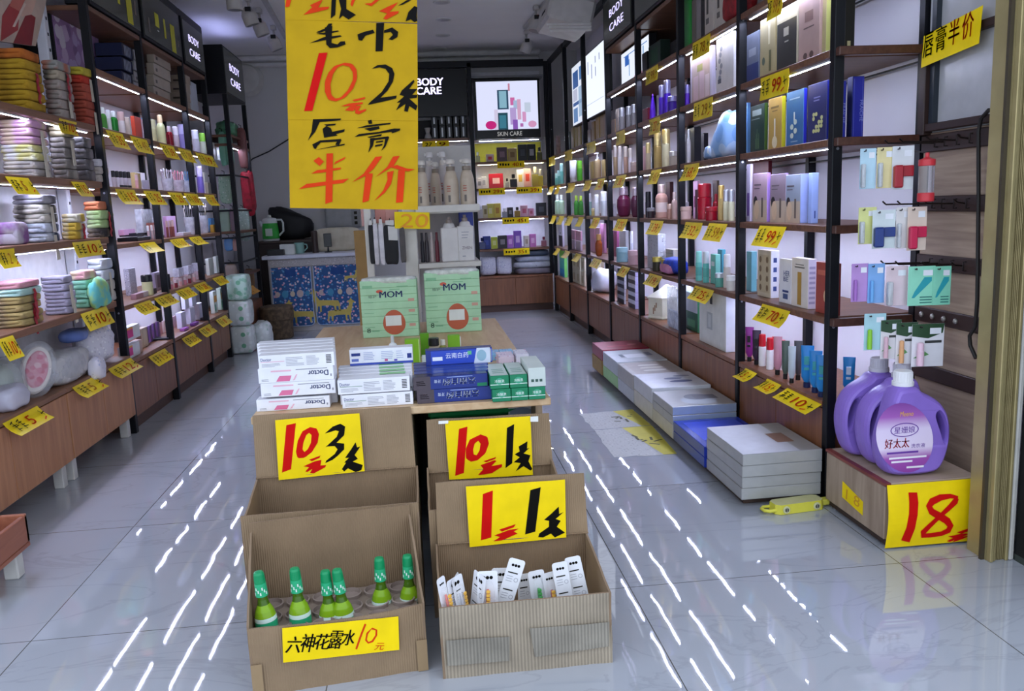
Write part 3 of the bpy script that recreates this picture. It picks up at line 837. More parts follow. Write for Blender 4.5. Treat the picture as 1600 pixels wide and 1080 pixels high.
# ---- green bottles in the front left carton
GB = G('#a8d92c', .06, .45); GN = G('#5f8a24', .06, .5); GC = P('#0f8f58', .35); GL = P('#2ba874', .4); GW = P('#d8ece0', .4)
def green_bottle(x, y, Y, tilt, desc):
    top = Py(x, y, Y); H = top.z - .008
    R = .0255
    mb = MB()
    prof = [(R - .003, 0), (R, .004), (R, H - .118), (R * .97, H - .108), (R * .82, H - .094), (R * .55, H - .080), (.0115, H - .068), (.0110, H - .03)]
    mb.lathe(prof, GB, 20, bands=[GB, GL, GW, GB, GB, GN, GN])
    b = mb.build('green_bottle'); b.location = (top.x, top.y, .008)
    b.rotation_euler = (0, tilt, 0)
    mb = MB(); mb.lathe([(.0118, H - .059), (.0146, H - .0585), (.0132, H - .028), (.011, H - .027)], GL, 16)
    for a in range(7):
        an = -2.6 + a * .33
        zz = H - .054 + .018 * ((a * 5) % 3) / 3
        mb.slab([(.0149 * math.cos(an + d1), .0149 * math.sin(an + d1), zz + dz) for d1, dz in ((0, 0), (.2, 0), (.2, .007), (0, .007))], .0003, GW)
    mb.build('neck_label', b, (0, 0, H - .066))
    mb = MB(); mb.lathe([(.0125, H - .029), (.0128, H - .026), (.0118, H - .006), (.0100, H - .001), (.006, H)], GC, 18)
    for a in range(18):
        an = 2 * math.pi * a / 18; mb.bar((.0125 * math.cos(an), .0125 * math.sin(an), H - .026), (.0116 * math.cos(an), .0116 * math.sin(an), H - .008), .0011, .0011, GC)
    mb.build('cap', b, (0, 0, H - .029))
    tag(b, desc, 'bottle', 'green bottles in the carton')
for x, y, Y, tl, d in ((414, 892, 1.86, -.06, 'green glass bottle at the left end of the carton row'), (465, 887, 1.875, -.03, 'green glass bottle second from the left in the carton'),
                       (511, 891, 1.89, -.02, 'green glass bottle third from left, touching a leaning neighbour'), (537, 888, 1.885, -.07, 'green glass bottle leaning left, fourth from the left in the carton'),
                       (592, 871, 1.945, 0, 'green glass bottle with white label, second from the right in carton'), (636, 867, 1.955, 0, 'green glass bottle at the right end of the carton row')):
    green_bottle(x, y, Y, tl, d)

# ---- toothbrush packs
WCARD = P('#e6e6ea', .4); GRY = P('#9a9aa2', .5)
def brush_pack(x, y, Y, w, tilt, yaw, hue, desc, k):
    top = Py(x, y, Y); w *= 1.35; H = (top.z - .012) / math.cos(tilt)
    t = empty('toothbrush_pack', (min(.375 - w / 2, max(.003 + w * abs(math.cos(yaw)) / 2, top.x - H * math.sin(tilt))), top.y - .018, .012), desc, 'toothbrush', 'toothbrush packs in the carton', yaw)
    t.rotation_euler = (math.radians(-7), tilt, yaw)
    mb = MB(); hw = w / 2; r = .006
    out = [(-hw, 0), (hw, 0), (hw, H - r), (hw - r * .3, H - r * .3), (hw - r, H), (-hw + r, H), (-hw + r * .3, H - r * .3), (-hw, H - r)]
    mb.poly([(a, 0, b) for a, b in out], WCARD, Vector((0, -1, 0))); mb.poly([(a, .0008, b) for a, b in out], WCARD, Vector((0, 1, 0)))
    n = len(out); mb.add([(a, 0, b) for a, b in out] + [(a, .0008, b) for a, b in out], [[i, (i + 1) % n, n + (i + 1) % n, n + i][::-1] for i in range(n)], WCARD)
    def dot(cx, cz, rr, m, ring=False):
        q = [(cx + rr * math.cos(a * math.pi / 7), -.0005, cz + rr * math.sin(a * math.pi / 7)) for a in range(14)]
        if ring:
            q2 = [(cx + rr * .8 * math.cos(a * math.pi / 7), -.0005, cz + rr * .8 * math.sin(a * math.pi / 7)) for a in range(14)]
            mb.add(q + q2, [[i, (i + 1) % 14, 14 + (i + 1) % 14, 14 + i] for i in range(14)], m)
        else: mb.poly(q, m, Vector((0, -1, 0)))
    for j in (-1, 0, 1): dot(j * hw * .36, H - .016, hw * .17, INK)
    if hue is None:
        for j in range(3):
            z = H - .036 - j * .042
            mb.poly([(-hw * .7, -.0005, z), (hw * .5, -.0005, z), (hw * .5, -.0005, z + .003), (-hw * .7, -.0005, z + .003)], INKG, Vector((0, -1, 0)))
            for q in range(3):
                zz = z - .008 - q * .006
                mb.poly([(-hw * .7, -.0005, zz), (hw * .05, -.0005, zz), (hw * .05, -.0005, zz + .0012), (-hw * .7, -.0005, zz + .0012)], GRY, Vector((0, -1, 0)))
            dot(hw * .5, z - .014, hw * .26, GRY, True)
    mb.build('card', t)
    if hue:
        hm = P(hue, .3)
        mb = MB(); mb.tube([(0, -.006, .02), (.001, -.007, H * .45), (-.001, -.008, H * .7), (0, -.006, H - .042)], [.0045, .006, .004, .003], hm, 8); br = mb.build('toothbrush', t, (0, -.006, .02))
        mb = MB()
        for q in range(4): mb.box((-.0045, -.014, H - .075 + q * .009 - .02), (.0045, -.008, H - .068 + q * .009 - .02), P('#e8b24a' if hue != '#3f9a4a' else '#4aa052', .6), .001)
        mb.build('bristles', br, (0, 0, H - .1))
        mb = MB(); mb.puff((0, -.006, H * .5), (w * .7, .022, H * .8), FILM('#f0f2f6', .12, .08), .5, 16, 8); mb.build('blister', t, (0, -.006, H * .1))
L0 = [(170, 335, 1.82, .022, -.05, .9, '#e06a5a'), (255, 338, 1.85, .040, -.05, .8, None), (287, 325, 1.86, .04, 0, 1.25, '#d8d8e0'), (352, 300, 1.87, .04, .1, -1.1, None), (440, 318, 1.84, .036, .04, 0, '#e2503a'),
      (545, 300, 1.90, .034, .15, .2, None), (650, 242, 1.86, .030, .36, 0, None), (770, 308, 1.90, .030, -.08, .1, '#3f9a4a'), (860, 318, 1.90, .026, -.08, .2, '#b84a52'), (925, 258, 1.87, .028, -.12, 0, None), (1010, 255, 1.90, .026, -.12, .1, None), (1105, 218, 1.88, .029, -.18, -.1, None),
      (700, 330, 1.95, .026, .06, .3, None)]
D0 = ['edge-on pack with orange bristles at the left wall of the carton', 'card turned sideways, second from the left in the carton', 'thin edge-on pack, third from the left in the carton', 'grey edge-on card beside the orange toothbrush pack', 'pack with an orange and red toothbrush facing front',
      'card behind the big leaning card', 'big white card leaning right in the middle of the carton', 'pack with a green toothbrush right of the leaning card', 'pack with a dull red toothbrush', 'white card, leftmost of the three upright at the right', 'white card, middle of the three upright at the right', 'tall white card at the right wall of the carton', 'edge of a grey card behind the leaning card']
for k, (a, d) in enumerate(zip(L0, D0)):
    brush_pack(660 + a[0] / 4.319, 820 + a[1] / 4.319, *a[2:], 'toothbrush ' + d if not d.startswith('toothbrush') else d, k)

# ---- purple detergent on the wood-grain box, big 18 yuan sign
sb = empty('display_box', (1.47, 2.44, 0), 'wood grain floor box under the purple detergent bottles', 'box')
SO = Vector((1.47, 2.44, 0)); WG = WOOD('#8d7866', '#ab9682', (10, 10, 1.2), 3, .55)
mb = MB(); mb.box(Vector((1.335, 2.25, .028)) - SO, Vector((1.63, 2.615, .196)) - SO, WG, .003); mb.build('body', sb, (0, 0, .028))
mb = MB(); mb.box(Vector((1.333, 2.246, .1965)) - SO, Vector((1.632, 2.617, .206)) - SO, WOOD('#a38c77', '#b9a48f', (1.5, 12, 12), 3, .5), .002); mb.box(Vector((1.3325, 2.2455, .1968)) - SO, Vector((1.352, 2.6175, .2066)) - SO, WOOD('#6d2f2a', '#8a423a', (3, 3, 20), 3, .45), .001); mb.build('top_board', sb, (0, 0, .196))
for x in (1.36, 1.61):
    for y in (2.28, 2.59):
        mb = MB(); mb.lathe([(.012, 0), (.012, .0275)], P('#77797c', .4, .6), 10, Vector((x, y, 0)) - SO); mb.build('foot', sb, Vector((x, y, 0)) - SO)
mb = MB(); mb.box(Vector((1.345, 2.252, .0279)) - SO, Vector((1.625, 2.605, .008)) - SO, P('#3b2a24', .6)); mb.build('base', sb, (0, 0, .008))
mb = MB(); xx = 1.3335
mb.slab([Vector((xx, 2.50, .13)) - SO, Vector((xx, 2.37, .105)) - SO, Vector((xx, 2.37, .06)) - SO, Vector((xx, 2.50, .075)) - SO], .0008, YEL, Vector((-1, 0, 0)))
write(mb, '1 8', Vector((xx, 2.475, .077)) - SO, (0, -1, 0), (0, 0, 1), P('#d99a1c', .5), .085, .035, .1, .0006, (-1, 0, 0))
mb.build('side_note', sb, (-.13, 0, .07))
def eighteen():
    mb = MB(); n = 10; Y0 = 2.238
    q = []
    for i in range(n + 1):
        v = i / n; zz = .204 * v + .006 * (1 - v); bow = .012 * math.sin(math.pi * v)
        q.append((zz, Y0 - bow * 1.2))
    a = Py(1270 + 362 / 3.2727, 540 + 1038 / 3.2727, Y0).x; b = Py(1519, 840, Y0).x
    vs = []
    for zz, yy in q: vs += [(a + .004, yy, zz), (b, yy, zz), (a + .004, yy + .0012, zz), (b, yy + .0012, zz)]
    fs = []
    for i in range(n):
        k = 4 * i; fs += [[k, k + 1, k + 5, k + 4], [k + 2, k + 6, k + 7, k + 3], [k, k + 4, k + 6, k + 2], [k + 1, k + 3, k + 7, k + 5]]
    fs += [[0, 2, 3, 1], [4 * n, 4 * n + 1, 4 * n + 3, 4 * n + 2]]
    mb.add(vs, fs, YEL)
    class CP(Plane):
        def at(s, x, y, lift=.0008):
            p = Plane.at(s, x, y, 0); v = min(1, max(0, (p.z - .006) / .198))
            return Vector((p.x, Y0 - .0144 * math.sin(math.pi * v) - .0012 - lift, p.z))
    p = CP((0, Y0 - .008, 0), NY, (1270, 540, 3.2727))
    p.stroke(mb, [(512, 752), (512, 800), (506, 860), (495, 930), (475, 1003)], [44, 46, 44, 44, 46], RED)
    p.stroke(mb, [(738, 775), (700, 768), (650, 775), (605, 795), (588, 818), (600, 845), (640, 868), (680, 893), (698, 920), (690, 945), (655, 962), (600, 970), (560, 972), (560, 955), (590, 920), (640, 870), (690, 825), (722, 795), (732, 778)],
             [14, 22, 30, 34, 32, 34, 38, 36, 32, 30, 26, 24, 26, 28, 24, 20, 24, 28, 20], RED)
    p.fill(mb, [(735, 955), (800, 930), (804, 945), (760, 962)], RED)
    p.fill(mb, [(692, 978), (760, 962), (804, 962), (770, 978), (804, 975), (770, 992), (720, 1010), (735, 990)], RED)
    p.fill(mb, [(690, 1004), (735, 975), (750, 990), (705, 1008)], RED)
    return tag(mb.build('price_sign', o=(1.47, Y0, .006)), 'large curved yellow sign with red 18 on the box front', 'sign')
eighteen()
PUR = P('#8d6fc9', .36); PURC = P('#c9c6ce', .4); PURW = P('#e9e8ea', .4)
def jug(loc, rz, label, full, cap):
    """flat oval detergent jug with a through handle near one edge"""
    W, D, H = .205, .085, .235
    t = empty('detergent_bottle', loc, label, 'bottle', 'purple detergent bottles', rz)
    # outline in x,z with a handle hole, given thickness by inflating towards the middle
    out = [(-.064, .0), (.060, .0), (.082, .018), (.097, .055), (.1025, .095), (.098, .135), (.083, .165), (.055, .188), (.014, .205), (.003, .219), (-.053, .219), (-.059, .206), (-.070, .180), (-.080, .140), (-.093, .10), (-.096, .06), (-.086, .02)]
    hole = [(.062, .152), (.074, .144), (.084, .122), (.088, .098), (.083, .082), (.075, .086), (.069, .105), (.060, .125), (.054, .141)]
    def smooth(p, k=3):
        for _ in range(2):
            q = []
            for i in range(len(p)):
                a, b = p[i], p[(i + 1) % len(p)]; q += [(a[0] * .75 + b[0] * .25, a[1] * .75 + b[1] * .25), (a[0] * .25 + b[0] * .75, a[1] * .25 + b[1] * .75)]
            p = q
        return p
    O = smooth(out); Hh = smooth(hole)
    def inset(p, c, s): return [(c[0] + (x - c[0]) * s, c[1] + (z - c[1]) * s) for x, z in p]
    cO = (-.005, .10); cH = (.071, .117)
    mb = MB()
    def ringv(p, y): return [(x, y, z) for x, z in p]
    def band(a, b, flip):
        n = len(a); f = [[i, (i + 1) % n, n + (i + 1) % n, n + i] for i in range(n)]
        mb.add(a + b, [q[::-1] for q in f] if flip else f, PUR, True)
    for sg in (-1, 1):
        L = [(1, .010), (.985, .024), (.95, .034), (.90, .0395)]
        for (s1, y1), (s2, y2) in zip(L, L[1:]): band(ringv(inset(O, cO, s1), sg * y1), ringv(inset(O, cO, s2), sg * y2), sg > 0)
        K = [(1, .008), (1.12, .026), (1.30, .0385)]
        for (s1, y1), (s2, y2) in zip(K, K[1:]): band(ringv(inset(Hh, cH, s1), sg * y1), ringv(inset(Hh, cH, s2), sg * y2), sg < 0)
        a = [Vector((x, sg * .0395, z)) for x, z in inset(O, cO, .90)]; b = [Vector((x, sg * .0385, z)) for x, z in inset(Hh, cH, 1.30)]
        tri = tessellate_polygon([a, b]); al = a + b
        fs = []
        for q in tri:
            q = list(q)
            nn = (al[q[1]] - al[q[0]]).cross(al[q[2]] - al[q[0]])
            fs.append(q if nn.y * sg > 0 else q[::-1])
        mb.add(al, fs, PUR, True)
    band(ringv(O, -.010), ringv(O, .010), False); band(ringv(Hh, -.008), ringv(Hh, .008), True)
    mb.lathe([(.030, .205), (.026, .222)], PUR, 20, (-.025, 0, 0))
    mb.build('body', t)
    mb = MB(); mb.T = Matrix.Translation((-.025, 0, 0)); mb.lathe([(.0285, .219), (.0285, .228), (.0245, .2285), (.0240, .252), (.0225, .254)], cap, 22)
    for a in range(22):
        an = 2 * math.pi * a / 22; mb.bar((.0247 * math.cos(an), .0247 * math.sin(an), .230), (.0245 * math.cos(an), .0245 * math.sin(an), .251), .0016, .0012, cap)
    mb.build('cap', t, (0, 0, .219))
    if full:
        mb = MB(); y = -.0402; N = 36; cx0, cz0 = -.018, .098; ex, ez = .060, .073
        def ov(s, lf): return [(cx0 + ex * s * math.cos(2 * math.pi * i / N) + .012 * math.sin(2 * math.pi * i / N) * -1 * s, y - lf, cz0 + ez * s * math.sin(2 * math.pi * i / N)) for i in range(N)]
        m, nt, b = newmat('printed_label_violet')
        tc = nt.nodes.new('ShaderNodeTexCoord'); sp = nt.nodes.new('ShaderNodeSeparateXYZ'); nt.links.new(tc.outputs['Object'], sp.inputs[0])
        mr = nt.nodes.new('ShaderNodeMapRange'); mr.inputs[1].default_value = -.075; mr.inputs[2].default_value = .075; nt.links.new(sp.outputs['Z'], mr.inputs[0])
        r = nt.nodes.new('ShaderNodeValToRGB'); e = r.color_ramp.elements
        e[0].position = .0; e[0].color = (*lin('#8f3d9c'), 1); e[1].position = 1; e[1].color = (*lin('#7d3f97'), 1)
        for pp, hx in ((.22, '#a552ad'), (.36, '#e9d8ee'), (.62, '#e4d3ee'), (.80, '#a65fb5')):
            q = e.new(pp); q.color = (*lin(hx), 1)
        nt.links.new(mr.outputs[0], r.inputs[0]); nt.links.new(r.outputs[0], b.inputs['Base Color'])
        mb.poly(ov(1, 0), m, NY)
        o = Vector((0, y, 0)); X = (1, 0, 0); Z = (0, 0, 1)
        rr = P('#c81c34', .4); pv = P('#6b3b9c', .4); wh = P('#f2ecf4', .4)
        write(mb, '好太太', o + Vector((-.060, 0, .078)), X, Z, rr, .052, .020, 0, .0006, NY, .0003)
        write(mb, '洗衣液', o + Vector((-.004, 0, .076)), X, Z, pv, .030, .009, 0, .0006, NY)
        write(mb, '星姗娘', o + Vector((-.041, 0, .108)), X, Z, pv, .044, .014, 0, .0006, NY)
        q = [(-.019 + .030 * math.cos(2 * math.pi * i / 30), y - .0005, .115 + .0145 * math.sin(2 * math.pi * i / 30)) for i in range(30)]; q2 = [(-.019 + .028 * math.cos(2 * math.pi * i / 30), y - .0005, .115 + .0128 * math.sin(2 * math.pi * i / 30)) for i in range(30)]
        mb.add(q + q2, [[i, (i + 1) % 30, 30 + (i + 1) % 30, 30 + i] for i in range(30)], pv)
        write(mb, 'Meeno', o + Vector((-.030, 0, .143)), X, Z, P('#f0b53a', .4), .028, .010, .1, .0006, NY)
        for zz, xa, xb in ((.066, -.055, .012), (.055, -.05, .03), (.047, -.045, .0), (.034, -.012, .025)):
            mb.poly([(xa, y - .0006, zz), (xb, y - .0006, zz), (xb, y - .0006, zz + .004), (xa, y - .0006, zz + .004)], pv if zz > .06 else wh, NY)
        mb.build('label', t, (-.018, y, .098))
    for ch in t.children:
        ch.scale = (1.1, 1.1, 1.27) if ch.name[:5] != 'label' else (1.5, 1.1, 1.5); ch.location.x *= 1.1; ch.location.z *= 1.27; ch.location.y *= 1.1
    for ch in t.children:
        if ch.name[:5] == 'label': ch.location.x -= .022
    return t
jug((1.455, 2.330, .2065), 0, 'purple detergent bottle with printed label and white cap, foremost of three', True, PURW)
jug((Py(1409, 600, 2.436).x - .028, 2.436, .2065), math.radians(180), 'purple detergent bottle with grey cap, middle of the three', False, PURC)
jug((Py(1373, 600, 2.540).x - .028, 2.540, .2065), math.radians(180), 'purple detergent bottle with grey cap, rearmost of the three', False, PURC)

# ================================================================== TABLE AND WHAT STANDS ON IT
TZ = .52
tbl = empty('display_table', (-.06, 3.2, 0), 'pale wooden display table behind the cartons, stacked with boxes', 'table')
TO = Vector((-.06, 3.2, 0)); TW = WOOD('#b8946c', '#cdb08a', (10, 1.2, 10), 3, .45)
mb = MB(); mb.box(Vector((-.50, 2.315, TZ - .022)) - TO, Vector((.345, 4.1, TZ)) - TO, TW, .003); mb.build('tabletop', tbl, (0, 0, TZ - .022))
for x0, x1 in ((-.48, -.46), (-.075, -.055), (.305, .325)):
    mb = MB(); mb.box(Vector((x0, 2.36, 0)) - TO, Vector((x1, 4.05, TZ - .0225)) - TO, WOOD('#9c8164', '#b39a7c', (10, 10, 1.2), 3, .5)); mb.build('side_panel', tbl, ((x0 + x1) / 2 + .06, 0, 0))
mb = MB(); mb.box(Vector((-.47, 4.0, 0)) - TO, Vector((.305, 4.02, TZ - .0225)) - TO, WOOD('#9c8164', '#b39a7c', (10, 10, 1.2), 3, .5)); mb.build('back_board', tbl, (0, .8, 0))
# green plastic stool under the table
sl = empty('plastic_stool', (.14, 2.62, 0), 'green plastic stool with arched sides under the table', 'stool')
GP = P('#1f8f4e', .35)
mb = MB(); mb.box((-.15, -.15, .44), (.15, .15, .465), GP, .008); mb.build('seat', sl, (0, 0, .44))
for a in range(4):
    M_ = Matrix.Rotation(a * math.pi / 2, 4, 'Z'); mb = MB(); mb.T = M_
    arc = [(-.155, 0), (-.115, 0), (-.105, .2)] + [(-.105 * math.cos(t * math.pi / 10), .2 + .16 * math.sin(t * math.pi / 10)) for t in range(1, 10)] + [(.105, .2), (.115, 0), (.155, 0), (.145, .438), (-.145, .438)]
    f = [(x, -.15, z) for x, z in arc]; b2 = [(x, -.143, z) for x, z in arc]; n = len(arc)
    mb.poly(f, GP, None); mb.poly(b2, GP, None); mb.add(f + b2, [[i, (i + 1) % n, n + (i + 1) % n, n + i] for i in range(n)], GP)
    mb.build('leg_panel', sl)
mb = MB(); mb.box((.235, 2.47, .36), (.315, 2.475, .497), P('#dfe3e8', .4), .001)
mb.poly([(.24, 2.4693, .42), (.31, 2.4693, .42), (.31, 2.4693, .45), (.275, 2.4693, .462), (.24, 2.4693, .45)], P('#9fb0c8', .5), NY)
mb.poly([(.255, 2.4692, .41), (.295, 2.4692, .41), (.295, 2.4692, .435), (.255, 2.4692, .435)], P('#6f86b0', .5), NY)
tag(mb.build('printed_bag', o=(.275, 2.47, .36)), 'white printed bag hanging under the table beside the green stool', 'bag')

WHT = P('#e4e4ea', .35); PNK = P('#d86f96', .4); PNL = P('#e3aebf', .4); NAV = P('#22357c', .4); BLU = P('#1c2f7c', .3); GYT = P('#8f8f98', .5); GRN = P('#0f7a52', .35); LGR = P('#a9d4ad', .4)
def quadp(mb, x0, z0, x1, z1, y, m): mb.poly([(x0, y, z0), (x1, y, z0), (x1, y, z1), (x0, y, z1)], m, NY)
def lines(mb, x0, z0, x1, z1, y, m, n, f=.35, seed=0):
    rnd = random.Random(seed); dz = (z1 - z0) / n
    for i in range(n): quadp(mb, x0, z0 + dz * (i + .3), x0 + (x1 - x0) * rnd.uniform(.6, 1), z0 + dz * (i + .3 + f), y, m)
def carton_box(pxl, pxr, yb, yt, Y, depth, kind, label, cat='box', group=None, z=None, m=WHT, rz=0.0):
    """small retail carton whose long face looks to the shop front; placed by its front lower edge"""
    a = Py(pxl, yb, Y); b = Py(pxr, yb, Y)
    if z is None: z = a.z
    h = (yb - yt) / ppm(a); w = b.x - a.x
    mb = MB(); mb.box((-w / 2, 0, 0), (w / 2, depth, h), m, .0012)
    y = -.0005
    if kind == 'pink_front':
        write(mb, 'Doctor', (w * .43, y, h * .70), (-1, 0, 0), (0, 0, -1), NAV, w * .27, h * .36, 0, .0003, NY, .0004)
        write(mb, 'Doctor', (w * .43, y, h * .70), (-1, 0, 0), (0, 0, -1), NAV, w * .27, h * .36, 0, .0003, NY)
        quadp(mb, -w * .33, h * .74, -w * .06, h * .84, y, PNL)
        mb.poly([(-w * .27, y, h * .08), (-w * .09, y, h * .08), (-w * .06, y, h * .45), (-w * .22, y, h * .45)], PNK, NY)
        mb.poly([(-w * .02, y, h * .14), (-w * .05, y, h * .10), (0, y, h * .5), (.004, y, h * .5)], PNL, NY)
        lines(mb, -w * .46, h * .1, -w * .36, h * .3, y, GYT, 2); quadp(mb, .0, h * .80, w * .42, h * .85, y, GYT)
        quadp(mb, w * .455, h * .25, w * .475, h * .42, y, GYT)
    elif kind == 'pink_back' or kind == 'white_back':
        write(mb, 'Doctor', (-w * .47, y, h * .58), (1, 0, 0), (0, 0, 1), NAV, w * .14, h * .22, 0, .0003, NY)
        quadp(mb, -w * .47, h * .5, -w * .16, h * .54, y, PNL if kind == 'pink_back' else P('#86a08a', .4))
        lines(mb, -w * .46, h * .14, -w * .2, h * .42, y, GYT, 3, .3, 1); lines(mb, -w * .14, h * .15, w * .1, h * .82, y, GYT, 6, .3, 2); lines(mb, w * .13, h * .15, w * .33, h * .85, y, GYT, 7, .3, 3)
        for i in range(6): quadp(mb, w * .39, h * (.22 + .11 * i), w * .46, h * (.28 + .11 * i), y, INKG)
    elif kind == 'blue':
        quadp(mb, -w * .5, 0, -w * .27, h, y, P('#4a4048', .35)); quadp(mb, -w * .27, h * .02, w * .5, h * .98, y - .0001, BLU)
        write(mb, '云南白药', (w * .34, y - .0001, h * .76), (-1, 0, 0), (0, 0, -1), P('#dfe6f6', .4), w * .44, h * .5, .1, .0003, NY, .0003)
        write(mb, '牙膏', (-w * .13, y - .0001, h * .72), (-1, 0, 0), (0, 0, -1), P('#c9d2ea', .4), w * .09, h * .25, 0, .0003, NY)
        lines(mb, -w * .46, h * .3, -w * .33, h * .7, y, P('#b8a8a8', .4), 3); quadp(mb, -w * .05, h * .84, w * .3, h * .89, y - .0002, P('#8fa2d8', .4))
        if 'upper' in label: quadp(mb, w * .36, h * .05, w * .495, h * .3, y - .0002, GRN)
    elif kind == 'blue_top':
        quadp(mb, -w * .42, h * .06, w * .5, h * .94, y, P('#2a49b8', .3)); mb.poly([(w * .22, y - .0001, 0), (w * .47, y - .0001, 0), (w * .47, y - .0001, h), (w * .27, y - .0001, h)], P('#ccd3de', .35), NY)
        q = [(w * .34 + h * .32 * math.cos(i * .449), y - .0002, h * .5 + h * .38 * math.sin(i * .449)) for i in range(14)]; mb.poly(q, P('#8fb0bf', .4), NY)
        write(mb, '云南白药', (-w * .2, y - .0001, h * .42), (1, 0, 0), (0, 0, 1), P('#eef2fb', .4), w * .34, h * .36, 0, .0003, NY)
        quadp(mb, -w * .40, h * .3, -w * .25, h * .55, y - .0001, P('#e7ebf4', .4)); quadp(mb, w * .5 - .006, h * .1, w * .5 - .002, h * .9, y - .0001, GYT)
        quadp(mb, w * .13, h * .6, w * .19, h * .85, y - .0001, P('#5fb483', .4))
    elif kind == 'green':
        quadp(mb, -w * .5, h * .30, w * .5, h * .36, y, P('#d9ece2', .4))
        q = [(h * .3 * math.cos(i * .449), y - .0001, h * .58 + h * .26 * math.sin(i * .449)) for i in range(14)]; mb.poly(q, P('#3f9c7a', .4), NY)
        write(mb, '冷酸灵', (-w * .26, y - .0002, h * .48), (1, 0, 0), (0, 0, 1), P('#eaf4ee', .4), w * .52, h * .22, 0, .0003, NY)
        mb.poly([(-w * .47, depth * .02, h + .0004), (w * .47, depth * .02, h + .0004), (w * .47, depth * .97, h + .0004), (-w * .47, depth * .97, h + .0004)], P('#b9c7c0', .35), Vector((0, 0, 1)))
        for i in range(3): mb.poly([(-w * .3, depth * (.2 + .13 * i), h + .0006), (w * .32, depth * (.2 + .13 * i), h + .0006), (w * .32, depth * (.25 + .13 * i), h + .0006), (-w * .3, depth * (.25 + .13 * i), h + .0006)], P('#6f9a88', .4), Vector((0, 0, 1)))
    elif kind == 'bluewhite':
        quadp(mb, -w * .5, 0, w * .5, h * .14, y, P('#3c4fa6', .4)); quadp(mb, -w * .47, h * .6, -w * .33, h * .78, y, NAV); quadp(mb, -w * .47, h * .25, -w * .36, h * .42, y, P('#5f70b8', .4))
        lines(mb, -w * .28, h * .3, -w * .05, h * .85, y, P('#8e97c4', .4), 5, .3, 4); lines(mb, 0, h * .3, w * .2, h * .85, y, P('#8e97c4', .4), 5, .3, 5); lines(mb, w * .24, h * .3, w * .36, h * .85, y, P('#a8aed0', .4), 4, .3, 6)
        quadp(mb, w * .41, h * .3, w * .48, h * .6, y, NAV); quadp(mb, w * .05, h * .18, w * .1, h * .32, y, P('#c55a8a', .4)); quadp(mb, w * .2, h * .16, w * .25, h * .28, y, P('#6a55b4', .4))
    o = Vector(((a.x + b.x) / 2, Y, z))
    ob = mb.build('toothpaste_box' if kind not in ('plain',) else 'small_box'); ob.location = o; ob.rotation_euler.z = rz
    tag(ob, label, cat, group); return ob
TOPM = dict()
R_ = [(401, 516, 636, 617, 'bottom of the pink stack'), (408, 525, 617, 595, 'second from the bottom of the pink stack'), (404, 522, 594.5, 571, 'third from the bottom of the pink stack')]
z = TZ + .0005
for l, r, yb, yt, lab in R_:
    carton_box(l, r, yb, yt, 2.375, .05, 'pink_front', 'white toothpaste box with a pink panel, ' + lab, group='toothpaste boxes, pink and white', z=z); z += .0405
carton_box(404, 523, 569, 547, 2.375, .05, 'pink_back', 'white toothpaste box printed with small text, top of the pink stack', group='toothpaste boxes, pink and white', z=z)
for q in range(4):
    carton_box(404, 523, 569, 547, 2.43 + .052 * q, .05, 'plain', 'white toothpaste box behind the pink stack', group='white boxes behind the pink stack', z=TZ + .122)
    for lv in range(3): carton_box(404, 523, 569, 547, 2.43 + .052 * q, .05, 'plain', 'white toothpaste box behind the pink stack', group='white boxes behind the pink stack', z=TZ + .0005 + .0405 * lv)
z = TZ + .0005
for l, r, yb, yt, lab in ((535, 646, 633, 612, 'lower of two beside the pink stack'), (528, 641, 611, 588, 'upper of two beside the pink stack')):
    carton_box(l, r, yb, yt, 2.345, .046, 'white_back', 'white toothpaste box printed in grey, ' + lab, z=z); z += .041
for q in range(4):
    for lv in range(2):
        o = carton_box(531, 646, 610, 589, 2.394 + .048 * q, .046, 'plain', 'white and green toothpaste box lying behind the grey printed pair', group='white green boxes', z=TZ + .0005 + .041 * lv)
    w_ = .19
    mb = MB(); quad = [(o.location.x + .01, 2.398 + .048 * q), (o.location.x + .085, 2.398 + .048 * q), (o.location.x + .085, 2.43 + .048 * q), (o.location.x + .01, 2.43 + .048 * q)]
    mb.poly([(x, y, .0001) for x, y in quad], P('#8cc98a', .4), Vector((0, 0, 1)))
    lab_ = mb.build('printed_panel', o); lab_.location = Vector((0, 0, .0412)) - Vector((o.location.x, o.location.y, 0))
carton_box(546, 645, 556, 531, 2.56, .05, 'bluewhite', 'white and blue toothpaste box on top of the middle stack', z=TZ + .0835)
z = TZ + .0005
for l, r, yb, yt, lab in ((652, 768, 625.5, 604, 'bottom front of the blue stack'), (646, 762, 603, 582, 'upper front of the blue stack')):
    carton_box(l, r, yb, yt, 2.345, .042, 'blue', 'dark blue toothpaste box, ' + lab, z=z, m=P('#1c2350', .25)); z += .0395
for q in range(4):
    for lv in range(2): carton_box(648, 764, 603, 582, 2.389 + .044 * q, .042, 'blue', 'dark blue toothpaste box behind the front pair', group='dark blue toothpaste boxes', z=TZ + .0005 + .0395 * lv, m=P('#28408f', .25))
carton_box(665, 769, 557, 533, 2.50, .045, 'blue_top', 'bright blue toothpaste box with a white corner lying on the blue stack', z=TZ + .080, m=P('#20307c', .25))
for q in range(3): carton_box(658, 757, 540, 522, 2.56 + .05 * q, .045, 'plain', 'pale green edged toothpaste box behind the bright blue box', group='pale boxes behind the blue box', z=TZ + .0005 + .0, m=P('#c9d6cf', .35)); 
for q in range(3): carton_box(658, 757, 540, 522, 2.56 + .05 * q, .045, 'plain', 'pale green edged toothpaste box on top behind the bright blue box', group='pale boxes on top behind the blue box', z=TZ + .042, m=P('#d9e4dc', .35))
z = TZ + .0005
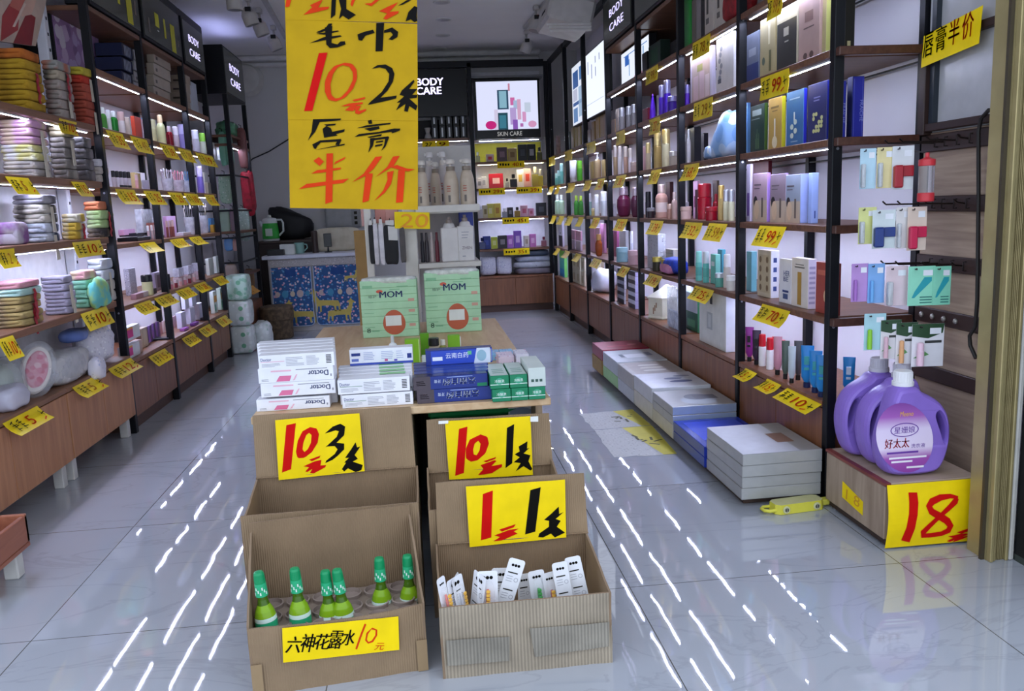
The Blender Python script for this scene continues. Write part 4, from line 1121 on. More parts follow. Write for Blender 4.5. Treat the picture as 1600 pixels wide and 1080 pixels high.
for lv, cols in ((0, ((769.5, 798.5), (799.5, 825.5), (826.5, 852.5))), (1, ((766, 795.5), (797, 824)))):
    for i, (l, r) in enumerate(cols):
        yb, yt = (622, 602) if lv == 0 else (600, 579)
        carton_box(l, r, yb, yt, 2.30 + .005, .19, 'green', f"green toothpaste box, end on, {('left', 'middle', 'right')[i]} of the {('lower row', 'upper row')[lv]}", z=z, m=GRN)
    z += .0375
ob = carton_box(826, 853, 600, 570, 2.305, .19, 'plain', 'grey-white toothpaste box lying on the lower right green box', z=TZ + .038, m=P('#c3ccc6', .35)); 
for i in range(3):
    mb = MB(); quadp(mb, -.017 + .012 * i, .014, -.009 + .012 * i, .022, -.0006, P('#39554c', .5)); mb.build('printed_character', ob)
for i, (l, r, yb, yt, Y, hx, d) in enumerate(((776, 813, 561, 548, 2.62, '#39558f', 'small blue picture box behind the green toothpaste boxes'), (812, 839, 561, 548, 2.62, '#7a7d8a', 'small grey picture box behind the green toothpaste boxes'), (778, 803, 542, 524, 2.80, '#d9c6d2', 'small pink and white box behind the blue picture box'),
                                               (760, 781, 533, 523, 2.95, '#86b4d6', 'small light blue box, left of two at the table side'), (782, 803, 533, 523, 2.95, '#8fbcdc', 'small light blue box, right of two at the table side'), (806, 826, 548, 526, 2.78, '#d4cfd9', 'small white floral box at the right table edge'))):
    o = carton_box(l, r, yb, yt, Y, .10, 'plain', d, z=TZ + .0005, m=SPECK(hx, ['#e8e8ee', hx, '#c97f9a', '#5470a8'], 90))
# two packs of tissue
MINT = P('#a6cfa6', .4); MINTD = P('#7fb489', .45)
def tissue(l, r, yb, yt, Y, label, side):
    a = Py(l, yb, Y); b = Py(r, yb, Y); w = b.x - a.x; h = (yb - yt) / ppm(a); d = .10
    t = empty('tissue_pack', ((a.x + b.x) / 2, Y, TZ + .0005), label, 'tissue pack', 'big tissue packs', math.radians(-3))
    mb = MB()
    nl = 8
    for i in range(nl):
        z0, z1 = h * i / nl, h * (i + 1) / nl
        mb.box((-w / 2, 0, z0 + .0002), (w / 2, d, z1 - .0002), MINT, .0016)
    mb.build('pack', t)
    mb = MB(); y = -.0004
    write(mb, 'MOM', (-w * .16, y, h * .70), (1, 0, 0), (0, 0, 1), P('#1f2f63', .4), w * .40, h * .11, 0, .0004, NY, .0008)
    write(mb, '植护', (-w * .36, y, h * .70), (1, 0, 0), (0, 0, 1), P('#4f6a55', .4), w * .14, h * .05, 0, .0004, NY)
    quadp(mb, -w * .46, h * .87, -w * .28, h * .92, y - .0003, MINTD); quadp(mb, w * .15, h * .88, w * .35, h * .895, y - .0003, MINTD); quadp(mb, w * .02, h * .83, w * .2, h * .845, y - .0003, MINTD)
    q = [(-w * .16 + w * .06 * math.cos(i * .52) , y - .0004, h * .81 + h * .03 * math.sin(i * .52)) for i in range(12)]; mb.poly(q, P('#c9573f', .4), NY)
    for zz in (.18, .43, .62): quadp(mb, -w * .45, h * zz, -w * .28, h * (zz + .012), y - .0003, MINTD); quadp(mb, w * .34, h * zz, w * .45, h * (zz + .05), y - .0003, P('#c79a86', .4))
    # plain rounded orange patch where the pack is illustrated
    q = []
    for i in range(28):
        an = 2 * math.pi * i / 28; q.append((w * .07 + w * .20 * math.cos(an) * (1 - .1 * math.sin(an)), y - .0004, h * .26 + h * .22 * math.sin(an)))
    mb.poly(q, P('#b65b3c', .45), NY)
    mb.poly([(-w * .08, y - .0007, h * .2), (w * .2, y - .0007, h * .2), (w * .2, y - .0007, h * .38), (-w * .08, y - .0007, h * .38)], P('#d9dcd2', .4), NY)
    write(mb, '8', (-w * .42, y, h * .09), (1, 0, 0), (0, 0, 1), P('#3d5c47', .4), w * .06, h * .08, 0, .0004, NY, .0004); quadp(mb, -w * .33, h * .105, -w * .2, h * .125, y - .0003, MINTD)
    mb.build('printed_front', t, (0, 0, 0))
    mb = MB(); mb.puff((0, d / 2, h - .002), (w * .96, d * 1.05, .03), FILM('#e8eae2', .75, .2), .45, 24, 8, .06, side); mb.build('wrapping', t, (0, d / 2, h))
tissue(567, 655, 522, 433, 3.66, 'mint green tissue pack at the table back, left of two', 1)
tissue(667, 753, 518, 424, 3.70, 'mint green tissue pack at the table back, right of two', 2)
# bottles and little boxes between the tissue packs and the toothpaste
def tbox(l, r, yb, yt, Y, hx, label, d=.03, hs=None):
    a = Py(l, yb, Y); b = Py(r, yb, Y); w = b.x - a.x; h = (yb - yt) / ppm(a)
    mb = MB(); mb.box((-w / 2, 0, 0), (w / 2, d, h), P(hx, .35), .001)
    if hs: mb.box((w / 2 - .004, -.0006, .001), (w / 2 - .001, 0, h - .001), P(hs, .35))
    ob = mb.build('small_box'); ob.location = ((a.x + b.x) / 2, Y, TZ + .0005); return tag(ob, label, 'box')
tbox(632, 655, 530, 493, 3.0, '#7fb52c', 'lime green cosmetic box before the left tissue pack', .04, '#b9d98a')
tbox(656, 670, 524, 488, 3.12, '#5f9a1f', 'darker green cosmetic box behind the lime box on the table')
tbox(699, 718, 520, 488, 3.1, '#78b02a', 'green cosmetic box standing right of the clear bottle', .035)
tbox(702, 718, 493, 478, 3.3, '#e2e0e4', 'small white card box behind the green cosmetic box', .03)
def tbottle(x, yb, yt, Y, wpx, body, cap, frac, label, neck=.5, cm=None):
    a = Py(x, yb, Y); r = wpx / 2 / ppm(a); h = (yb - yt) / ppm(a)
    mb = MB(); hb = h * (1 - frac); mb.lathe([(r * .94, 0), (r, .003), (r, hb * .86), (r * .8, hb * .94), (r * neck, hb)], body, 18)
    b = mb.build('cosmetic_bottle'); b.location = (a.x, Y, TZ + .0005)
    mb = MB(); mb.lathe([(r * neck * 1.3, hb), (r * neck * 1.35, hb + .002), (r * neck * 1.3, h - .002), (r * neck * 1.2, h)], cm or P(cap, .3), 18); mb.build('cap', b, (0, 0, hb))
    return tag(b, label, 'bottle')
tbottle(677, 525, 491, 3.05, 17, G('#cdbfa8', .1, .5), '#1a1a1c', .36, 'clear beige bottle with a big black cap on the table', .75)
tbottle(691, 522, 494, 3.08, 11, G('#b7bf6a', .1, .6), '#d9d9c9', .3, 'small yellow-green glass bottle on the table')
tbottle(623, 528, 500, 3.02, 12, P('#1f3a1e', .2), '#aebf3a', .2, 'dark green bottle left of the lime box')
tbottle(613, 528, 486, 3.04, 13, P('#dfe2e2', .3), '#c8cccc', .25, 'white cosmetic tube bottle at the left of the lime box', .3)

# ================================================================== GOODS ON THE RACKS
def front(side, y): return RX(y) if side > 0 else LX
def ysolve(x, side, off, z):
    lo, hi = 1.2, 9.5
    for _ in range(50):
        m = (lo + hi) / 2; px = proj((front(side, m) + side * off, m, z))[0]
        if (px > x) == (side > 0): lo = m
        else: hi = m
    return min((lo + hi) / 2, 8.235 if side > 0 else 9)
NUM = ['one', 'two', 'three', 'four', 'five', 'six', 'seven']
def bay_of(side, y):
    ps = [PY(k) for k in range(8)] if side > 0 else LP
    k = 0
    while k < len(ps) - 2 and y > ps[k + 1]: k += 1
    return k
def where(side, y, lv):
    sd = 'right' if side > 0 else 'left'; b = NUM[bay_of(side, y)]
    if side > 0 and y < PY(0): return 'by nearest right post, ' + ('cabinet top' if lv == 'C' else f'shelf {NUM[lv - 1]}')
    return f'on {sd} cabinet top, bay {b}' if lv == 'C' else f'on {sd} shelf {NUM[lv - 1]}, bay {b}'
def grp(side, y, lv): return 'goods ' + where(side, y, lv)
def bprof(kind, r, h):
    """profile of the container, radius of neck and height where the cap starts"""
    if kind == 'jar': return [(r * .95, 0), (r, .003), (r, h * .62), (r * .96, h * .66)], r * 1.03, .66
    if kind == 'tube': return None, r, .12
    if kind == 'cone': return [(r, 0), (r * .98, h * .1), (r * .8, h * .5), (r * .35, h * .85), (r * .2, h * .9)], r * .2, .9
    if kind == 'pump': return [(r * .95, 0), (r, .004), (r, h * .62), (r * .85, h * .70), (r * .35, h * .74)], r * .38, .74
    if kind == 'slim': return [(r * .95, 0), (r, .003), (r, h * .6), (r * .9, h * .62)], r * .92, .62
    if kind == 'round': return [(r * .6, 0), (r * .8, h * .06), (r, h * .35), (r * .92, h * .58), (r * .55, h * .72)], r * .62, .72
    if kind == 'square': return [(r * .95, 0), (r, .003), (r, h * .66), (r * .7, h * .72), (r * .42, h * .74)], r * .5, .74
    return [(r * .94, 0), (r, .004), (r, h * .60), (r * .8, h * .69), (r * .5, h * .74)], r * .58, .74
def bottle(side, lv, x, w, h, kind, body, cap, desc, off=.06, name='bottle', trans=None, cmet=0.0, label=None, place=None, z=None, word='from the front', crough=.28):
    z = (LV[lv] + (.0125 if side < 0 and lv == 'C' else 0)) if z is None else z
    y = ysolve(x, side, off, z + .03); X = front(side, y) + side * off
    s = ppm((X, y, z)); r = w / 2 / s; H = h / s
    bm = P(body, .3) if trans is None else G(body, .08, trans)
    cm = P(cap, crough, cmet)
    mb = MB(); seg = 16 if w > 8 else 12
    if kind == 'tube':
        ch = H * .13
        t = empty(name, (X, y, z + .0005), None, None)
        n = 16; vs = []; L = [(0, .5, .5), (.15, 1, 1), (.5, 1, .75), (.8, 1.04, .35), (.95, 1.08, .10), (1, 1.08, .08)]
        for q, a, b in L:
            for k in range(n):
                an = 2 * math.pi * k / n; vs.append((r * b * math.cos(an), r * a * math.sin(an), ch + (H - ch) * q))
        mb.add(vs, [[i * n + k, i * n + (k + 1) % n, (i + 1) * n + (k + 1) % n, (i + 1) * n + k] for i in range(len(L) - 1) for k in range(n)], bm, True)
        mb.add(vs[-n:], [list(range(n))], bm)
        if label:
            for q0, q1 in ((.35, .42), (.5, .72)):
                rx_ = r * .98; mb.box((-side * rx_ - .001, -r * .4, ch + (H - ch) * q0), (-side * rx_ * .6, r * .4, ch + (H - ch) * q1), P(label, .4))
        t.rotation_euler.z = side * 1.0
        mb.build('tube_body', t)
        mb = MB(); mb.lathe([(r * .62, 0), (r * .62, ch * .9), (r * .5, ch)], cm, 14); mb.build('cap', t)
        ob = t
    else:
        prof, nr, f = bprof(kind, r, H)
        mb.lathe(prof, bm, seg)
        if label:
            q0, q1 = H * .18, H * .46
            mb.lathe([(r * 1.012, q0), (r * 1.014, q0 + .001), (r * 1.014, q1), (r * 1.012, q1 + .001)], P(label, .4), seg)
        ob = mb.build(name); ob.location = (X, y, z + .0005)
        mb = MB()
        if kind == 'pump':
            mb.lathe([(nr * 1.15, H * f), (nr * 1.15, H * .82), (nr * .5, H * .83), (nr * .4, H * .93)], cm, 12)
            mb.box((-side * r * .95, -nr * .6, H * .93), (side * nr, nr * .6, H * .985), cm, .001)
        elif kind == 'cone': mb.lathe([(nr * 1.1, H * f), (nr * .9, H * .97), (nr * .4, H)], cm, 10)
        else: mb.lathe([(nr, H * f), (nr * 1.04, H * f + .002), (nr * 1.0, H * .97), (nr * .85, H)], cm, seg)
        mb.build('cap', ob, (0, 0, H * f))
    return reg(ob, desc, place or where(side, y, lv), name.split('_')[-1], place or grp(side, y, lv), y * (1 if True else 1), word)
def box(side, lv, xl, xs, xr, h, col, desc, col2=None, art=None, off=.05, top=None, name='gift_box', cat='box', z=None, place=None, dz=0.0, m=None):
    """a carton on a side rack: aisle face between two image columns, near end between the next two"""
    z = ((LV[lv] + (.0125 if side < 0 and lv == 'C' else 0)) if z is None else z) + dz
    if side > 0: ya = ysolve(xl, side, off, z + .05); yb = ysolve(xs, side, off, z + .05); dp = (xr - xs)
    else: yb = ysolve(xs, side, off, z + .05); ya = ysolve(xr, side, off, z + .05); dp = (xs - xl)
    X = front(side, yb) + side * off; s = ppm((X, yb, z)); H = h / s; D = max(.012, dp / s); L = ya - yb; yc = (ya + yb) / 2
    mm = m or P(col, .35); mb = MB()
    mb.box((0 if side > 0 else -D, -L / 2, 0), (D if side > 0 else 0, L / 2, H), mm, min(.0015, D * .1), {'-y': P(col2, .35)} if col2 else None)
    fx = -side * .0005; N = Vector((-side, 0, 0))
    def U(u, v): return Vector((fx, (L / 2 - L * u) if side > 0 else (-L / 2 + L * u), H * v))
    for ai, a in enumerate(art or []):
        fx = -side * (.0005 + .00012 * ai)
        if a[0] == 't':
            _, body, u, v, wd, hh, hx = a
            write(mb, body, U(u, v), (0, -side, 0), (0, 0, 1), P(hx, .4), L * wd, H * hh, 0, .0003, N)
        elif a[0] == 'o':
            _, u, v, ru, rv, hx = a
            mb.poly([U(u + ru * math.cos(i * .5236), v + rv * math.sin(i * .5236)) + N * .0002 for i in range(12)], P(hx, .4), N)
        elif a[0] == 's':     # spine lettering on the near end
            _, body, hx = a
            write(mb, body, Vector((side * D * .65, -L / 2 - .0004, H * .62)), (0, 0, -1), (side, 0, 0), P(hx, .4), H * .34, D * .28, 0, .0003, NY)
        elif a[0] == 'e':     # panel on the near end
            _, u0, v0, u1, v1, hx = a
            mb.poly([(side * D * u0, -L / 2 - .0003, H * v0), (side * D * u1, -L / 2 - .0003, H * v0), (side * D * u1, -L / 2 - .0003, H * v1), (side * D * u0, -L / 2 - .0003, H * v1)], P(hx, .4), NY)
        else:
            u0, v0, u1, v1, hx = a
            mb.poly([U(u0, v0), U(u1, v0), U(u1, v1), U(u0, v1)], P(hx, .4), N)
    if top: mb.box((side * .001, -L / 2 + .001, H), (side * (D - .001), L / 2 - .001, H + .0008), P(top, .3))
    ob = mb.build(name); ob.location = (X, yc, z + .0005)
    if 'stack' in desc: return reg(ob, desc, place or where(side, yc, lv), cat, place or grp(side, yc, lv), z, 'from the bottom')
    return reg(ob, desc, place or where(side, yc, lv), cat, place or grp(side, yc, lv), yc)

# ---- yellow price tags on the shelf edges
def ptag(side, lv, xa, xb, ang, L, num, z=None, X=None, col='#f2d30f', place=None, black=True, drop=0.0, seed=None):
    zz = (LV[lv] if z is None else z) - .010 - drop; xm = (xa + xb) / 2
    def ys(x):
        lo, hi = 1.2, 9.5
        for _ in range(46):
            m = (lo + hi) / 2; fx = (front(side, m) if X is None else X) - side * .003; px = proj((fx, m, zz))[0]
            if (px > x) == (side > 0): lo = m
            else: hi = m
        return (lo + hi) / 2
    y0, y1 = ys(xa), ys(xb); yc = (y0 + y1) / 2
    fx = (front(side, yc) if X is None else X) - side * .003
    a = math.radians(ang); dn = Vector((-side * math.sin(a), 0, -math.cos(a))); n = Vector((-side * math.cos(a), 0, math.sin(a)))
    al = Vector((0, -1, 0)) if side > 0 else Vector((0, 1, 0))    # reading direction
    w = abs(y1 - y0); o = Vector((0, 0, 0)) - al * w / 2
    mb = MB(); rnd = random.Random(int(xa * 7 + xb))
    q = [o + dn * L, o + dn * L + al * w, o + al * w, o]
    N1 = 4; curl = rnd.uniform(.0, .008)
    fr = []
    for j in range(N1 + 1):
        t = j / N1; off_ = n * (-curl * math.sin(t * math.pi))
        fr += [o + dn * L * t + off_, o + al * w + dn * L * t + off_]
    k = len(fr); bk_ = [p - n * .001 for p in fr]
    f = []
    for j in range(N1):
        b = 2 * j; f += [[b, b + 2, b + 3, b + 1], [k + b, k + b + 1, k + b + 3, k + b + 2], [b, k + b, k + b + 2, b + 2], [b + 1, b + 3, k + b + 3, k + b + 1]]
    f += [[0, 1, k + 1, k], [2 * N1, k + 2 * N1, k + 2 * N1 + 1, 2 * N1 + 1]]
    mb.add(fr + bk_, f, P(col, .35))
    def pt(u, v, lf=.0012): return o + al * w * u + dn * L * v + n * lf
    def dash(u0, v0, u1, v1, wd, m, lf):
        A, B = pt(u0, v0, lf), pt(u1, v1, lf); t = (B - A).normalized(); p = n.cross(t) * wd / 2
        mb.add([A - p, B - p, B + p, A + p], [[0, 1, 2, 3]], m)
    if black:
        for c in range(2):
            u = .07 + .16 * c
            for s_ in range(4):
                v = .22 + .15 * s_; dash(u + rnd.uniform(0, .03), v + rnd.uniform(-.04, .04), u + rnd.uniform(.08, .14), v + rnd.uniform(-.08, .04), .0035, INK, .0013 + .00005 * s_)
            dash(u + .06, .2, u + rnd.uniform(.02, .09), .82, .004, INK, .0016)
    if num:
        write(mb, num, pt(.44 if black else .15, .80, .0013), al, -dn, ORG if rnd.random() < .6 else P('#c77a14', .5), w * (.30 if len(num) > 1 else .14) * (1 if black else 2), L * .58, .12, .0, n, .0006)
        dash(.78, .86, .88, .72, .005, ORG, .0014)
        if black: dash(.86, .25, .90, .62, .004, INK, .0014); dash(.84, .5, .96, .42, .004, INK, .0015)
    ob = mb.build('price_tag'); ob.location = (fx, yc, zz)
    pl = place or 'hung at ' + where(side, yc, lv)[3:]
    reg(ob, f'yellow tag reading {num}' if num else 'yellow handwritten price tag', pl, 'price tag', 'price tags ' + pl, yc)
    return ob
for lv, ang, L, xs in (('C', 62, .068, ((1165, 1183, '5'), (1199, 1221, '15'), (1230, 1284, '10'))),
                       (1, 36, .075, ((1191, 1235, '70'), (1086, 1116, '25'), (1015, 1035, '19'), (972, 985, '9'), (928, 941, '8'), (900, 909, ''), (883, 891, ''), (870, 876, ''))),
                       (2, 26, .085, ((1187, 1229, '99'), (1071, 1098, '32'), (1108, 1137, '59'), (1017, 1037, '39'), (965, 981, '25'), (927, 938, '19'), (887, 896, ''), (904, 912, ''), (863, 869.5, ''), (874, 882, ''))),
                       (3, 22, .085, ((1069, 1093, '68'), (1018, 1034, '45'), (963, 979, '38'), (914, 925, '29'), (934, 946, '25'), (888, 899, ''), (858, 866, ''), (870, 876, ''))),
                       (4, 3, .085, ((1188, 1233, '99'), (1084, 1114, '29'), (1014, 1031, '27'), (962, 976, ''), (916, 930, ''), (882, 894, ''), (857, 867, ''))),
                       (5, 3, .08, ((1199, 1222, '99'), (1082, 1110, '78'), (1009, 1028, '99')))):
    for xa, xb, nm in xs: ptag(1, lv, xa, xb, ang, L, nm)
for lv, ang, L, xs in ((4, 24, .09, ((165, 191, '35'), (203, 229, '45'), (249, 271, '39'), (278, 298, '29'), (305, 332, '19'))),
                       (3, 28, .088, ((180, 210, '15'), (224, 249, '25'), (262, 283, '25'), (287, 308, '10'), (319, 334, '10'))),
                       (2, 46, .075, ((217, 241, ''), (265, 286, '10'), (295, 313, '5'))),
                       (1, 44, .075, ((209, 234, '35'), (241, 266, '35'), (274, 295, '39'), (302, 320, '28'), (332, 347, '18'))),
                       ('C', 42, .075, ((232, 257, '15'), (284, 302, '25'), (310, 327, '9'), (337, 352, '8')))):
    for xa, xb, nm in xs: ptag(-1, lv, xa, xb, ang, L, nm)
for k, ang, L, xs in (('T0', 3, .06, ((93, 120, '10', 'left'),)), ('T1', 30, .075, ((8, 44, '5', 'nearer'), (111, 132, '15', 'farther'))), ('T2', 16, .07, ((-6, 22, '2', 'nearer'), (113, 156, '10', 'farther'))), ('T3', 22, .085, ((-4, 20, '10', 'nearer'), (126, 166, '10', 'farther')))):
    for xa, xb, nm, wd in xs: ptag(-1, None, xa, xb, ang, L, nm, z=GZ[k], X=LX, place=f'hung on the {dict(T0="top", T1="second", T2="third", T3="lowest")[k]} towel shelf')
for xa, xb, nm in ((4, 58, '5'), (113, 148, '5'), (169, 204, '12')): ptag(-1, None, xa, xb, 50, .075, nm, z=.405, X=LX + .012, place='hung at the low cabinets under the towels')
# half price strip on the panel frame
tN = Vector((-1, 0, 0))
def st(mb):
    o = Vector((1.628, 2.62, 1.465)); al = (0, -1, 0.10)
    for i, (ch, m) in enumerate((('唇', INK), ('膏', INK), ('半', ORG), ('价', ORG))):
        write(mb, ch, o + Vector((0, -.005 - .064 * i, .013 + .0064 * i)), al, (0, .05, 1), m, .052, .072, .1, .0008, tN, .0006)
paper('price_sign', 'yellow strip with four brush characters on the entrance panel frame', [Vector((1.629, 2.625, 1.452)), Vector((1.629, 2.345, 1.475)), Vector((1.629, 2.335, 1.578)), Vector((1.629, 2.615, 1.548))], tN, st)

# ================================================================== RIGHT RACK GOODS
B = lambda *a, **k: bottle(1, *a, **k)
X_ = lambda *a, **k: box(1, *a, **k)
# bay one, cabinet top
for x, h in ((1171, 54), (1182, 54)): B('C', x, 12, h, 'tube', '#8d2a86' if x < 1175 else '#3a2440', '#121216', 'black tube with magenta top', off=.05, name='cosmetic_tube', label='#1c171d')
for x in (1191, 1203): B('C', x, 11, 50, 'slim', '#f0eef0', '#c81f2e', 'white bottle with a red cap', off=.06)
for x in (1210, 1222): B('C', x, 11, 47, 'slim', '#eedde2', '#c81f2e', 'pale pink bottle with a red cap', off=.10)
B('C', 1215, 12, 60, 'tube', '#c98ea0', '#141416', 'pink and silver tube', off=.045, name='cosmetic_tube')
B('C', 1227, 11, 60, 'tube', '#4c5a52', '#141416', 'dark green tube', off=.04, name='cosmetic_tube')
B('C', 1237, 11, 58, 'tube', '#b9c2c8', '#141416', 'silver grey tube', off=.03, name='cosmetic_tube')
B('C', 1247, 12, 62, 'tube', '#4b484c', '#141416', 'black tube', off=.075, name='cosmetic_tube')
for x, o in ((1261, .05), (1274, .04), (1284, .03)): B('C', x, 18, 66, 'tube', '#1f7fc4', '#1a2550', 'blue squeeze tube', off=o, name='cosmetic_tube', label='#3a9a9a')
B('C', 1326, 17, 60, 'tube', '#1f86cc', '#1f3f7c', 'blue squeeze tube', off=.13, name='cosmetic_tube', label='#d9e6f0')
# bay one, shelf one
X_(1, 1166, 1174, 1183, 62, '#7fc4d4', 'slim teal box', top='#a8dfe8', off=.09)
X_(1, 1183, 1204, 1218, 74, '#d6c7ad', 'beige patterned box with white end', '#e3e3f0', art=[(.1, .1, .9, .9, '#c9b898')] + [('o', .25 + .5 * (i % 2), .2 + .2 * (i // 2), .09, .07, '#8a7358') for i in range(8)] + [('e', .3, .15 + .2 * i, .7, .25 + .2 * i, '#3f4f8c') for i in range(4)], off=.06)
X_(1, 1217, 1236, 1242, 70, '#e6e4ea', 'white box with navy print', art=[('t', 'HER', .38, .62, .5, .12, '#33417c'), ('t', 'BE', .38, .5, .4, .10, '#33417c'), (.3, .25, .8, .3, '#33417c'), (.35, .1, .75, .22, '#4a5a8a')], off=.045)
X_(1, 1236, 1262, 1276, 78, '#e2d8cf', 'white box with a gold bar', '#d6cbe0', art=[(.38, .05, .62, .72, '#b48a3c'), (.2, .8, .8, .83, '#7b746c'), (.25, .86, .75, .88, '#7b746c')] + [('e', .15, .1 + .1 * i, .85, .15 + .1 * i, '#a79cc0') for i in range(8)], off=.04)
X_(1, 1274, 1302, 1314, 82, '#a5483c', 'terracotta red gift box', '#7e2a2a', art=[('o', .7, .35, .25, .16, '#d9b48c'), (.1, .75, .9, .85, '#c96a55')], off=.035)
# bay one, shelf two
X_(2, 1166, 1172, 1176, 88, '#d9cbe6', 'slim white and violet box', art=[(.2, .1, .8, .5, '#7a4aa8')], off=.05)
X_(2, 1174, 1200, 1206, 96, '#6e2230', 'dark red box at the back', off=.22)
for a, s_, b, c, c2 in ((1176, 1198, 1204, '#b89aa6', '#b98fe6'), (1203, 1227, 1231, '#94808c', '#a288c0'), (1227, 1250, 1263, '#9aa3b4', '#a9b8f0')):
    X_(2, a, s_, b, 76, c, dict(zip((1176, 1203, 1227), ('pink violet gift box with printed figure', 'mauve gift box with printed figure', 'grey blue gift box with printed figure')))[a], c2,
       art=[(0, 0, 1, .45, '#c4b09a'), ('o', .2, .42, .14, .12, '#2a2226'), ('o', .28, .25, .18, .2, '#d6b99a'), (.62, .1, .74, .5, '#6d5f58'), (.1, .75, .6, .78, '#5f5058'), (.1, .68, .5, .7, '#5f5058')], off=.05, top='#c4a8f0')
X_(2, 1262, 1268, 1279, 78, '#9fb4ee', 'pale blue gift box seen end on', '#a3b8f4', art=[('e', .4, .1, .6, .25, '#4a5aa8')], off=.06)
# bay one, shelf three
X_(3, 1156, 1167, 1173, 80, '#6b9fd8', 'light blue book box', off=.10)
X_(3, 1172, 1194, 1200, 74, '#22392f', 'dark green book box', '#3f5a1e', art=[(.15, .78, .8, .9, '#a8b8b0')] + [(.5 + .06 * (i - 2), .08, .53 + .06 * (i - 2), .3 + .1 * (i % 3), '#5f7f5a') for i in range(5)] + [(.1, .7, .7, .72, '#8a9a94')], off=.06)
X_(3, 1200, 1221, 1228, 80, '#b08f45', 'gold book box', '#c9c42a', art=[('o', .5, .15, .2, .12, '#e0d2ae'), (.45, .2, .55, .6, '#ded6c4'), (.2, .8, .8, .84, '#6d5522'), (.3, .74, .7, .76, '#6d5522')], off=.055)
X_(3, 1228, 1255, 1261, 86, '#3c6a9c', 'steel blue book box', '#2f34c0', art=[('o', .35 + .2 * (i % 2), .2 + .08 * i, .1, .05, '#c9d2c4') for i in range(4)] + [(.45, .45, .52, .62, '#dfe3dc'), (.2, .85, .8, .87, '#9ab4d0'), (.3, .08, .7, .1, '#9ab4d0')], off=.05)
X_(3, 1261, 1291, 1301, 92, '#2c2e62', 'navy book box with yellow flowers', '#232a8a', art=[('o', .35 + .14 * (i % 4), .2 + .07 * (i % 5), .07, .035, '#c9c98a') for i in range(12)] + [(.35, .75, .7, .77, '#8a8ab8'), (.35, .7, .65, .72, '#8a8ab8')], off=.045)
X_(3, 1300, 1306, 1322, 88, '#232a78', 'blue boxed set with lettered end', '#252c9c', art=[('s', 'FRAICHE', '#8a8fd8')], off=.05, top='#1a1e5a')
X_(3, 1322, 1331, 1350, 94, '#1c2258', 'dark blue boxed set with lettered end', '#252a96', art=[('s', 'FRAICHE', '#8a8fd8'), ('e', .12, .04, .16, .96, '#5a62b8'), ('e', .84, .04, .88, .96, '#5a62b8')], off=.10, top='#1a1e5a')
# bay one, shelf four
X_(4, 1157, 1162, 1167, 80, '#d6cfd8', 'slim white box', off=.07)
X_(4, 1166, 1185, 1189, 78, '#7d869c', 'grey and blue tall box', art=[(0, 0, 1, .4, '#39457c'), (.2, .55, .8, .7, '#b3b9c6')], off=.06)
X_(4, 1187, 1211, 1216, 92, '#b5a87e', 'wrapped gold tall box', art=[(.6, .1, .75, .45, '#6d6a48'), ('o', .25, .3, .1, .07, '#5d6a5a'), (.55, .55, .68, .95, '#d9d2b4')], off=.05, top='#e8e4d0')
X_(4, 1213, 1245, 1249, 98, '#cfc7ae', 'beige box with a black panel', art=[(.02, .05, .98, .78, '#34322f'), (.35, .55, .6, .68, '#b5b0a4'), (.4, .45, .6, .47, '#b5b0a4')], off=.045, top='#ece8da')
X_(4, 1247, 1280, 1284, 104, '#b89a92', 'dusty pink tall box', art=[(.3, .6, .7, .75, '#8a6a64'), (.25, .5, .75, .52, '#5f4a46'), ('o', .35, .1, .1, .05, '#5f4a46'), ('o', .65, .1, .1, .05, '#5f4a46')], off=.04, top='#d9d2c8')
X_(4, 1283, 1290, 1298, 106, '#b5a878', 'gold green box end', '#cfcf7a', off=.05)
X_(4, 1303, 1309, 1318, 96, '#8f7f56', 'gold box end', '#a8966a', off=.07)
X_(4, 1318, 1319, 1336, 92, '#17140f', 'black box with a small gold emblem', '#1f1c14', art=[('e', .3, .12, .62, .22, '#c4b98a')], off=.10)
# bay two
X_('C', 1092, 1134, 1150, 88, '#dcdcd6', 'big white gift bag box', '#e6e8f4', art=[(.42, .78, .52, .95, '#3a3a3a'), (.3, .3, .52, .62, '#b4b8b8'), (.36, .34, .46, .58, '#cfd2d2')], off=.03, top='#f4f4f8')
X_('C', 1070, 1090, 1096, 60, '#2f6a48', 'leaning green magazine', off=.10, name='magazine', cat='magazine', art=[(0, .5, 1, 1, '#cfd0dc'), (.2, .1, .8, .3, '#5fa070')])
X_('C', 1066, 1080, 1084, 75, '#cfd0de', 'white magazine', off=.16, name='magazine', cat='magazine')
for x, h, k, c in ((1092, 46, 'slim', '#74c9c0'), (1103, 48, 'slim', '#6cc4bc')): B(1, x, 10, h, k, c, '#c9d0d4' if x > 1100 else '#8fd6cc', 'teal bottle', off=.06, label='#5fb0aa')
X_(1, 1110, 1118, 1126, 46, '#78c8bc', 'teal box with silver print', '#86d2c6', art=[(.2, .6, .8, .75, '#e6ecec')], off=.07)
X_(1, 1121, 1128, 1134, 50, '#5aa8bc', 'deeper teal box', off=.14)
B(1, 1124, 13, 22, 'jar', '#74c4b4', '#c9d0d4', 'teal glass cream jar', off=.04, trans=.4, cmet=.6)
B(1, 1136, 11, 52, 'slim', '#d4ccc4', '#efeff2', 'white bottle with a round cap', off=.06)
B(1, 1142, 13, 24, 'jar', '#ddd8d0', '#f2f2f2', 'white cream jar', off=.03)
